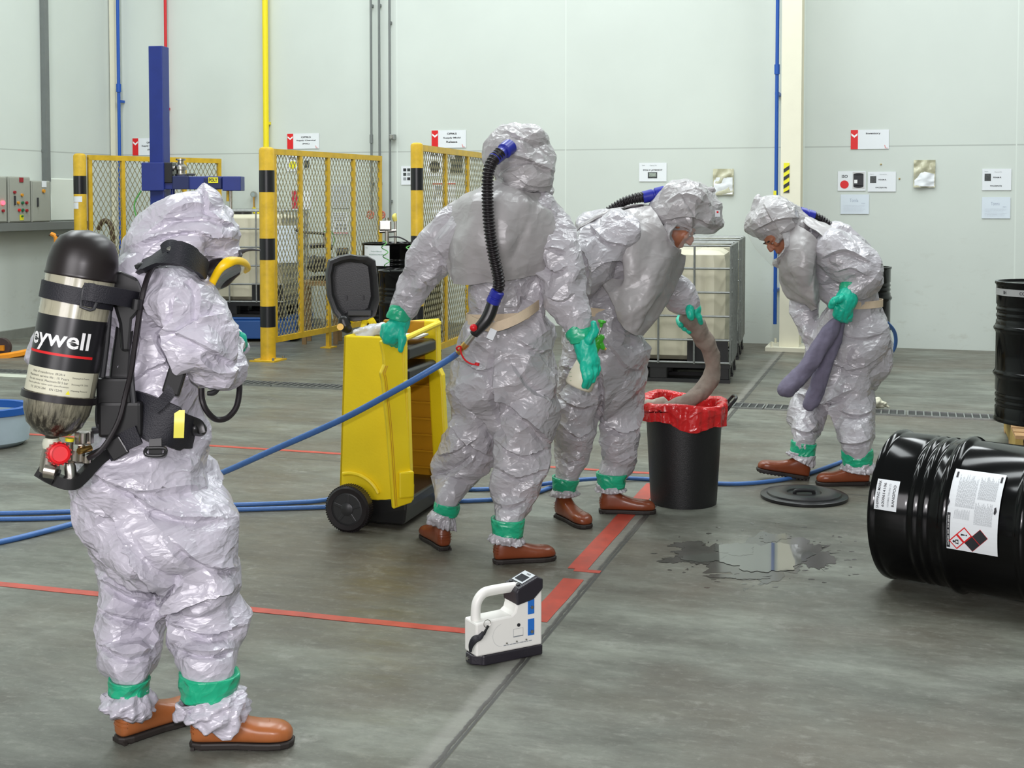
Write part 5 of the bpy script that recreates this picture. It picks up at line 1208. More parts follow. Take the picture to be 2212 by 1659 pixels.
# ------------------------------------------------------------------ black waste bin with red liner
def wastebin():
    f = FL(1478, 1101); k = 0.0; Yc = f.y + 0.165; c = Vector((P(1477, 1000, Yc).x, Yc, 0)); H_ = 0.50
    rb = 0.166; rt = 0.192
    r = root('waste_bin', c, 'black round waste bin lined with a red plastic bag', 'waste bin')
    b = MB(); b.lathe([(0.001, 0.012), (rb - 0.02, 0.012), (rb - 0.012, 0.0), (rb, 0.0), (rb + 0.002, 0.02), (rt, H_ - 0.04), (rt + 0.010, H_ - 0.035), (rt + 0.012, H_), (rt + 0.002, H_), (rt - 0.004, H_ - 0.03), (rb - 0.004, 0.03), (0.001, 0.03)], c, n=72); b.build('bin_shell', BINB, r, smooth=True, angle=45)
    hx = P(1565, 915, Yc).x
    for s, nm in ((1, 'handle'), (-1, 'handle')):
        p = c + Vector((s * (rt + 0.008), 0, H_ - 0.04)); b = MB()
        b.tube([p + Vector((0, -0.045, 0)), p + Vector((s * 0.03, -0.05, 0.045)), p + Vector((s * 0.055, -0.045, 0.075)), p + Vector((s * 0.06, 0, 0.082)), p + Vector((s * 0.055, 0.045, 0.075)), p + Vector((s * 0.03, 0.05, 0.045)), p + Vector((0, 0.045, 0))], 0.008, n=10); b.build(nm, BLKP, r, smooth=True)
    # liner: hangs over the rim, goes down inside
    n = 200; rings = []; prof = [(rt + 0.018, -0.085, 1.0), (rt + 0.022, -0.05, .9), (rt + 0.026, -0.02, .7), (rt + 0.024, 0.010, .45), (rt + 0.012, 0.022, .5), (rt - 0.006, 0.018, .6), (rt - 0.022, 0.0, .8), (rt - 0.035, -0.08, 1.0), (rt - 0.05, -0.2, 1.0), (rt - 0.07, -0.33, 1.0), (0.02, -0.36, .2)]
    P2 = catmull([[a, z, w_] for a, z, w_ in prof], 5)
    for a, z, w_ in P2:
        ring = []
        for i in range(n):
            t = 2 * pi * i / n; q = 0.006 * sin(7 * t + 9 * z) + 0.005 * sin(17 * t + 1.3) + 0.004 * sin(31 * t)
            low = 0.018 * sin(2 * t + 0.7) + 0.012 * sin(5 * t)
            zz = z + (low if z < -0.02 and a > rt else 0.010 * sin(3 * t + 1) + 0.02 * max(0, cos(t - 2.2)) * (z > 0))
            ring.append([(a + q * w_) * cos(t), (a + q * w_) * sin(t), zz])
        rings.append(ring)
    A = np.array(rings); sh = A.shape; co = A.reshape(-1, 3); cc = co / np.maximum(1e-6, np.linalg.norm(co[:, :2], axis=1))[:, None]; cc[:, 2] = 0
    co = co + cc * crumple(co, 0.006, 0.07, 4, (1, 1, 1))[:, None]; rad = np.linalg.norm(co[:, :2], axis=1); 
    outer = (A[:, :, 0] ** 2 + A[:, :, 1] ** 2).reshape(-1) > (rt + 0.012) ** 2
    fix = np.where(outer & (rad < rt + 0.014), (rt + 0.014) / np.maximum(rad, 1e-6), 1.0); co[:, :2] *= fix[:, None]
    A = co.reshape(sh); b = MB(); b.rings([[c + Vector(q) + Vector((0, 0, H_)) for q in ring] for ring in A], cap=False)
    b.build('red_liner', LINER, r, smooth=True, angle=180)
    b = MB(); b.rings([[c + Vector((q[0] * .96, q[1] * .96, q[2] - 0.008)) + Vector((0, 0, H_)) for q in ring] for ring in A[30:]], cap=False); b.build('inner_liner', LINER, r, smooth=True, angle=180)
    # what already lies in it
    b = MB(); b.blob([(1405, 882, 18), (1430, 882, 22), (1455, 890, 20), (1475, 893, 14)], Yc - 0.03)
    nm = remesh(b, 0.008, 3, lambda co: crumple(co, 0.012, 0.06, 9), 'used_absorbent'); nm.transform(Matrix.Translation(-Vector((c.x, c.y, H_ - .1)))); o = finish(nm, 'used_absorbent', mat('pale_taupe_fabric', (0.38, 0.34, 0.28), 0.9, bump=0.5), None, Vector((c.x, c.y, H_ - .1)), True, angle=180); tag(o, 'pale used absorbent pad lying in the red-lined bin', 'absorbent pad')
    return c, H_
BINC, BINH = wastebin()

# absorbent socks
def sock(pts, Y, m, label, k=1, vox=0.008):
    b = MB(); b.blob(pts, Y, n=24, sub=6)
    nm = remesh(b, vox, 3, lambda co: crumple(co, 0.006, 0.05, k, (1, 1, 1.0)), 'absorbent_sock'); co = Vector(P(pts[0][0], pts[0][1], Y)); nm.transform(Matrix.Translation(-co))
    o = finish(nm, 'absorbent_sock', m, None, co, True, angle=180); tag(o, label, 'absorbent sock'); return o
sock([(1482, 686, 18, -.02), (1498, 700, 22, 0), (1518, 728, 21, .02), (1534, 758, 19, .04), (1540, 792, 18, .05), (1532, 824, 20, .04), (1508, 850, 18, .0), (1474, 872, 18, -.04), (1438, 884, 15, -.06)], 6.55, SOCKT, 'bent taupe absorbent sock held by the worker over the red-lined bin', 2)

# ------------------------------------------------------------------ yellow spill cart
def cart():
    Z = Vector((0, 0, 1))
    A = Vector((P(742, 722, 6.1).x, 6.10, 0)); B = Vector((P(868, 735, 6.0).x, 6.0, 0)); C = Vector((P(948, 712, 6.5).x, 6.5, 0)); D = A + (C - B)
    zt = P(800, 727, 6.05).z; zb = 0.13
    r = root('spill_cart', (A + B + C + D) / 4, 'yellow wheeled spill cart with a black lid open and its side panel swung out', 'spill cart')
    e = (B - A).normalized(); g = (C - B).normalized()
    def wallp(p, q, z0, z1, th, flare=0.02, m=YELB, nm='side_panel', inw=None, seg=1):
        n = inw.normalized(); b = MB()
        dirv = (q - p).normalized()
        ring0 = [p - dirv * flare, q + dirv * flare, q + dirv * flare + n * th, p - dirv * flare + n * th]
        ring1 = [p, q, q + n * th, p + n * th]
        b.rings([[v - n * flare + Z * z0 for v in ring0], [v + Z * z1 for v in ring1]]); return b.build(nm, m, r, bev=0.008)
    # near panel with raised frame and wheel arch
    wallp(A, B, zb, zt, 0.02, inw=g, nm='near_panel')
    wallp(A + g * 0.0, D, zb, zt, 0.02, inw=e, nm='rear_panel')
    wallp(D, C, zb, zt + .03, 0.02, inw=-g, m=YELSH, nm='far_panel')
    # ribs on the inside of the far panel
    for k in range(9):
        z = zb + 0.06 + k * 0.082; b = MB(); b.box((D + C) / 2 - g * 0.03 + Z * z, ((C - D).length * 0.9, 0.012, 0.010), e, g); b.build('inner_rib', YELSH, r)
    # far front post, yellow edge
    b = MB(); b.rings([[C + e * a + g * c_ + Z * z for a, c_ in ((-0.06 + fl, -0.05), (0.012 + fl, -0.05), (0.012 + fl, 0.012), (-0.06 + fl, 0.012))] for z, fl in ((zb, 0.05), (0.45, 0.03), (0.66, 0.02), (0.70, 0.0), (zt + 0.035, -0.005))]); b.build('front_edge', YELB, r, bev=0.008)
    b = MB(); b.rings([[B + e * a + g * c_ + Z * z for a, c_ in ((-0.05 + fl, 0.0), (0.012 + fl, 0.0), (0.012 + fl, 0.05), (-0.05 + fl, 0.05))] for z, fl in ((zb, 0.03), (0.66, 0.015), (0.70, 0.0), (zt, 0.0))]); b.build('front_edge', YELB, r, bev=0.008)
    b = MB(); b.cyl(B + Z * (zt - 0.01) + g * .02, C + Z * (zt + 0.02), 0.014, n=10); b.build('top_rail', YELB, r, smooth=True)
    b = MB(); b.cyl(D + Z * (zt + 0.0), C + Z * (zt + 0.03), 0.014, n=10); b.build('top_rail', YELB, r, smooth=True)
    # base
    b = MB(); b.rings([[v + Z * z for v in (A - e * q, B + e * q - g * q, C + e * q + g * q, D - e * q + g * q)] for z, q in ((0.015, -0.01), (0.03, 0.015), (0.10, 0.03), (0.145, 0.03))]); b.build('base', BLKP, r, bev=0.01)
    # wheel arch on the near panel
    wc = Vector((P(755, 1097, 5.98).x, 5.97, 0.0)); wr = 0.108; wc.z = wr
    b = MB(); 
    for k in range(10):
        pass
    arc = [(wc.x - wr * 1.32 * cos(t), wc.z + wr * 1.32 * sin(t)) for t in np.linspace(1.28, 2.72, 12)]
    pts = [Vector((x, A.y - 0.028 + (x - A.x) * (B.y - A.y) / (B.x - A.x), z)) for x, z in arc]
    b.tube(pts, 0.010, n=8, sub=2); b.build('wheel_arch', YELB, r, smooth=True)
    for s in (0, 1):
        cw = wc + g * (0.46 * s + (0.0)); axd = g
        wr_ = root('x', (0, 0, 0), None, None) if False else None
        b = MB(); b.lathe([(wr * .70, -0.030), (wr * .90, -0.032), (wr, -0.022), (wr, 0.022), (wr * .90, 0.032), (wr * .70, 0.030)], cw, axd, n=48, cap=False)
        b.rings([[cw + (Vector((axd.y, -axd.x, 0)) * cos(t) + Z * sin(t)) * wr * .71 + axd * q for t in np.linspace(0, 2 * pi, 49)[:-1]] for q in (-0.03, 0.03)], cap=False)
        wh = b.build('wheel', BLKR, r, smooth=True, angle=40)
        b = MB(); 
        hx_ = Vector((axd.y, -axd.x, 0))
        b.lathe([(wr * .72, -0.026), (wr * .64, -0.028), (wr * .60, -0.012), (0.032, -0.014), (0.030, -0.030), (0.018, -0.036), (0.001, -0.037)], cw, axd, n=40); b.build('hub', mat('hub_black_%d' % s, (0.03, 0.03, 0.032), 0.35), wh, smooth=True, angle=40)
        for k in range(5):
            t = k * 2 * pi / 5 + .3; dv = hx_ * cos(t) + Z * sin(t); b = MB(); b.box(cw + dv * wr * .42 - axd * 0.02, (wr * .48, 0.016, 0.018), dv, axd, dv.cross(axd)); b.build('spoke', bpy.data.materials['hub_black_%d' % s], wh, bev=0.004)
        b = MB(); m_ = 60
        for i in range(m_):
            t = 2 * pi * i / m_; dv = hx_ * cos(t) + Z * sin(t); b.box(cw + dv * wr * 0.998, (0.004, 0.050, 0.005), dv, axd, dv.cross(axd))
        b.build('tread', BLKR, wh)
    # trays inside
    mid = (A + B + C + D) / 4
    for z, nm in ((zt - 0.085, 'upper_tray'), (zt - 0.19, 'lower_tray')):
        b = MB(); b.box(mid + e * 0.06 + g * .02 + Z * z, ((B - A).length * .62, 0.40, 0.065), e, g, bev=0.012); b.build(nm, BLKP, r, bev=0.004)
    # swung-out panel held by the glove
    Dn = []
    for px, py in [(822, 737), (858, 733), (861, 745), (868, 760), (890, 1040), (896, 1046), (895, 1072), (890, 1086), (850, 1100), (838, 940), (826, 822), (822, 806), (830, 788), (828, 765)]: Dn.append(P(px, py, 5.80 + (px - 822) / 75 * .09))
    b = MB(); dd = Vector((-0.42, 0.90, 0)).normalized(); b.rings([[p + dd * t for p in Dn] for t in (0, 0.028)]); dr = b.build('swung_panel', YELB, r, bev=0.006)
    dr['label'] = 'swung-out yellow side panel'
    b = MB(); q0, q1 = P(858, 1018, 5.86), P(893, 1075, 5.86); b.box(((q0.x + q1.x) / 2, 5.865, (q0.z + q1.z) / 2), (q1.x - q0.x, 0.04, q0.z - q1.z), Vector((.9, .42, 0)).normalized(), Vector((-.42, .9, 0)).normalized()); b.build('latch_block', YELB, dr, bev=0.008)
    for t_ in (0.010, 0.019):
        b = MB(); b.tube([P(q0_ + t_ * 400, q1_, 5.80 + (q0_ + t_ * 400 - 822) / 75 * .09 - .001) for q0_, q1_ in ((830, 790), (824, 808), (828, 824), (840, 940), (850, 1094))], 0.0014, n=6, sub=3); b.build('groove_line', YELSH, dr)
    # lid
    lp = [(712, 562), (735, 553), (757, 549), (775, 552), (795, 553), (812, 562), (817, 600), (821, 650), (812, 684), (798, 692), (757, 696), (742, 702), (722, 676), (709, 640), (706, 590)]
    LY = 6.28; pl = [(P(x, y, LY).x, P(x, y, LY).z) for x, y in lp]; cx = sum(p[0] for p in pl) / len(pl); cz = sum(p[1] for p in pl) / len(pl)
    b = MB(); ln = Vector((-0.30, 0.954, 0)) * 1.0
    def ring(k, t): return [Vector((cx + (x - cx) * k, LY, cz + (z - cz) * k)) + ln * t for x, z in pl]
    b.rings([ring(.74, 0.06), ring(.76, 0.02), ring(.86, 0.004), ring(.97, 0.0), ring(1.0, 0.012), ring(1.0, 0.05), ring(.93, 0.10), ring(.6, 0.115)]); ld = b.build('lid', mat('lid_black_plastic', (0.020, 0.020, 0.022), 0.42, bump=0.2, bscale=160), r, smooth=True, angle=30)
    q0, q1 = P(744, 566, LY + .05), P(802, 682, LY + .05)
    for px in (748, 784): b = MB(); a_ = P(px, 643, LY + .05); b.box(a_, (0.008, 0.006, 0.022)); b.build('slot', INK, ld)
    b = MB(); b.box(P(777, 676, LY - .0), (0.115, 0.03, 0.028)); b.build('lid_lip', DGREY, ld, bev=0.004)
    for x0, x1 in ((757, 752), (790, 795)):
        b = MB(); b.tube([P(x0 - 6, 716, LY - .04), P(x0 - 4, 700, LY), P(x0 + 2, 688, LY + .02)], 0.016, n=8, flat=(1, .6)); b.build('lid_hinge', YELB, r, smooth=True)
    b = MB(); b.tube([P(800, 690, LY - .02), P(806, 702, LY - .0), P(800, 716, LY + .05)], 0.018, n=8, flat=(1, .6)); b.build('hinge_arm', YELB, r, smooth=True)
    b = MB(); b.blob([(742, 690, 12), (746, 705, 14), (752, 712, 10)], LY - .05, n=14); b.build('hinge_lug', BLKP, r, smooth=True)
    b = MB(); b.cyl(P(735, 706, LY - .12), P(736, 707, LY - .02), 0.016, n=18); b.build('yellow_knob', mat('orange_yellow_plastic', (0.90, 0.50, 0.01), 0.35), r, smooth=True)
    # bag in the top
    b = MB(); b.blob([(765, 722, 9), (790, 716, 14), (815, 713, 15), (840, 716, 12)], 6.2, n=14); nm = remesh(b, 0.007, 2, lambda co: crumple(co, 0.014, 0.05, 6), 'plastic_packet'); q = P(800, 716, 6.2); nm.transform(Matrix.Translation(-q)); o = finish(nm, 'plastic_packet', mat('white_shiny_film', (0.70, 0.72, 0.75), 0.18, spec=0.8), None, q, True, angle=60); tag(o, 'shiny white plastic packet in the top of the yellow cart', 'packet')
    b = MB(); qq = P(885, 726, 6.3); b.box(qq, (0.13, 0.2, 0.008), Vector((1, 0, 0)), Vector((0.2, .98, 0)).normalized()); o = b.build('white_pad', PAPER); tag(o, 'flat white pad on the upper tray of the yellow cart', 'pad')
cart()

# ------------------------------------------------------------------ white radiation meter
def meter():
    C0 = FL(1043, 1440); C1 = FL(1171, 1414); ex = (C1 - C0); Ln = ex.length; ex.normalize(); ey = Vector((-ex.y, ex.x, 0)); Z = Vector((0, 0, 1)); D = 0.085
    Hb = 0.035; Hm = 0.150; Ht = 0.235
    r = root('radiation_meter', C0 + ex * Ln / 2 + ey * D / 2, 'white handheld survey meter with black base standing on the floor', 'meter')
    pt = lambda x, y, z: C0 + ex * x + ey * y + Z * z
    ch = 0.03
    foot = [(-0.004, ch * .2), (0.004, -0.003), (Ln, -0.003), (Ln + 0.003, 0.004), (Ln + 0.003, D), (Ln - 0.004, D + 0.003), (-ch * .3, D + 0.003), (-ch, D - 0.02), (-ch, ch)]
    b = MB(); b.rings([[pt(x, y, z) for x, y in foot] for z in (0.002, Hb)]); b.build('black_base', DEVB, r, bev=0.004)
    # body: side outline extruded through the depth
    def side(poly, y0, y1, nm, m, bev=0.006): b = MB(); b.rings([[pt(x, y, z) for x, z in poly] for y in (y0, y1)]); return b.build(nm, m, r, bev=bev)
    body = [(-ch * .8, Hb), (Ln, Hb), (Ln, Ht - 0.004), (Ln - 0.035, Ht - 0.034), (Ln - 0.10, Ht - 0.045), (Ln - 0.10, Hm + 0.028), (Ln - 0.105, Hm + 0.012), (Ln - 0.118, Hm + 0.002), (0.03, Hm), (-ch * .8, Hm - 0.004)]
    bd = side(body, 0.0, D, 'body', DEVW)
    # grip: tube handle
    yc = D * .5
    b = MB(); b.tube([pt(-0.004, yc, Hb + .07), pt(-0.004, yc, Hm + .02), pt(0.002, yc, Hm + .055), pt(0.022, yc, Hm + .078), pt(0.05, yc, Hm + .084), pt(Ln - 0.10, yc, Hm + 0.084), pt(Ln - 0.07, yc, Hm + .080)], 0.0165, n=24, flat=(1.0, 1.30)); b.build('handle', DEVW, r, smooth=True)
    hd = [(Ln - 0.10, Ht - 0.052), (Ln - 0.035, Ht - 0.040), (Ln + 0.002, Ht - 0.008), (Ln + 0.002, Ht + 0.026), (Ln - 0.022, Ht + 0.035), (Ln - 0.095, Ht + 0.006), (Ln - 0.104, Ht - 0.004)]
    h = side(hd, -0.006, D + .006, 'display_head', DEVB, 0.006)
    sl = Vector((0.073, 0.029)); sl.normalize(); t0 = pt(Ln - 0.085, -0.0, Ht + 0.0112); sx = (ex * sl.x + Z * sl.y); nn = (Z * sl.x - ex * sl.y)
    mp = lambda x, y, o=0.0015: t0 + sx * x + ey * y + nn * o
    b = MB(); b.box(mp(.040, D * .5, .0005), (.056, D * .80, .0016), sx, ey, nn); b.build('silver_panel', mat('silver_panel', (0.55, 0.58, 0.60), 0.35), h)
    b = MB(); b.box(mp(.034, D * .5, .0018), (.030, D * .60, .0012), sx, ey, nn); b.build('screen', SCREEN, h)
    put2d('lettering', shift2d(text2d('RAD', .007, .022, .02), 0, 0), lambda x, y: mp(.059 + y, D * .42 - x, .0022), INK, h)
    for k in range(3): b = MB(); b.box(mp(.002, D * (.22 + .28 * k), .002), (.009, .014, .003), sx, ey, nn); b.build('key_button', DGREY, h)
    fp = lambda x, z, o=0.0015: pt(x, -o, z)
    for (z0, z1) in ((Ht - .085, Ht - .028), (Hb + .040, Hb + .095)):
        if z0 > Hb + .09: z0, z1 = Hb + .112, Hb + .163
        b = MB(); b.box(pt(Ln - .044, -0.001, (z0 + z1) / 2), (.024, .002, z1 - z0), ex, ey); bl = b.build('blue_label', INKB, bd)
        b = MB(); b.cyl(pt(Ln - .042, -0.001, z0 + (z1 - z0) * (.45 if z0 > Hb + .1 else .22)), pt(Ln - .042, -0.006, z0 + (z1 - z0) * (.45 if z0 > Hb + .1 else .22)), .0055, n=14); b.build('socket', STEEL, bl, smooth=True)
    b = MB(); b.cyl(fp(Ln - .092, Hb + .082, 0), fp(Ln - .092, Hb + .082, .002), .006, n=16); b.build('black_dot', INK, bd)
    put2d('slot_frame', merge2d([frame2d(-.019, -.013, .019, .013, .0009), rect2d(-.019, -.015, .019, -.0115)]), lambda x, y: fp(Ln - .094 + x, Hb + .058 + y), INKG, bd)
    put2d('printed_line', merge2d([lines2d(-.060, .055, 0, 0, 1, .003, 3)]), lambda x, y: fp(Ln - .09 + x, Hb + .022 + y), INKG, bd)
    put2d('round_outline', merge2d([poly2d([(.038 * cos(t), .038 * sin(t)), (.0385 * cos(t), .0385 * sin(t)), (.0385 * cos(t + .13), .0385 * sin(t + .13)), (.038 * cos(t + .13), .038 * sin(t + .13))]) for t in np.arange(pi * .55, pi * 1.45, .13)]), lambda x, y: fp(.075 + x, Hb + .058 + y), INKG, bd)
    for x in (.09, .128, .165): b = MB(); b.cyl(fp(x, Hb + .028, 0), fp(x, Hb + .028, .003), .0028, n=10); b.build('screw', STEEL, bd)
    b = MB(); b.cyl(pt(-ch * 1.0, ch * 1.6, .018), pt(-ch * 1.0 - .004, ch * 1.6, .018), .006, n=12); b.build('base_socket', STEEL, r)
    # split ring, hook and strap at the left
    rc = pt(.012, -.008, Hm - .006); b = MB(); b.tube([rc + ex * (.0125 * cos(t)) + Z * (.0125 * sin(t)) for t in np.linspace(0, 2 * pi, 17)[:-1]], .0012, n=6, sub=2, closed=True); b.build('split_ring', STEEL, r, smooth=True)
    b = MB(); b.tube([pt(.014, -.010, Hm - .014), pt(.006, -.014, Hm - .022), pt(-.006, -.016, Hm - .036)], [.005, .004, .006], n=8); b.build('snap_hook', BLKP, r, smooth=True)
    b = MB(); b.tube([pt(-.004, -.014, Hm - .03), pt(-.018, -.012, Hm - .045), pt(-.034, -.006, Hm - .052), pt(-.040, .008, Hm - .075), pt(-.036, .02, Hm - .10)], [.006, .010, .012, .009, .005], n=8, flat=(1, .5)); b.build('strap', BLKW, r, smooth=True)
    b = MB(); b.cyl(pt(Ln, D * .5, Hb + .075), pt(Ln + .020, D * .5, Hb + .080), .004, n=8); b.build('red_plug', mat('dark_red_plug', (0.20, 0.02, 0.03), 0.4), r, smooth=True)
    for z in (.03, .082): b = MB(); b.box(pt(Ln + .003, D * .5, Hb + z), (.008, .03, .024), ex, ey); b.build('side_lug', DEVW, r, bev=.002)
meter()

# ------------------------------------------------------------------ long blue air hoses
def hose(pts, label, r=0.011, m=HOSEB, name='air_hose'):
    b = MB(); b.tube(pts, r, n=12, sub=10); o = b.build(name, m, smooth=True); tag(o, label, 'hose', None); return o
def fl(px, py, z=0.012): return FL(px, py, z)
hose([fl(-60, 1183), fl(40, 1162), fl(170, 1128, .02), fl(230, 1108, .045), fl(290, 1086, .055), fl(360, 1062, .09), P(470, 1025, 5.9), P(590, 972, 5.6), P(740, 905, 5.45), P(860, 840, 5.35), P(930, 800, 5.33), P(968, 777, 5.36), P(986, 765, 5.42)], 'blue air hose rising from the floor to the hip of the worker seen from behind', r=0.0135)
hose([fl(-60, 1110), fl(150, 1105), fl(350, 1094), fl(520, 1090), fl(640, 1085), fl(700, 1080), fl(770, 1066), fl(900, 1058), fl(1040, 1057), fl(1130, 1052, .02), fl(1200, 1042, .038), fl(1290, 1034, .03), fl(1380, 1034), fl(1480, 1041), fl(1580, 1045), fl(1650, 1041), fl(1720, 1030), fl(1790, 1008), fl(1845, 985), fl(1868, 962, .04), P(1872, 900, 7.75), P(1868, 820, 7.78), P(1880, 772, 7.75), P(1918, 768, 7.72), P(1934, 745, 7.7), P(1931, 715, 7.65), P(1908, 690, 7.55), P(1885, 672, 7.5)], 'long blue floor air hose passing behind the black bin up to the worker at right')
hose([fl(-60, 1122), fl(120, 1119), fl(300, 1108), fl(500, 1101), fl(640, 1097), fl(720, 1094), fl(830, 1087), fl(940, 1084), fl(1050, 1080), fl(1110, 1074), fl(1165, 1062), fl(1215, 1040), fl(1250, 1010), fl(1262, 975)], 'blue air hose on the floor passing behind the striding worker, in front of its twin')

# spray bottle hung in the worker's right hand
def bottle():
    Y = 5.575; a = P(1248, 838, Y); t = P(1282, 760, Y); ax = (t - a).normalized(); L_ = (t - a).length; s = 1
    r = root('spray_bottle', a, 'milky spray bottle with green pump head held by the worker with the long back hose', 'spray bottle')
    px = lambda q: q * Y / F
    b = MB(); b.lathe([(px(6), 0), (px(27), 0.003), (px(31), 0.012), (px(30), L_ * .35), (px(26), L_ * .7), (px(17), L_ * .92), (px(9), L_ * 1.0), (px(8), L_ * 1.06)], a - ax * 0.0, ax, n=32); b.build('bottle_body', BOTTLE, r, smooth=True, angle=50)
    for k in range(5): b = MB(); q = P(1228 + k * 1.5, 790 - 4 + k * 9, Y - px(22)); b.box(q, (0.012, 0.001, 0.0012)); b.build('green_mark', mat('dull_green_print', (0.16, 0.30, 0.12), 0.5) if 'dull_green_print' not in bpy.data.materials else bpy.data.materials['dull_green_print'], r)
    b = MB(); b.cyl(P(1281, 764, Y), P(1290, 742, Y), px(9), px(10)); b.build('collar', GREENB, r, smooth=True)
    b = MB(); b.blob([(1283, 745, 9), (1293, 735, 10), (1300, 728, 7)], Y, n=14); b.blob([(1290, 728, 6), (1298, 745, 7), (1303, 752, 5)], Y, n=12); b.build('spray_head', GREENB, r, smooth=True)
    b = MB(); b.cyl(P(1292, 726, Y), P(1299, 705, Y), px(2)); b.build('pump_rod', STEEL, r, smooth=True)
    b = MB(); b.lathe([(px(3), 0), (px(4), px(8)), (px(9), px(11)), (px(9), px(15)), (px(4), px(16))], P(1298, 707, Y), P(1301, 690, Y) - P(1298, 707, Y), n=20); b.build('plunger', GREENB, r, smooth=True, angle=50)
    b = MB(); b.cyl(P(1302, 750, Y), P(1309, 755, Y), px(3)); b.build('nozzle', BRASS, r, smooth=True)
bottle()
# ------------------------------------------------------------------ people
def person(loc, label): return root('person', loc, label, 'person')
def suitdisp(amp, scale, k, calm=()):
    def f(co):
        h = crumple(co, amp, scale, k, (1, 1, 1.6))
        for p, rad in calm:
            dd = np.linalg.norm(co - np.array(list(p)), axis=1); h = h * np.clip((dd - rad * .55) / rad, .12, 1)
        return h
    return f
def anky(heel, ang): return heel.y + .05 * sin(ang)
def boot(r, heel, ang, L_=0.285, tip=0.0, roll=0.0, name='boot', lift=0.0, m=BOOT, shaft=0.09):
    """rubber boot; heel = floor point under the heel, ang = heading, tip = pitch about the toe"""
    f = Vector((cos(ang), sin(ang), 0)); s = Vector((-sin(ang), cos(ang), 0)); Z = Vector((0, 0, 1))
    if tip: f2 = f * cos(tip) - Z * sin(tip); u = f * sin(tip) + Z * cos(tip)
    else: f2 = f; u = Z
    base = Vector((heel.x, heel.y, lift)) + (Z * (L_ * sin(tip)) if tip > 0 else Vector((0, 0, 0)))
    k = L_ / 0.285
    pt = lambda x, y, z: base + f2 * (x * k) + s * (y * k) + u * (z * k)
    # outline of the foot: half widths along its length
    st = [(-0.006, .012), (0.004, .026), (0.03, .034), (0.08, .034), (0.13, .035), (0.18, .043), (0.22, .046), (0.25, .043), (0.272, .032), (0.284, .014)]
    def ring(z, infl=0.0):
        pts = [(x + (infl if x > .2 else -infl if x < .02 else 0), w_ + infl) for x, w_ in st]
        return [pt(x, w_, z) for x, w_ in pts] + [pt(x, -w_, z) for x, w_ in reversed(pts)]
    b = MB(); b.rings([ring(0.0, -.004), ring(0.004, .000), ring(.016, .001), ring(.021, -.001)]); so = b.build('sole', SOLE, r, smooth=False, bev=.002)
    b = MB()
    for x in [i * .02 for i in range(14)]:
        if .085 < x < .12: continue
        b.box(pt(x + .005, 0, .004), (.010 * k, .078 * k if .14 < x < .25 else .062 * k, .014 * k), f2, s, u)
    b.build('tread', SOLE, so)
    b = MB(); R_ = []
    sec = [(-0.002, .020, .026, .07), (0.01, .030, .036, .10), (0.04, .036, .040, .13), (0.08, .036, .040, .120), (0.115, .036, .040, .095), (0.15, .039, .038, .082), (0.19, .044, .036, .072), (0.225, .046, .034, .070), (0.25, .042, .030, .066), (0.27, .032, .026, .056), (0.281, .016, .02, .042)]
    for x, w_, zc, top in sec:
        R_.append([pt(x, w_ * 1.08 * np.sign(cos(t)) * abs(cos(t)) ** (.45 if sin(t) < 0 else .8), .019 + (top - .019) * (0.5 + 0.5 * np.sign(sin(t)) * abs(sin(t)) ** (.5 if sin(t) < 0 else .9))) for t in np.linspace(0, 2 * pi, 29)[:-1]])
    b.rings(R_)
    rg = []
    for z, r0, r1, xo in ((.05, .040, .034, .052), (.085, .043, .035, .050), (.11, .043, .036, .047), (.14, .044, .038, .046), (shaft + .04, .046, .041, .045)):
        rg.append([pt(xo + r0 * cos(t), r1 * sin(t), z) for t in np.linspace(0, 2 * pi, 25)[:-1]])
    b.rings(rg)
    nm = remesh(b, 0.0055, 5, None, name); nm.transform(Matrix.Translation(-base_of(r))); o = finish(nm, name, m, r, None, True, angle=180)
    so.parent = o
    b = MB(); cap = [pt(.205 + .012 * (1 - abs(t) / 1.3) * 1.0, .0448 * sin(t), .030 + .040 * cos(t) ** 1) for t in np.linspace(-1.35, 1.35, 12)]
    b.tube(cap, .0016, n=6, sub=3); b.build('toe_seam', m, o, smooth=True)
    for q in range(3):
        z = .05 + q * .012; b = MB(); b.tube([pt(.035 * (1 - cos(t)) * .55 - .004 + .0, .036 * sin(t), z) for t in np.linspace(-1.2, 1.2, 9)], .0016, n=6, sub=2); b.build('heel_rib', m, o, smooth=True)
    return o, pt
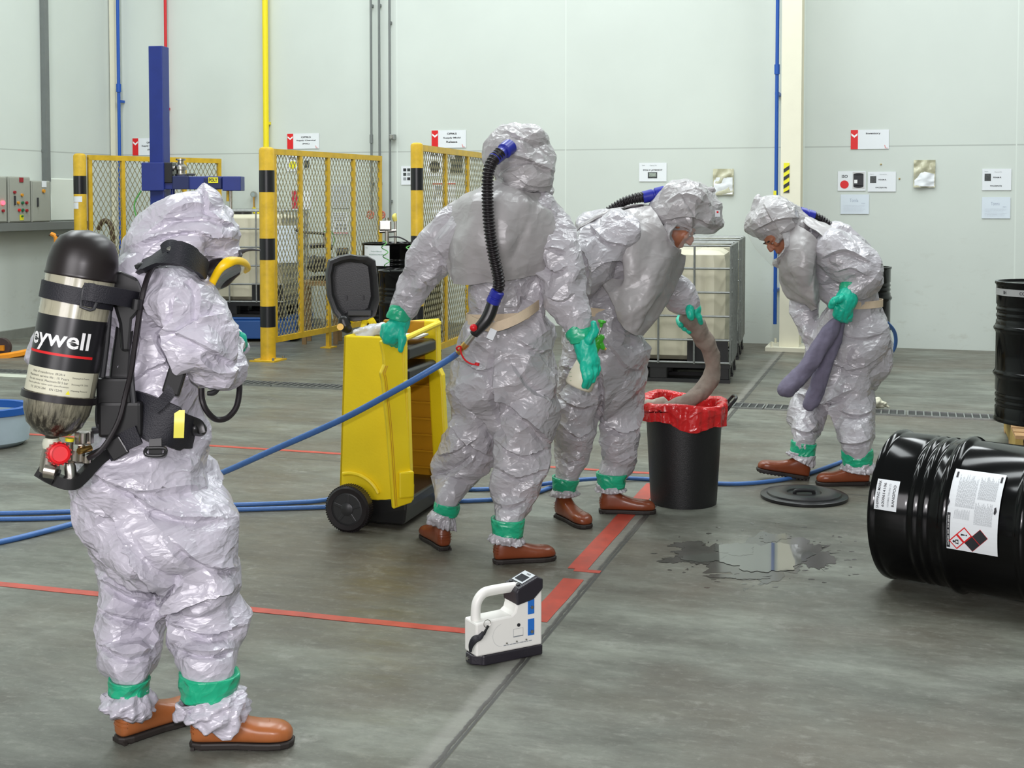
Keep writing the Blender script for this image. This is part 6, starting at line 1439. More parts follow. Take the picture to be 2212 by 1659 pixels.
def band(r, name, material, rows, Y, ratio=1.0, n=48, amp=0.003, k=0, label=None, thick=.0):
    """ring-shaped wrap: rows (px, py, r_px, dY)"""
    b = MB(); rings = []
    C = catmull([[*P(a[0], a[1], Y + (a[3] if len(a) > 3 else 0)), a[2] * Y / F, (a[4] if len(a) > 4 else ratio)] for a in rows], 6)
    for i, c in enumerate(C):
        T = Vector(C[min(i + 1, len(C) - 1)][:3]) - Vector(C[max(i - 1, 0)][:3]); n1, n2 = frame_of(T)
        rings.append([Vector(c[:3]) + n1 * cos(2 * pi * j / n) * c[3] + n2 * sin(2 * pi * j / n) * c[3] * c[4] for j in range(n)])
    A = np.array([[list(v) for v in q] for q in rings]); cen = A.mean(axis=1, keepdims=True); A = np.concatenate([cen[:1] + (A[:1] - cen[:1]) * .80, cen[:1] + (A[:1] - cen[:1]) * .93, A, cen[-1:] + (A[-1:] - cen[-1:]) * .93, cen[-1:] + (A[-1:] - cen[-1:]) * .82])
    cen = A.mean(axis=1, keepdims=True); d = A - cen; d /= np.linalg.norm(d, axis=2, keepdims=True)
    A = A + d * crumple(A.reshape(-1, 3), amp, 0.05, k).reshape(A.shape[0], A.shape[1], 1)
    b.rings([[Vector(v) for v in q] for q in A], cap=False)
    o = b.build(name, material, r, smooth=True, angle=180, label=label)
    md = o.modifiers.new('s', 'SOLIDIFY'); md.thickness = 0.003 if not thick else thick; md.offset = -1
    return o
def frill(r, rows, Y, ratio=1.0, material=SUIT, k=0, name='ankle_frill', amp=.010, nf=17):
    """gathered hem under the tape"""
    b = MB(); n = 110; rings = []
    C = catmull([[*P(a[0], a[1], Y + (a[3] if len(a) > 3 else 0)), a[2] * Y / F] for a in rows], 6); m = len(C)
    for i, c in enumerate(C):
        T = Vector(C[min(i + 1, m - 1)][:3]) - Vector(C[max(i - 1, 0)][:3]); n1, n2 = frame_of(T); w_ = i / (m - 1)
        rings.append([Vector(c[:3]) + (n1 * cos(2 * pi * j / n) + n2 * sin(2 * pi * j / n) * ratio) * (c[3] + amp * w_ * (sin(nf * 2 * pi * j / n + k) * .45 + sin((nf + 6) * 2 * pi * j / n + 2 * k + i * .2) * .3)) for j in range(n)])
    A = np.array([[list(v) for v in q] for q in rings]); cen = A.mean(axis=1, keepdims=True); d = A - cen; d /= np.linalg.norm(d, axis=2, keepdims=True)
    A = A + d * crumple(A.reshape(-1, 3), amp, 0.045, k).reshape(A.shape[0], A.shape[1], 1)
    b.rings([[Vector(v) for v in q] for q in A], cap=False); o = b.build(name, material, r, smooth=True, angle=180); md = o.modifiers.new('s', 'SOLIDIFY'); md.thickness = .003; return o
def glove(r, chains, Y, label=None, name='glove', vox=0.0035, k=0):
    b = MB()
    for c in chains: b.blob(c, Y, n=14, sub=4)
    return build_remesh(b, name, GLOVE, r, vox, 2, lambda co: crumple(co, 0.0022, 0.022, k, (1, 1, 1)), label)
def corrug(r, pts, rad, material=BLKR, name='breathing_hose', pitch=0.0145, par=None):
    C = catmull([list(p) for p in pts], 40); seg = np.linalg.norm(np.diff(C, axis=0), axis=1); s = np.concatenate([[0], np.cumsum(seg)]); n = int(s[-1] / (pitch / 8)); t = np.linspace(0, s[-1], n)
    Q = np.stack([np.interp(t, s, C[:, i]) for i in range(3)], 1); rr = [rad * (0.96 + 0.15 * cos(2 * pi * i / 8)) for i in range(n)]
    b = MB(); b.tube([Vector(q) for q in Q], rr, n=18, sub=1); return b.build(name, material, r, smooth=True, angle=60)
def beltring(r, cx, cy, rx_px, Y, ratio, hgt, tilt, name='waist_belt', label=None, tail=None, drop=0.0):
    c = P(cx, cy, Y); rx = rx_px * Y / F; b = MB(); rings = []; n = 72
    for i in range(n):
        t = 2 * pi * i / n; p = c + Vector((rx * cos(t), rx * ratio * sin(t), rx * cos(t) * tilt + drop * cos(2 * t)))
        o = Vector((cos(t), sin(t) / ratio, 0)).normalized()
        rings.append([p + o * a + Vector((0, 0, z)) for a, z in ((0, -hgt / 2), (.004, -hgt / 2), (.004, hgt / 2), (0, hgt / 2))])
    b.rings(rings, closed=True); return b.build(name, BELTC, r, label=label)
def head(r, c, R_, face, up, skin=SKIN, name='body', Y=None, extra=None, hair=True):
    """head with face: c centre, R_ half height; face = where it looks, up = crown direction; with neck and shoulders under the suit"""
    f = face.normalized(); u = (up - f * up.dot(f)).normalized(); s = f.cross(u)
    b = MB(); q = lambda a, b_, d: c + s * (a * R_) + f * (b_ * R_) + u * (d * R_)
    def ell(cc, sx, sy, sz, n=18, m=12):
        rg = []
        for k in range(m + 1):
            a = -pi / 2 + pi * k / m; w_ = max(cos(a), .02); rg.append([cc + s * (cos(2 * pi * i / n) * w_ * sx * R_) + f * (sin(2 * pi * i / n) * w_ * sy * R_) + u * (sin(a) * sz * R_) for i in range(n)])
        b.rings(rg)
    ell(q(0, -.10, .22), .66, .80, .78); ell(q(0, .12, -.30), .52, .58, .62); ell(q(0, .42, -.70), .26, .26, .24)      # skull, jaw, chin
    ell(q(0, .74, -.10), .10, .20, .22); ell(q(0, .84, -.22), .13, .14, .09)                    # nose bridge, nose tip
    ell(q(-.10, .78, -.24), .07, .08, .06); ell(q(.10, .78, -.24), .07, .08, .06)
    for a in (-1, 1):
        ell(q(a * .24, .58, .16), .22, .16, .07); ell(q(a * .36, .50, -.14), .18, .16, .16); ell(q(a * .68, -.05, -.02), .07, .14, .20)   # brows, cheeks, ears
    ell(q(0, .66, -.50), .20, .10, .065); ell(q(0, .65, -.60), .17, .10, .06)                # lips
    b.rings([[q(0, -.15, -.5) - u * (R_ * t) + (s * cos(a) * .42 + f * sin(a) * .42) * R_ for a in np.linspace(0, 2 * pi, 17)[:-1]] for t in (0, .4, .9)])
    if extra:
        for ch in extra: b.blob(ch, Y, n=16)
    nm = remesh(b, R_ * .05, 2, None, name); nm.transform(Matrix.Translation(-base_of(r))); body = finish(nm, name, skin, r, None, True, angle=180)
    def bit(nm_, cc, sx, sy, sz, m_, par=body):
        nonlocal b; b = MB(); ell(cc, sx, sy, sz, 14, 8); return b.build(nm_, m_, par, smooth=True)
    for a in (-1, 1):
        bit('eye', q(a * .25, .60, .03), .11, .06, .05, mat('eye_white', (0.6, 0.58, 0.55), 0.3) if 'eye_white' not in bpy.data.materials else bpy.data.materials['eye_white'])
        bit('pupil', q(a * .25, .655, .02), .05, .02, .045, HAIR); bit('eyebrow', q(a * .26, .70, .22), .18, .05, .035, HAIR); bit('eyelid', q(a * .25, .615, .065), .14, .055, .04, skin)
    bit('mouth', q(0, .735, -.55), .17, .025, .012, mat('lip_line', (0.16, 0.04, 0.03), 0.5) if 'lip_line' not in bpy.data.materials else bpy.data.materials['lip_line'])
    if hair: b = MB(); ell(q(0, -.08, .50), .62, .66, .48); b.build('hair', HAIR, r, smooth=True)
    return body

# long drape folds of each suit, as seen: (points, height m, width px, side of the drop)
FOLD1 = [([(238, 1118), (300, 1200), (368, 1292)], .030, 34, 1), ([(150, 1075), (195, 1100), (238, 1122)], .02, 22, 1), ([(325, 1285), (380, 1305), (440, 1290), (525, 1262)], .028, 26, 1),
    ([(372, 1165), (450, 1222), (528, 1228)], .018, 26, 1), ([(212, 1182), (262, 1225), (300, 1245)], .016, 20, 1), ([(200, 1240), (280, 1285), (350, 1300)], .022, 22, 1), ([(208, 1310), (260, 1330), (345, 1345)], .016, 20, 1),
    ([(378, 1345), (450, 1372), (520, 1350)], .018, 22, 1), ([(385, 1400), (440, 1412), (512, 1400)], .016, 16, 1), ([(215, 1385), (270, 1420), (335, 1402)], .015, 18, 1), ([(180, 1010), (300, 1062), (450, 1040)], .014, 26, 1), ([(250, 1040), (360, 1110), (490, 1120)], .016, 28, 1),
    ([(262, 1150), (340, 1235), (400, 1262)], .018, 24, -1), ([(225, 690), (262, 760), (250, 850)], .014, 20, -1), ([(345, 700), (372, 760), (402, 812)], .034, 26, 1), ([(350, 705), (430, 742), (520, 792)], .016, 26, 1), ([(410, 590), (430, 640), (424, 700)], .012, 22, 1), ([(366, 735), (420, 690), (478, 676)], .014, 20, -1),
    ([(250, 840), (320, 800), (372, 770)], .014, 22, 1), ([(380, 640), (372, 690), (350, 720)], .016, 16, 1), ([(430, 770), (470, 800), (528, 786)], .014, 20, -1), ([(282, 640), (300, 720), (285, 800)], .012, 20, 1), ([(380, 1390), (372, 1300), (392, 1240)], .014, 16, -1)]
FOLD1H = [([(262, 585), (380, 548), (515, 568)], .018, 22, 1), ([(290, 530), (400, 500), (518, 520)], .014, 22, 1), ([(320, 505), (400, 450), (470, 445)], .012, 18, 1), ([(440, 402), (446, 440), (470, 480)], .012, 14, 1), ([(300, 570), (350, 520), (440, 500)], .010, 16, -1), ([(350, 470), (440, 470), (512, 490)], .010, 14, 1)]
FOLD2 = [([(1072, 740), (1066, 820), (1080, 880), (1100, 950)], .028, 22, 1), ([(1058, 845), (1120, 890), (1196, 962)], .024, 22, 1), ([(985, 820), (1040, 900), (1078, 962)], .020, 18, 1), ([(985, 770), (1030, 800), (1075, 790)], .012, 16, 1), ([(1085, 958), (1130, 985), (1192, 965)], .020, 14, 1),
    ([(1075, 1010), (1120, 1032), (1178, 1010)], .016, 14, 1), ([(940, 985), (980, 975), (1030, 948)], .016, 14, 1), ([(935, 1030), (985, 1020), (1030, 985)], .014, 12, -1), ([(960, 905), (1010, 960), (1060, 985)], .018, 16, 1), ([(1145, 470), (1148, 540), (1180, 610)], .030, 18, -1), ([(1160, 570), (1200, 588), (1225, 575)], .014, 12, 1), ([(1170, 540), (1195, 535), (1225, 545)], .012, 12, 1),
    ([(1190, 640), (1215, 650), (1240, 632)], .012, 12, 1), ([(890, 590), (930, 620), (958, 612)], .012, 14, 1), ([(935, 530), (960, 560), (962, 600)], .012, 14, 1), ([(1035, 625), (1045, 650), (1040, 690)], .010, 10, 1), ([(1120, 610), (1130, 640), (1160, 660)], .012, 12, 1), ([(1100, 780), (1140, 840), (1200, 870)], .012, 18, -1), ([(1110, 730), (1160, 760), (1200, 750)], .010, 14, 1), ([(1062, 1085), (1100, 1092), (1140, 1080)], .012, 10, 1)]
FOLD2H = [([(1095, 335), (1140, 345), (1196, 372)], .014, 16, 1), ([(1070, 385), (1110, 360), (1170, 352)], .012, 14, -1), ([(1110, 380), (1150, 400), (1190, 398)], .012, 12, 1), ([(1090, 285), (1130, 300), (1180, 310)], .008, 12, 1)]
FOLD3 = [([(1205, 850), (1250, 880), (1300, 868)], .018, 16, 1), ([(1215, 920), (1250, 945), (1290, 925)], .018, 14, 1), ([(1300, 905), (1345, 935), (1392, 918)], .022, 14, 1), ([(1300, 800), (1306, 870), (1296, 940)], .026, 14, 1), ([(1305, 730), (1350, 790), (1388, 800)], .012, 16, 1), ([(1200, 985), (1230, 1000), (1262, 985)], .012, 10, 1), ([(1300, 985), (1335, 1000), (1368, 985)], .012, 10, 1),
    ([(1245, 520), (1275, 575), (1265, 640)], .022, 14, 1), ([(1265, 590), (1310, 560), (1360, 560)], .018, 14, 1), ([(1270, 480), (1310, 520), (1360, 530)], .012, 14, 1), ([(1210, 790), (1260, 800), (1300, 780)], .012, 12, 1)]
FOLD3H = [([(1430, 480), (1480, 468), (1552, 488)], .014, 14, 1), ([(1440, 440), (1480, 420), (1530, 440)], .010, 12, 1), ([(1460, 400), (1480, 440), (1500, 470)], .010, 12, -1)]
FOLD4 = [([(1725, 850), (1780, 872), (1845, 840)], .022, 14, 1), ([(1790, 870), (1800, 920), (1796, 960)], .020, 12, 1), ([(1812, 885), (1850, 900), (1885, 885)], .014, 12, 1), ([(1760, 760), (1830, 800), (1900, 770)], .012, 16, 1), ([(1740, 900), (1760, 925), (1778, 930)], .012, 10, 1), ([(1770, 560), (1830, 540), (1885, 570)], .014, 14, 1), ([(1800, 590), (1840, 580), (1880, 600)], .012, 12, 1),
    ([(1790, 700), (1850, 730), (1910, 720)], .010, 14, 1), ([(1810, 955), (1850, 960), (1882, 948)], .012, 9, 1), ([(1712, 925), (1740, 935), (1765, 925)], .012, 9, 1)]
FOLD4H = [([(1625, 500), (1680, 475), (1735, 470)], .012, 12, 1), ([(1650, 440), (1670, 480), (1690, 510)], .010, 12, 1), ([(1700, 440), (1715, 480), (1722, 520)], .010, 10, -1)]

# ================================================= worker 1: foreground, with breathing apparatus
def worker1():
    Y = 3.74
    r = person(FL(390, 1600), 'person in a crumpled grey hooded suit in the left foreground wearing a breathing apparatus')
    aR = anky(FL(416, 1613), R(3)) - Y; aL = anky(FL(256, 1606), R(48)) - Y
    b = MB()
    # trunk
    b.blob([(385, 560, 62, 0, 1.3), (362, 600, 92, 0, 1.35), (335, 680, 108, 0, 1.25), (330, 780, 105, 0, 1.2), (330, 860, 108, 0, 1.15), (332, 925, 104, 0, 1.15), (325, 985, 138, 0, 1.05), (318, 1050, 170, 0, .95), (330, 1105, 160, 0, .90), (358, 1155, 136, 0, .9)], Y)
    # seat drape at the back and thigh bulges
    b.blob([(196, 1030, 62, .05), (208, 1075, 60, .0), (262, 1120, 62, 0)], Y)
    b.blob([(345, 1100, 140, -.04), (395, 1168, 134, -.06), (435, 1222, 95, -.07), (448, 1262, 84, -.07)], Y)
    b.blob([(440, 1215, 88, -.06), (443, 1290, 70, -.05), (452, 1340, 80, -.05), (450, 1395, 76, -.06), (450, 1435, 62, aR), (450, 1462, 55, aR), (452, 1500, 52, aR)], Y)
    b.blob([(310, 1125, 92, .09), (290, 1190, 82, .10), (282, 1250, 84, .10), (282, 1300, 82, .06), (278, 1360, 74, .02), (276, 1405, 68, .0), (280, 1440, 50, aL), (281, 1470, 37, aL), (280, 1500, 36, aL)], Y)
    # extra sags: horizontal bulges
    b.blob([(460, 1235, 62, -.10), (505, 1238, 26, -.08)], Y); b.blob([(385, 1288, 30, .0), (340, 1310, 40, .05)], Y)
    # right arm (near)
    b.blob([(385, 590, 60, -.12), (388, 640, 80, -.16), (414, 700, 80, -.20), (448, 755, 72, -.22), (468, 795, 44, -.20)], Y)
    b.blob([(462, 800, 48, -.20), (488, 782, 42, -.05), (505, 755, 34, .10), (520, 738, 26, .18)], Y)
    # left arm (far side), elbow out behind the cylinder
    b.blob([(300, 620, 66, .30), (210, 660, 62, .34), (140, 700, 54, .36), (102, 745, 40, .38), (100, 790, 38, .38), (110, 826, 30, .4)], Y)
    su = build_remesh(b, 'suit', SUIT1, r, 0.0055, 7, suitdisp(0.024, 0.155, 1, [(P(451, 1480, Y + aR), .11), (P(280, 1480, Y + aL), .09)]), folds=FOLD1, facets=16000)
    # hood: its own loose bag joined to the suit
    b = MB()
    b.blob([(300, 600, 50, 0, 1.2), (338, 562, 80, 0, 1.15), (388, 522, 92, 0, 1.05), (428, 502, 92, 0, 1.1), (456, 498, 72, 0, 1.15), (478, 512, 46, 0, 1.2)], Y)
    b.blob([(425, 560, 72, -.0), (470, 560, 52, -.0), (492, 556, 32, 0)], Y); b.blob([(440, 470, 66), (443, 436, 42), (441, 410, 20), (440, 396, 8)], Y); b.blob([(420, 600, 55), (455, 615, 30)], Y)
    hd = build_remesh(b, 'hood', SUIT1, r, 0.005, 7, lambda co: crumple(co, 0.014, 0.13, 7, (.8, 1, 2.2)), folds=FOLD1H, facets=4200)
    # body inside: head with face turned down to the right, hands
    c = P(436, 530, Y + .02); R_ = .095
    head(r, c, R_, Vector((.70, .25, -.52)), Vector((.5, 0, .86)), extra=[[(415, 590, 30), (380, 640, 50), (350, 760, 70), (340, 900, 64), (330, 1000, 75)]], Y=Y, hair=False)
    # mask
    m = MB(); m.blob([(446, 606, 30, -.05), (476, 588, 34, -.04), (500, 577, 25, -.03)], Y, n=18); mk = m.build('face_mask', BLKR, r, smooth=True)
    rim = [(452, 630, -.13), (461, 605, -.14), (475, 581, -.15), (492, 567, -.14), (510, 563, -.11), (527, 567, -.05), (535, 577, .01), (529, 587, .04)]
    m = MB(); m.tube([P(x, y, Y + d) for x, y, d in rim], [.010, .011, .012, .015, .012, .013, .012, .006], n=12, flat=(1, .7)); m.build('yellow_rim', YELR, mk, smooth=True)
    m = MB(); pts = []
    for t in np.linspace(0, 1, 9):
        a0 = catmull([list(P(x, y, Y + d)) for x, y, d in rim], 4); i = int(t * (len(a0) - 1)); u_ = Vector(a0[i]); lo = P(464 + 64 * t, 634 - 46 * t, Y - .06 + .06 * t)
        pts.append([u_.lerp(lo, q) + Vector((0, -.03 * sin(pi * q), 0)) for q in (0, .25, .5, .75, 1)])
    m.add([p for q in pts for p in q], [(i * 5 + j, (i + 1) * 5 + j, (i + 1) * 5 + j + 1, i * 5 + j + 1) for i in range(8) for j in range(4)]); m.build('lens', LENS, mk, smooth=True, angle=180)
    m = MB(); m.tube([P(517, 546, Y), P(530, 541, Y), P(545, 539, Y), P(563, 541, Y)], [.008, .005, .004, .002], n=8); m.tube([P(518, 545, Y), P(520, 552, Y - .02), P(512, 560, Y - .03)], .005, n=8); m.build('strap_tail', DGREY, mk, smooth=True)
    # glove at the chest
    glove(r, [[(506, 726, 14, .22), (516, 733, 17, .24), (524, 744, 12, .27)], [(524, 738, 6, .26), (531, 748, 5, .28)], [(518, 744, 6, .28), (527, 756, 5, .3)], [(512, 744, 6, .3), (520, 760, 5, .32)], [(520, 730, 6, .24), (528, 736, 5, .26)], [(508, 722, 6, .22), (518, 718, 5, .2)]], Y)
    m = MB(); m.blob([(500, 735, 24, .22), (516, 742, 20, .30), (528, 756, 14, .34)], Y); build_remesh(m, 'sleeve_cuff', SUIT1, r, .006, 3, suitdisp(.010, .05, 4))
    # ankle tape and hems
    band(r, 'ankle_tape', TAPE, [(452, 1452, 61, aR), (451, 1478, 60, aR), (450, 1505, 57, aR)], Y, ratio=1.0, amp=.005, k=2)
    band(r, 'ankle_tape', TAPE, [(280, 1464, 43, aL), (279, 1480, 42, aL), (278, 1496, 41, aL)], Y, ratio=1.1, amp=.004, k=5)
    m = MB(); q = P(416, 1498, Y - .14); m.box(q, (.045, .004, .05)); 
    frill(r, [(452, 1498, 54, aR), (458, 1518, 70, aR), (462, 1536, 72, aR), (452, 1556, 58, aR)], Y, material=SUIT1, k=1, name='trouser_hem', amp=.015, nf=9)
    frill(r, [(280, 1490, 39, aL), (280, 1508, 52, aL), (276, 1524, 56, aL), (272, 1538, 48, aL)], Y, material=SUIT1, k=4, name='trouser_hem', amp=.012, nf=9)
    boot(r, FL(416, 1613), R(3), .285, m=BOOTF); boot(r, FL(256, 1606), R(48), .285, m=BOOTF)
    return r
worker1()

def apparatus():
    Y = 3.50
    r = root('breathing_apparatus', P(120, 1030, Y), 'breathing apparatus with a fibre-wound air cylinder on the back of the foreground person', 'breathing apparatus')
    T = P(190, 512, Y + .03); Bm = P(112, 945, Y - .02); ax = (T - Bm).normalized(); L_ = (T - Bm).length; S = Y / F
    Rt = 73 * S
    # local tank frame for wrapping print
    vw = ray(155, 740).normalized(); n1 = vw.cross(ax).normalized(); n2 = ax.cross(n1)      # n2 away from the camera
    if n2.y < 0: n2 = -n2
    wrap = lambda R2: (lambda ang, z: Bm + ax * z + (n1 * sin(ang) - n2 * cos(ang)) * R2)
    cy = bpy.data.objects.new('air_cylinder', None)
    b = MB(); b.lathe([(.016, -.012), (.018, .004), (Rt * .52, .012), (Rt * .80, .036), (Rt * .95, .072), (Rt, .11), (Rt, L_ * .86), (Rt * .9, L_ * .93), (Rt * .5, L_ * .99), (.002, L_)], Bm, ax, n=64)
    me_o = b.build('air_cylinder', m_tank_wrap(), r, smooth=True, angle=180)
    Mx = Matrix((n1, n2, ax)).transposed()      # own frame so the streaks run along the cylinder
    M4 = Mx.to_4x4(); lc = Bm - base_of(r); M4.translation = lc; me_o.data.transform(M4.inverted()); me_o.matrix_basis = M4
    z = lambda f: L_ * f
    # everything on the cylinder hangs from the apparatus
    b = MB(); b.lathe([(Rt * 1.03, z(.795)), (Rt * 1.05, z(.80)), (Rt * 1.03, z(.81)), (Rt * 1.02, z(.87)), (Rt * .96, z(.93)), (Rt * .80, z(.985)), (Rt * .5, z(1.02)), (.002, z(1.035))], Bm, ax, n=64); b.build('cylinder_cap', CAPB, r, smooth=True, angle=60)
    def sleeve(nm, f0, f1, m_, k=1.006, a0=-pi, a1=pi):
        v, f = rect2d(a0, z(f0), a1, z(f1), 72, 1); return put2d(nm, (v, f), wrap(Rt * k), m_, r)
    sl = sleeve('black_band', .345, .60, BLACKPT); sleeve('red_stripe', .412, .424, INKR, 1.010, -pi, .80); sleeve('rating_label', .225, .345, mat('cream_label', (0.66, 0.65, 0.50), 0.4), 1.007, -1.5, 1.0)
    for o in r.children:
        if o.name.startswith(('black_band', 'red_stripe', 'rating_label')):
            for p in o.data.polygons: p.use_smooth = True
    tv, tf = text2d('Honeywell', .060, .300, .018); a_end = .60; w_ = .300 / (Rt * 1.0)
    put2d('lettering', ([(a_end - w_ / 2 + x / Rt, z(.482) + y) for x, y in tv], tf), wrap(Rt * 1.013), WHITEP, r)
    pr = merge2d([([(x, y) for x, y in shift2d(text2d(s, .0052, .11 * q), 0, 0)[0]], text2d(s, .0052, .11 * q)[1]) if False else shift2d(text2d(s, .0058, .115 * q), 0, -.0105 * i) for i, (s, q) in enumerate([('Date of manufacture  09.2014', .8), ('Maximum service life : 15 Years', 1), ('Do not control. Maximum fill 5 bar', 1), ('Check cylinder valve with specification', 1.05), ('TC 3FCM-284    EN 12245', .8)])])
    put2d('small_print', ([(-.45 + x / Rt, z(.325) + y) for x, y in pr[0]], pr[1]), wrap(Rt * 1.011), INK, r)
    pr = merge2d([shift2d(text2d(s, .0055, .05), 0, -.017 * i) for i, s in enumerate(['Shenyang Kele Pressure', 'Shenyang P.R. China', 'Warning Pressure'])])
    put2d('small_print', ([(.55 + x / Rt, z(.315) + y) for x, y in pr[0]], pr[1]), wrap(Rt * 1.011), INK, r)
    put2d('warning_triangle', ([(.22 + x / Rt, z(.243) + y) for x, y in ((-.006, -.005), (.006, -.005), (0, .006))], [(0, 1, 2)]), wrap(Rt * 1.012), INKY, r)
    # straps round the cylinder
    def ring(nm, f0, h, m_, k=1.03, th=.004, sk=0.0):
        b = MB(); rg = []
        for i in range(64):
            t = 2 * pi * i / 64; zz = z(f0) + sk * cos(t); o = n1 * cos(t) + n2 * sin(t)
            rg.append([Bm + ax * (zz + a) + o * (Rt * k + c_) for a, c_ in ((-h / 2, 0), (h / 2, 0), (h / 2, th), (-h / 2, th))])
        b.rings(rg, closed=True); return b.build(nm, m_, r, smooth=True, angle=40)
    st = ring('cylinder_strap', .71, .046, BLKW, 1.03, .004, -.004); ring('lower_band', .205, .018, BLKR, 1.02, .006)
    b = MB(); q = wrap(Rt * 1.13)(.30, z(.712)); fr = []
    for a_, c_ in ((-.017, -.028), (.017, -.028), (.017, .028), (-.017, .028)): fr.append(q + n1 * a_ + ax * c_)
    b.tube(fr, .0045, n=8, sub=3, closed=True); b.build('strap_buckle', DGREY, st, smooth=True)
    # strap running right to the frame and left end flap
    b = MB(); b.ribbon([P(180, 629, Y - .088), P(205, 633, Y - .086), P(250, 640, Y - .05), P(292, 648, Y + .03), P(305, 650, Y + .08)], .046, .004, [(-.1, -1, 0), (0, -1, 0), (.3, -1, 0), (.5, -.8, 0), (.6, -.7, 0)]); b.build('cylinder_strap', BLKW, r, smooth=True)
    b = MB(); b.box(P(100, 618, Y + .04), (.010, .03, .05), ax.cross(Vector((0, 1, 0))).normalized(), Vector((0, 1, 0)), ax); b.build('strap_end', BLKW, r)
    # carrying frame (backplate)
    fp = [(262, 590), (300, 600), (305, 640), (292, 700), (282, 760), (278, 830), (286, 880), (300, 930), (290, 985), (262, 1000), (235, 985), (225, 930), (232, 860), (240, 780), (252, 700), (258, 650)]
    b = MB(); d = Vector((-.35, .93, 0)); b.rings([[P(x, y, Y + .075) + d * t for x, y in fp] for t in (0, .03)]); b.build('backplate', BLKP, r, bev=.006)
    b = MB(); b.tube([P(262, 600, Y + .06), P(240, 640, Y + .06), P(230, 740, Y + .06), P(216, 850, Y + .06), P(212, 900, Y + .06), P(216, 930, Y + .06)], .009, n=8); b.build('side_rail', DGREY, r, smooth=True)
    b = MB(); b.tube([P(306, 640, Y + .05), P(296, 720, Y + .045), P(284, 800, Y + .04), P(290, 880, Y + .04), P(292, 920, Y + .04), P(270, 960, Y + .05)], .008, n=8, flat=(1, 1)); b.build('side_rail', DGREY, r, smooth=True)
    b = MB(); bq = [(238, 588), (262, 586), (298, 602), (312, 636), (306, 668), (286, 690), (280, 760), (262, 760), (258, 700), (246, 660)]; b.rings([[P(x, y, Y + .045) + d * t for x, y in bq] for t in (0, .035)]); b.build('upper_bracket', BLKP, r, bev=.008)
    b = MB(); b.box(P(250, 865, Y + .06), (.095, .05, .13), Vector((1, 0, 0)), Vector((0, 1, 0))); b.build('lower_bracket', BLKP, r, bev=.008)
    b = MB(); b.box(P(262, 905, Y + .05), (.12, .04, .10)); b.build('lower_bracket', BLKP, r, bev=.01)
    b = MB(); b.tube([P(200, 930, Y + .06), P(245, 920, Y + .06), P(262, 870, Y + .06)], .010, n=8); b.build('bracket_arm', DGREY, r, smooth=True)
    # bottom carrying bar
    b = MB(); b.ribbon([P(83, 1015, Y - .02), P(112, 1032, Y - .02), P(150, 1045, Y - .02), P(172, 1035, Y), P(215, 990, Y + .04), P(260, 960, Y + .08)], .026, .03, [(0, 0, 1)] * 6); b.build('foot_bar', BLKP, r, smooth=True, angle=40)
    # valve, red wheel, gauge block
    v = root('x', (0, 0, 0), None, None) if False else None
    b = MB(); b.lathe([(.022, -.004), (.024, .010), (.020, .022)], P(112, 952, Y - .02), -ax, n=20); b.cyl(P(112, 945, Y - .02), P(110, 985, Y - .02), .019, .017); vb = b.build('valve_neck', mat('pale_green_collar', (0.60, 0.62, 0.50), 0.35), r, smooth=True)
    b = MB(); b.cyl(P(110, 968, Y - .02), P(103, 1018, Y - .02), .021, .024); b.cyl(P(99, 1015, Y - .03), P(123, 1020, Y - .03), .022, .022); vb = b.build('valve_body', NICKEL, r, smooth=True, angle=40)
    b = MB(); b.cyl(P(93, 1018, Y - .02), P(122, 1032, Y - .02), .020, .024); b.build('valve_foot', BLKP, r, smooth=True, angle=40)
    a0 = P(120, 978, Y - .03); a1 = P(131, 981, Y - .115)
    b = MB(); dr = (a1 - a0).normalized(); b.lathe([(.012, 0), (.012, .03), (.026, .032), (.029, .036), (.029, .078), (.026, .086), (.021, .088), (.020, .084), (.001, .084)], a0, dr, n=36); b.build('red_handwheel', REDP, r, smooth=True, angle=40)
    f1, f2 = frame_of(dr); b = MB()
    for k in range(16): t = k * pi / 8; o = f1 * cos(t) + f2 * sin(t); b.cyl(a0 + dr * .036 + o * .029, a0 + dr * .078 + o * .029, .0028, n=6)
    b.build('wheel_knurls', REDP, r)
    for (x, y, rr_, ln, m_, nm) in ((150, 955, .011, 30, NICKEL, 'reducer_stem'), (151, 946, .012, 7, INKY, 'yellow_ring'), (176, 962, .010, 34, NICKEL, 'reducer_stem'), (163, 972, .014, 22, NICKEL, 'reducer_body'), (180, 935, .011, 22, STEEL, 'relief_valve'), (188, 985, .012, 14, NICKEL, 'reducer_port')):
        b = MB(); b.cyl(P(x, y, Y + .01), P(x - 1, y + ln, Y + .01), rr_, n=18); b.build(nm, m_, r, smooth=True, angle=40)
    b = MB(); b.cyl(P(133, 990, Y), P(190, 992, Y + .03), .013, n=16); b.build('reducer_body', NICKEL, r, smooth=True, angle=40)
    b = MB(); b.cyl(P(170, 975, Y - .01), P(196, 968, Y + .02), .009, n=14); b.build('reducer_port', BRASS, r, smooth=True)
    b = MB(); b.box(P(182, 945, Y + .04), (.045, .03, .035)); b.build('steel_clip', STEEL, r, bev=.003)
    b = MB(); b.lathe([(.012, 0), (.016, .01), (.016, .04), (.01, .045)], P(150, 1000, Y + .0), Vector((.1, 0, -1)), n=16); b.build('warning_whistle', STEEL, r, smooth=True)
    # shoulder strap over the right shoulder
    sp = [(250, 612, .16), (268, 598, .04), (292, 584, -.10), (325, 566, -.22), (358, 549, -.29), (395, 549, -.30), (425, 566, -.24), (445, 585, -.14)]
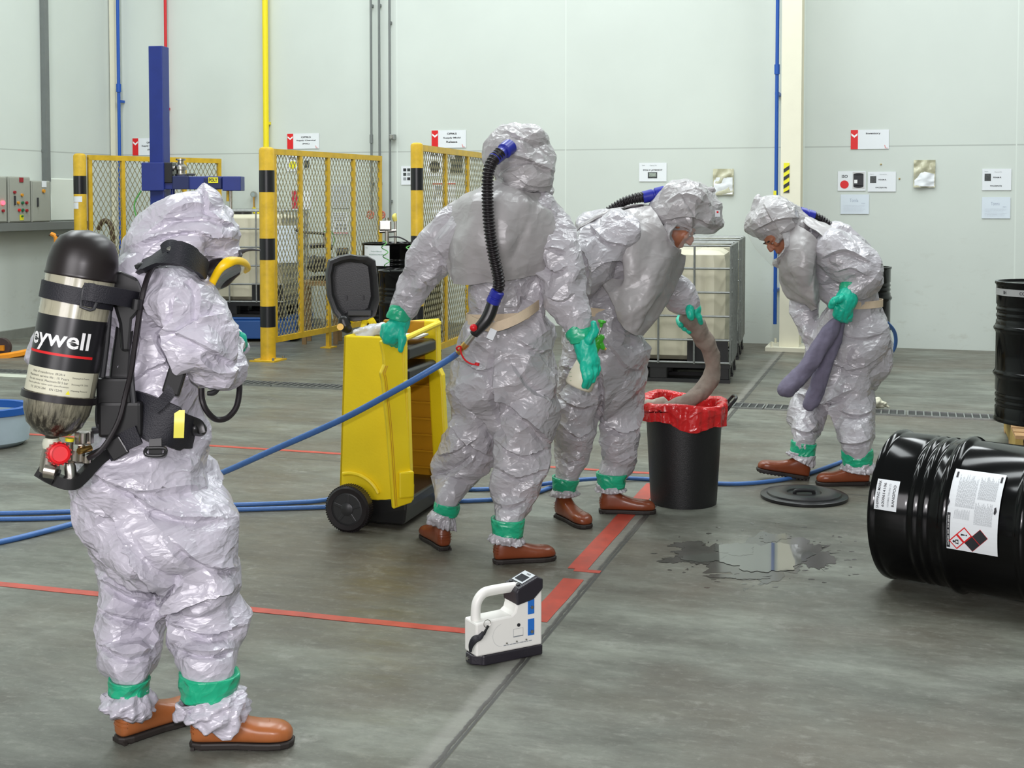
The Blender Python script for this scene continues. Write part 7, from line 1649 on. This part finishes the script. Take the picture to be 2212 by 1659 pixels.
    b = MB(); b.ribbon([P(x, y, Y + .24 + d) for x, y, d in sp], [.034, .040, .048, .062, .068, .064, .056, .040], .012, [(-.5, -.8, .4), (-.3, -.9, .4), (-.1, -.9, .45), (0, -.8, .6), (0, -.8, .6), (.2, -.9, .4), (.4, -.9, .3), (.5, -.9, .2)]); ss = b.build('shoulder_strap', BLKW, r, smooth=True, angle=50)
    b = MB(); b.ribbon([P(352, 544, Y - .04), P(366, 533, Y - .045), P(384, 540, Y - .045)], .045, .010, [(0, -.7, .7)] * 3); b.build('strap_pad', BLKW, ss, smooth=True)
    b = MB(); q = P(366, 538, Y - .055); b.lathe([(.001, .004), (.006, .003), (.008, 0)], q, Vector((0, -.8, .5)), n=16); b.build('snap_stud', STEEL, ss, smooth=True)
    b = MB(); b.blob([(288, 590, 14, .12), (300, 583, 15, .10), (312, 577, 12, .08)], Y, n=10); b.build('strap_adjuster', BLKP, ss, smooth=True)
    # air line from the shoulder down to the reducer
    b = MB(); b.tube([P(350, 552, Y - .03), P(330, 575, Y - .0), P(315, 610, Y + .03), P(304, 660, Y + .03), P(292, 740, Y + .03), P(284, 800, Y + .03), P(272, 850, Y + .03), P(258, 905, Y + .02), P(235, 950, Y + .01), P(212, 978, Y), P(190, 990, Y)], .0075, n=10); b.build('air_line', BLKR, r, smooth=True)
    b = MB(); b.cyl(P(297, 646, Y + .02), P(294, 668, Y + .02), .014, n=14); b.build('line_clip', BLKP, r, smooth=True)
    b = MB(); b.tube([P(435, 838, Y + .1), P(436, 860, Y + .1), P(445, 885, Y + .1), P(465, 905, Y + .12), P(490, 903, Y + .14), P(510, 880, Y + .16), P(517, 845, Y + .18), P(516, 815, Y + .2)], .0085, n=10); b.build('air_line', BLKR, r, smooth=True)
    b = MB(); b.tube([P(448, 850, Y + .1), P(462, 848, Y + .1), P(475, 838, Y + .1)], [.006, .008, .004], n=8); b.build('line_clip', BLKP, r, smooth=True)
    # waist belt
    bp = [(215, 870, .14), (250, 878, .06), (290, 888, -.02), (330, 905, -.05), (375, 925, -.04), (402, 935, .02), (420, 935, .09)]
    b = MB(); b.ribbon([P(x, y, Y + .10 + d) for x, y, d in bp], [.085, .10, .115, .118, .10, .085, .06], .016, [(-.4, -.9, 0), (-.3, -1, 0), (-.1, -1, 0), (0, -1, .05), (.3, -1, .05), (.6, -.8, 0), (.8, -.5, 0)]); wb = b.build('waist_belt', BLKW, r, smooth=True, angle=40)
    b = MB(); b.ribbon([P(388, 886, Y + .056), P(387, 916, Y + .048), P(386, 946, Y + .056)], .028, .002, [(.25, -1, .0)] * 3); b.build('yellow_reflector', mat('yellow_reflector', (0.85, 0.78, 0.12), 0.4), wb, smooth=True)
    b = MB(); b.tube([P(405, 905, Y + .13), P(430, 915, Y + .15), P(438, 935, Y + .15)], .012, n=8, flat=(1, .5)); b.blob([(418, 925, 16, .16), (434, 928, 15, .18)], Y, n=10); b.build('belt_buckle', BLKP, r, smooth=True)
    b = MB(); b.ribbon([P(336, 948, Y + .02), P(336, 970, Y + .01)], .034, .005, [(0, -1, 0)] * 2); b.tube([P(318, 968, Y), P(354, 968, Y), P(358, 976, Y), P(350, 984, Y), P(320, 984, Y), P(313, 976, Y)], .005, n=8, sub=3, closed=True); b.box(P(336, 978, Y + .005), (.036, .006, .020)); b.build('hanging_buckle', BLKP, r)
    b = MB(); b.ribbon([P(190, 1000, Y + .1), P(235, 978, Y + .05), P(265, 955, Y + .03), P(300, 938, Y + .02)], .05, .006, [(-.1, -1, .1)] * 4); b.build('lap_strap', BLKW, r, smooth=True, angle=40)
    b = MB(); b.box(P(252, 968, Y + .03), (.05, .014, .055), Vector((.85, 0, .5)).normalized(), Vector((0, 1, 0)), Vector((-.5, 0, .85)).normalized()); b.build('strap_adjuster', BLKP, r, bev=.004)
    # chest side buckle below the arm
    b = MB(); b.ribbon([P(374, 770, Y + .09), P(378, 800, Y + .06), P(372, 838, Y + .03), P(350, 868, Y + .03), P(330, 885, Y + .03)], .030, .006, [(.2, -1, 0)] * 5); b.build('side_strap', BLKW, r, smooth=True, angle=40)
    b = MB(); b.box(P(376, 825, Y + .035), (.05, .016, .07), Vector((.95, 0, -.3)).normalized(), Vector((0, 1, 0)), Vector((.3, 0, .95)).normalized()); b.build('side_buckle', BLKP, r, bev=.006)
apparatus()

# ================================================= worker 2: seen from behind, by the yellow cart
def worker2():
    Y = 5.65
    r = person(FL(1080, 1200), 'person in a grey suit seen from behind, a corrugated hose down the back')
    hR, hL = FL(1068, 1217), FL(962, 1190); aR = anky(hR, R(14)) - Y; aL = anky(hL, R(122)) - Y
    b = MB()
    b.blob([(1120, 400, 40, 0, 1.0), (1108, 440, 82, 0, .62), (1095, 490, 100, 0, .62), (1090, 560, 92, 0, .70), (1092, 620, 84, 0, .75), (1092, 670, 80, 0, .8), (1095, 715, 98, 0, .85), (1098, 780, 110, 0, .85), (1100, 840, 106, 0, .85), (1105, 880, 80, 0, .8)], Y)
    # left leg (picture left), stepping back
    b.blob([(1052, 800, 72, .05), (1040, 880, 68, .08), (1025, 925, 66, .10), (1005, 965, 62, .12), (992, 1005, 54, .14), (978, 1045, 40, .12), (966, 1076, 27, aL), (962, 1112, 22, aL)], Y)
    b.blob([(1142, 810, 70, -.04), (1142, 890, 64, -.06), (1134, 940, 60, -.06), (1126, 990, 60, -.06), (1114, 1040, 52, -.10), (1104, 1085, 43, -.13), (1098, 1118, 32, aR), (1096, 1155, 29, aR)], Y)
    b.blob([(1060, 900, 45, .05), (1045, 955, 40, .1), (1068, 985, 22, .12)], Y)
    # arms
    b.blob([(1015, 470, 54, .0), (965, 520, 50, .04), (925, 570, 48, .08), (898, 620, 42, .12), (872, 668, 31, .14), (862, 682, 26, .15)], Y)
    b.blob([(1168, 460, 50, -.02), (1190, 510, 50, -.05), (1203, 560, 48, -.08), (1216, 610, 46, -.10), (1232, 660, 42, -.12), (1246, 700, 33, -.14), (1252, 716, 27, -.14)], Y)
    build_remesh(b, 'suit', SUIT, r, 0.0075, 6, suitdisp(0.024, 0.16, 60, [(P(964, 1100, Y + aL), .09), (P(1097, 1140, Y + aR), .09), (P(868, 672, Y + .14), .07), (P(1250, 714, Y - .14), .07)]), folds=FOLD2, facets=9000)
    b = MB(); b.blob([(1122, 420, 50, 0, .9), (1128, 385, 66, 0, 1), (1124, 345, 74, 0, 1), (1122, 318, 64, 0, 1)], Y); b.blob([(1160, 350, 38, .1), (1172, 400, 24, .1), (1165, 425, 20, .06)], Y); b.blob([(1080, 330, 32), (1098, 318, 30)], Y)
    build_remesh(b, 'hood', HOODM, r, .0065, 5, lambda co: crumple(co, 0.020, 0.15, 72, (1, 1, 1.9)), folds=FOLD2H, facets=1900)
    head(r, P(1128, 352, Y), .115, Vector((.35, .9, -.2)), Vector((0, 0, 1)), extra=[[(1120, 400, 26), (1100, 500, 44), (1095, 700, 40), (1100, 800, 48)]], Y=Y, hair=False)
    # cape over the back
    sheet('back_cape', [[(1060, 398, -.06), (1090, 400, -.13), (1125, 405, -.15), (1160, 412, -.10), (1188, 428, .0)],
                        [(985, 432, .0), (1035, 425, -.15), (1100, 432, -.21), (1160, 440, -.18), (1210, 470, -.02)],
                        [(962, 450, .0), (1020, 475, -.17), (1090, 480, -.25), (1150, 490, -.22), (1192, 500, -.12)],
                        [(962, 510, -.02), (1015, 525, -.19), (1080, 530, -.26), (1140, 535, -.23), (1180, 540, -.12)],
                        [(968, 565, -.02), (1010, 575, -.17), (1070, 580, -.24), (1130, 575, -.21), (1172, 570, -.12)],
                        [(975, 604, -.02), (1012, 614, -.16), (1066, 612, -.21), (1120, 600, -.17), (1165, 585, -.11)]], Y, CAPE, r, res=60, amp=.020, scale=.16, k=3, thick=.003)
    # belt with two strands, tail crossing
    beltring(r, 1092, 682, 84, Y, .80, .042, 0.06, drop=-.0); 
    b = MB(); b.ribbon([P(1012, 690, Y - .10), P(1040, 702, Y - .2), P(1070, 706, Y - .235), P(1110, 692, Y - .235), P(1145, 672, Y - .17), P(1168, 655, Y - .06)], .040, .004, [(-.5, -.8, 0), (-.2, -1, 0), (0, -1, 0), (.2, -1, 0), (.5, -.9, 0), (.8, -.5, 0)]); b.build('waist_belt', BELTC, r)
    # hose and couplings
    hp = [(1080, 330, -.22), (1064, 348, -.25), (1055, 372, -.27), (1053, 410, -.28), (1054, 450, -.29), (1058, 500, -.30), (1066, 550, -.30), (1075, 590, -.29), (1078, 615, -.28), (1072, 636, -.27)]
    corrug(r, [P(x, y, Y + d) for x, y, d in hp], .0235)
    def con(a, c, ra, rb, nm='hose_connector', m=BLUEC): b = MB(); b.lathe([(ra * .8, 0), (ra, .004), (ra, (c - a).length * .45), (ra * .88, (c - a).length * .5), (ra * .88, (c - a).length * .58), (rb, (c - a).length * .62), (rb, (c - a).length * .97), (rb * .85, (c - a).length)], a, c - a, n=28); return b.build(nm, m, r, smooth=True, angle=35)
    con(P(1066, 345, Y - .24), P(1103, 315, Y - .15), .028, .033)
    con(P(1076, 628, Y - .28), P(1064, 654, Y - .265), .029, .029)
    b = MB(); b.tube([P(1066, 652, Y - .265), P(1058, 676, Y - .27), P(1048, 694, Y - .275), P(1030, 714, Y - .275), P(1024, 722, Y - .27)], [.026, .027, .026, .022, .019], n=20); b.build('air_manifold', BLKP, r, smooth=True, angle=60)
    b = MB(); b.sphere(P(1023, 708, Y - .31), .016); b.build('red_button', REDP, r, smooth=True)
    b = MB(); b.cyl(P(1024, 722, Y - .27), P(1008, 742, Y - .26), .013); b.build('quick_coupling', STEEL, r, smooth=True); b = MB(); b.lathe([(.013, 0), (.015, .01), (.015, .03), (.011, .034), (.011, .05), (.013, .052), (.013, .064), (.009, .066), (.009, .085)], P(1010, 740, Y - .26), P(986, 766, Y - .235) - P(1010, 740, Y - .26), n=20); b.build('brass_fitting', BRASS, r, smooth=True, angle=40)
    b = MB(); b.tube([P(994, 752, Y - .27), P(997, 765, Y - .27), P(1005, 778, Y - .27), P(1018, 786, Y - .27), P(1030, 787, Y - .27)], .0035, n=8); b.lathe([(.004, 0), (.010, .002), (.010, .012)], P(1030, 790, Y - .27), Vector((.2, 0, 1)), n=14); b.tube([P(990, 758, Y - .25), P(986, 752, Y - .26), P(992, 748, Y - .27), P(998, 752, Y - .26)], .004, n=6); b.build('red_dust_cap', REDP, r, smooth=True)
    b = MB(); b.box(P(1062, 722, Y - .25), (.03, .002, .045), Vector((.9, 0, -.4)).normalized(), Vector((0, 1, 0)), Vector((.4, 0, .9)).normalized()); b.build('white_tag', PAPER, r)
    # gloves
    glove(r, [[(866, 680, 22, .12), (862, 700, 23, .12), (850, 716, 24, .10), (842, 730, 19, .10)],
              [(866, 712, 10, .08), (869, 735, 9, .06), (865, 757, 6.5, .05)], [(855, 722, 9, .13), (858, 738, 8, .18), (853, 750, 6, .2)], [(846, 724, 9, .12), (846, 740, 8, .18), (844, 750, 6, .2)], [(836, 722, 8.5, .12), (832, 738, 7, .17), (830, 747, 5, .18)], [(832, 705, 9, .12), (829, 722, 8, .12), (834, 738, 6, .10)]], Y - .0, k=2)
    band(r, 'wrist_tape', TAPE, [(866, 672, 27, .13), (862, 682, 27, .12), (860, 690, 26, .12)], Y, k=7, amp=.003)
    glove(r, [[(1256, 716, 25, -.14), (1262, 740, 24, -.16), (1268, 765, 24, -.17), (1274, 785, 22, -.18)],
              [(1262, 780, 9, -.20), (1262, 803, 8.5, -.22), (1266, 822, 7.5, -.22), (1262, 834, 6, -.2)], [(1270, 785, 9, -.20), (1273, 808, 8.5, -.22), (1272, 826, 7.5, -.2), (1268, 836, 5.5, -.18)], [(1280, 782, 9, -.18), (1283, 804, 8.5, -.2), (1280, 822, 7, -.2)], [(1288, 776, 8, -.16), (1291, 795, 7.5, -.17), (1288, 810, 6, -.17)], [(1272, 735, 11, -.20), (1284, 715, 9, -.2), (1282, 698, 7, -.2)]], Y, k=9)
    band(r, 'wrist_tape', TAPE, [(1248, 712, 30, -.14), (1254, 722, 29, -.15), (1258, 736, 27, -.15)], Y, k=8, amp=.004)
    # ankles
    band(r, 'ankle_tape', TAPE, [(966, 1087, 28, aL), (964, 1100, 28, aL), (962, 1112, 26, aL)], Y, k=3)
    band(r, 'ankle_tape', TAPE, [(1097, 1120, 36, aR), (1096, 1140, 34, aR), (1096, 1158, 32, aR)], Y, k=4)
    frill(r, [(962, 1108, 24, aL), (958, 1122, 32, aL), (954, 1136, 31, aL)], Y, k=2, amp=.012); frill(r, [(1096, 1152, 31, aR), (1095, 1161, 36, aR), (1094, 1171, 37, aR)], Y, k=3, amp=.010)
    boot(r, hR, R(14), .27); boot(r, hL, R(113), .27)
worker2()

# ================================================= worker 3: bending over the bin
def visor(r, rows, Y, name='visor'):
    G = [[P(c[0], c[1], Y + c[2]) for c in q] for q in rows]; A = np.array([catmull([list(p) for p in q], 5) for q in G]); Bq = np.array([catmull(A[:, j], 5) for j in range(A.shape[1])]); nu, nv = Bq.shape[:2]
    b = MB(); b.add([tuple(x) for x in Bq.reshape(-1, 3)], [(i * nv + j, i * nv + j + 1, (i + 1) * nv + j + 1, (i + 1) * nv + j) for i in range(nu - 1) for j in range(nv - 1)]); return b.build(name, VISOR, r, smooth=True, angle=180)
def worker3():
    Y = 6.25
    r = person(FL(1290, 1110), 'person in a grey suit bending right over the red-lined bin with a taupe sock')
    hR, hL = FL(1296, 1107), FL(1207, 1116); aR = anky(hR, R(-4)) - Y; aL = anky(hL, R(-62)) - Y
    b = MB()
    b.blob([(1420, 505, 45, 0, 1), (1385, 515, 72, 0, .95), (1345, 545, 92, 0, .95), (1315, 595, 92, 0, .9), (1300, 640, 84, 0, .9), (1298, 680, 82, 0, .95), (1302, 720, 88, 0, .95), (1302, 780, 90, 0, .9), (1300, 830, 84, 0, .9)], Y)
    b.blob([(1270, 455 + 40, 30, 0), (1300, 500, 45, 0), (1350, 500, 50)], Y)
    b.blob([(1262, 790, 58, -.02), (1250, 870, 54, -.04), (1243, 930, 50, -.05), (1234, 985, 40, -.03), (1226, 1020, 28, aL), (1221, 1060, 24, aL)], Y)
    b.blob([(1338, 790, 56, .06), (1346, 860, 54, .07), (1344, 910, 50, .08), (1338, 960, 47, .08), (1330, 1000, 38, .11), (1321, 1030, 30, aR), (1320, 1050, 29, aR)], Y)
    b.blob([(1330, 505, 55, -.16), (1285, 545, 48, -.20), (1262, 600, 42, -.16), (1255, 660, 34, -.1), (1262, 700, 26, -.1)], Y)      # near arm, hanging
    b.blob([(1400, 560, 50, .18), (1430, 605, 42, .20), (1455, 628, 34, .2), (1474, 645, 24, .2), (1484, 650, 20, .2)], Y)         # far arm reaching
    build_remesh(b, 'suit', SUIT, r, 0.0075, 6, suitdisp(0.024, 0.16, 90, [(P(1221, 1045, Y + aL), .09), (P(1321, 1038, Y + aR), .10)]), folds=FOLD3, facets=8000)
    b = MB(); b.blob([(1440, 470, 44, 0, 1.3), (1466, 455, 62, 0, 1.35), (1498, 450, 62, 0, 1.35), (1520, 462, 45, 0, 1.3)], Y); b.blob([(1440, 500, 32), (1446, 530, 24), (1460, 547, 14)], Y); b.blob([(1446, 486, 10, -.12), (1434, 512, 11, -.13), (1438, 536, 12, -.12), (1456, 553, 10, -.07), (1472, 558, 8, .0)], Y); b.blob([(1520, 462, 38, 0, 1.2), (1540, 480, 26, 0, 1.6), (1536, 496, 10, 0, 2)], Y)
    b.blob([(1500, 440, 52, .08), (1535, 480, 30, .12)], Y)
    hh = build_remesh(b, 'hood', HOODM, r, .0065, 5, lambda co: crumple(co, 0.018, 0.14, 33, (1, 1, 1.5)), folds=FOLD3H, facets=1700)
    # face opening under the peak
    fd = Vector((.72, -.10, -.68)); head(r, P(1466, 489, Y - .03), .110, fd, Vector((.66, 0, .75)), extra=[[(1445, 500, 26), (1390, 530, 42), (1310, 640, 42), (1302, 760, 48)]], Y=Y)
    sheet('hood_collar', [[(1440, 478, -.10), (1432, 505, -.14), (1440, 530, -.15), (1456, 545, -.12), (1472, 550, -.05)], [(1462, 482, -.16), (1448, 500, -.19), (1446, 515, -.20), (1456, 532, -.18), (1472, 540, -.12)]], Y, HOODM, r, res=24, amp=.006, scale=.07, k=5)
    visor(r, [[(1508, 480, -.14), (1480, 510, -.18), (1458, 545, -.14)], [(1545, 500, -.10), (1510, 535, -.13), (1470, 552, -.08)], [(1556, 492, .02), (1520, 532, .02), (1478, 556, .02)]], Y)
    b = MB(); b.box(P(1550, 461, Y - .10), (.026, .002, .032), Vector((1, .3, 0)).normalized(), Vector((-.3, 1, 0)).normalized()); t = b.build('white_patch', PAPER, r); b = MB(); b.sphere(P(1550, 458, Y - .104), .005, sc=(1, .4, 1)); b.build('red_dot', REDP, t, smooth=True)
    b = MB(); b.blob([(1528, 415, 9), (1538, 410, 7), (1543, 412, 4)], Y, n=10); b.build('peak_tab', HOODM, r, smooth=True)
    # front cape
    sheet('front_cape', [[(1405, 445, -.08), (1425, 470, -.16), (1440, 500, -.18), (1462, 540, -.14), (1480, 552, .0)],
                         [(1345, 455, -.12), (1375, 500, -.22), (1400, 530, -.24), (1440, 560, -.20), (1476, 580, .0)],
                         [(1330, 470, -.18), (1355, 550, -.26), (1385, 575, -.28), (1425, 595, -.24), (1460, 615, -.04)],
                         [(1352, 590, -.22), (1345, 610, -.27), (1385, 630, -.29), (1415, 640, -.25), (1440, 650, -.06)],
                         [(1298, 600, -.22), (1322, 650, -.27), (1365, 670, -.29), (1400, 675, -.26), (1420, 685, -.08)],
                         [(1318, 650, -.23), (1338, 695, -.26), (1368, 722, -.27), (1382, 725, -.25), (1392, 722, -.12)]], Y, CAPE, r, res=60, amp=.018, scale=.15, k=11)
    sheet('back_cape', [[(1410, 435, .02), (1395, 440, -.04), (1370, 442, -.08), (1340, 452, -.10)], [(1380, 440, .0), (1350, 448, -.08), (1320, 456, -.14), (1300, 470, -.16)], [(1330, 455, .0), (1290, 468, -.08), (1262, 480, -.13), (1245, 500, -.14)], [(1260, 480, .05), (1250, 488, -.04), (1238, 505, -.06), (1240, 540, -.08)]], Y, CAPE, r, res=40, amp=.012, scale=.12, k=14)
    beltring(r, 1300, 670, 84, Y, .92, .040, -0.10)
    hp = [(1392, 425, .02), (1370, 429, .0), (1345, 438, -.0), (1318, 455, -.0), (1298, 470, .0), (1280, 488, .03), (1262, 500, .08)]
    corrug(r, [P(x, y, Y + d) for x, y, d in hp], .0235)
    b = MB(); a, c = P(1388, 427, Y + .02), P(1437, 415, Y + .02); q = (c - a).length; b.lathe([(.026, 0), (.030, .004), (.030, q * .45), (.026, q * .48), (.026, q * .55), (.032, q * .58), (.032, q * .97), (.027, q)], a, c - a, n=28); b.build('hose_connector', BLUEC, r, smooth=True, angle=35)
    # glove on the sock
    glove(r, [[(1484, 652, 19, .22), (1492, 662, 21, .22), (1498, 672, 17, .18)], [(1490, 665, 9, .14), (1490, 678, 8, .12), (1494, 688, 6, .13)], [(1500, 672, 8, .18), (1510, 685, 7, .17), (1514, 698, 5, .2)],
              [(1478, 672, 7, .34), (1466, 690, 7, .32), (1470, 702, 6.5, .26)], [(1486, 676, 7, .36), (1474, 698, 7, .34), (1480, 710, 6.5, .28)], [(1494, 682, 7, .36), (1484, 706, 7, .34), (1490, 717, 6, .28)], [(1502, 690, 7, .36), (1494, 710, 6, .34), (1498, 719, 5, .30)], [(1494, 664, 16, .26), (1494, 682, 15, .34)]], Y, k=12)
    band(r, 'wrist_tape', TAPE, [(1475, 648, 24, .2), (1482, 650, 24, .21), (1488, 654, 23, .22)], Y, k=18, amp=.003)
    glove(r, [[(1266, 700, 18, -.10), (1270, 716, 19, -.08), (1274, 730, 15, -.06)], [(1264, 728, 6, -.08), (1264, 744, 5, -.07)], [(1270, 732, 6, -.08), (1271, 748, 5, -.07)], [(1277, 732, 6, -.07), (1279, 746, 5, -.06)], [(1283, 728, 6, -.06), (1286, 741, 5, -.05)], [(1282, 712, 7, -.09), (1291, 722, 5, -.1)]], Y, k=13)
    band(r, 'ankle_tape', TAPE, [(1222, 1032, 30, aL), (1220, 1046, 28, aL), (1220, 1060, 25, aL)], Y, k=23); band(r, 'ankle_tape', TAPE, [(1321, 1022, 34, aR), (1320, 1038, 32, aR), (1320, 1053, 30, aR)], Y, k=24)
    frill(r, [(1221, 1054, 24, aL), (1220, 1062, 28, aL), (1220, 1070, 29, aL)], Y, k=5, amp=.008); frill(r, [(1320, 1046, 28, aR), (1319, 1054, 32, aR), (1319, 1060, 33, aR)], Y, k=6, amp=.008)
    boot(r, hR, R(-4), .275, shaft=.11); boot(r, hL, R(-62), .275, shaft=.12)
worker3()

# ================================================= worker 4: bent towards the left
def worker4():
    Y = 7.25
    r = person(FL(1800, 1045), 'person in a grey suit bent to the left at right, holding two purple-grey socks')
    hR, hL = FL(1876, 1047), FL(1745, 1036); aR = hR.y - Y; aL = hL.y - Y
    b = MB()
    b.blob([(1722, 520, 38, 0, 1), (1755, 535, 58, 0, .95), (1795, 565, 72, 0, .9), (1826, 600, 70, 0, .9), (1846, 640, 58, 0, .95), (1848, 665, 58, 0, .95), (1843, 700, 76, 0, .95), (1838, 745, 92, 0, .9), (1820, 790, 90, 0, .85), (1800, 830, 74, 0, .85)], Y)
    b.blob([(1800, 500, 24), (1840, 530, 26), (1880, 580, 22), (1898, 608, 12)], Y)
    b.blob([(1785, 800, 62, .08), (1762, 860, 48, .04), (1745, 910, 38, -.04), (1738, 945, 28, aL), (1734, 985, 23, aL)], Y)
    b.blob([(1838, 810, 60, -.05), (1838, 870, 50, -.12), (1842, 920, 45, -.18), (1850, 960, 34, aR), (1852, 1002, 27, aR)], Y)
    b.blob([(1800, 540, 50, -.16), (1838, 565, 50, -.22), (1862, 598, 44, -.24), (1850, 620, 32, -.26), (1836, 632, 22, -.28)], Y)
    b.blob([(1745, 570, 45, .16), (1735, 640, 34, .2), (1745, 700, 26, .12), (1748, 730, 22, .05)], Y)
    build_remesh(b, 'suit', SUIT, r, 0.0085, 5, suitdisp(0.024, 0.16, 120, [(P(1736, 968, Y + aL), .09), (P(1852, 988, Y + aR), .10), (P(1838, 625, Y - .27), .06)]), folds=FOLD4, facets=7000)
    b = MB(); b.blob([(1712, 490, 40, 0, 1.3), (1688, 478, 52, 0, 1.4), (1662, 476, 50, 0, 1.4), (1642, 486, 38, 0, 1.4)], Y); b.blob([(1706, 515, 32), (1704, 545, 20)], Y); b.blob([(1700, 500, 10, -.12), (1708, 525, 11, -.13), (1702, 552, 11, -.12), (1688, 568, 9, -.07), (1676, 572, 7, .0)], Y); b.blob([(1644, 462, 26), (1637, 440, 13), (1636, 428, 7), (1638, 422, 4)], Y); b.blob([(1628, 490, 22), (1616, 490, 9)], Y)
    build_remesh(b, 'hood', HOODM, r, .0065, 5, lambda co: crumple(co, 0.017, 0.14, 133, (1, 1, 1.5)), folds=FOLD4H, facets=1500)
    fd = Vector((-.62, -.25, -.72)); head(r, P(1680, 508, Y - .03), .110, fd, Vector((-.7, 0, .7)), extra=[[(1705, 525, 24), (1760, 555, 36), (1835, 640, 34), (1840, 760, 42)]], Y=Y)
    sheet('hood_collar', [[(1706, 500, -.16), (1708, 530, -.19), (1698, 556, -.17), (1680, 572, -.10)], [(1690, 505, -.20), (1696, 530, -.22), (1690, 548, -.21), (1678, 560, -.16)]], Y, HOODM, r, res=24, amp=.006, scale=.07, k=15)
    visor(r, [[(1625, 500, -.16), (1650, 530, -.2), (1680, 570, -.16)], [(1610, 496, -.10), (1632, 536, -.12), (1668, 574, -.08)], [(1608, 488, .02), (1628, 528, .02), (1662, 570, .02)]], Y)
    sheet('front_cape', [[(1712, 480, -.12), (1700, 530, -.18), (1690, 560, -.14), (1682, 572, .0)], [(1745, 500, -.20), (1730, 550, -.26), (1705, 585, -.20), (1682, 600, .0)], [(1772, 530, -.22), (1755, 590, -.28), (1725, 620, -.22), (1695, 628, .0)], [(1765, 590, -.20), (1760, 635, -.25), (1745, 650, -.2), (1722, 654, -.02)], [(1772, 640, -.15), (1768, 664, -.2), (1758, 670, -.16), (1748, 664, -.04)]], Y, CAPE, r, res=50, amp=.014, scale=.13, k=21)
    sheet('back_cape', [[(1722, 470, -.05), (1745, 468, -.06), (1765, 475, .02)], [(1752, 490, -.16), (1780, 482, -.12), (1805, 497, .0)], [(1790, 520, -.22), (1828, 520, -.18), (1848, 540, .0)], [(1828, 545, -.22), (1862, 560, -.18), (1880, 580, .0)], [(1852, 570, -.20), (1885, 590, -.12), (1901, 614, .0)]], Y, CAPE, r, res=44, amp=.012, scale=.12, k=25)
    beltring(r, 1848, 655, 56, Y, 1.0, .040, 0.04)
    corrug(r, [P(x, y, Y + d) for x, y, d in [(1756, 466, .0), (1772, 472, .0), (1788, 484, .0), (1804, 500, .03), (1820, 520, .10)]], .022)
    b = MB(); a, c = P(1760, 467, Y), P(1728, 458, Y); q = (c - a).length; b.lathe([(.025, 0), (.029, .004), (.029, q * .45), (.025, q * .5), (.025, q * .58), (.030, q * .6), (.030, q)], a, c - a, n=28); b.build('hose_connector', BLUEC, r, smooth=True, angle=35)
    glove(r, [[(1834, 632, 20, -.28), (1828, 648, 24, -.30), (1822, 664, 22, -.30), (1820, 675, 18, -.3)], [(1818, 645, 10, -.34), (1802, 650, 8.5, -.36), (1795, 662, 7, -.34)], [(1808, 665, 8, -.34), (1806, 680, 7.5, -.32), (1812, 688, 6, -.28)], [(1817, 670, 8, -.34), (1814, 685, 7.5, -.32), (1820, 692, 6, -.28)], [(1827, 672, 8, -.33), (1824, 688, 7.5, -.31), (1828, 694, 6, -.28)], [(1836, 666, 8, -.3), (1836, 682, 7, -.3), (1836, 690, 6, -.27)]], Y, k=22)
    band(r, 'wrist_tape', TAPE, [(1838, 618, 23, -.26), (1836, 628, 22, -.27), (1834, 636, 21, -.28)], Y, k=28, amp=.003)
    band(r, 'ankle_tape', TAPE, [(1737, 955, 28, aL), (1735, 969, 27, aL), (1734, 982, 26, aL)], Y, k=33); band(r, 'ankle_tape', TAPE, [(1851, 972, 33, aR), (1852, 988, 32, aR), (1853, 1003, 30, aR)], Y, k=34)
    frill(r, [(1734, 978, 26, aL), (1732, 988, 29, aL), (1728, 996, 30, aL)], Y, k=8, amp=.009); frill(r, [(1853, 998, 30, aR), (1853, 1008, 33, aR), (1852, 1018, 34, aR)], Y, k=9, amp=.009)
    boot(r, hR, R(181), .285); boot(r, hL, R(176), .285, tip=-.16, lift=.0)
worker4()
sock([(1815, 680, 8, -.26), (1802, 700, 14, -.26), (1780, 735, 19, -.27), (1755, 775, 20, -.28), (1730, 808, 20, -.29), (1702, 836, 20, -.3), (1693, 843, 17, -.3)], 7.25, SOCKP, 'left one of two purple-grey socks held by the bent worker at right', 3)
sock([(1820, 682, 8, -.22), (1812, 705, 13, -.22), (1796, 745, 17, -.22), (1782, 790, 17, -.22), (1768, 830, 18, -.22), (1755, 865, 18, -.22), (1748, 876, 15, -.22)], 7.25, SOCKP, 'right one of two purple-grey socks held by the bent worker at right', 4)
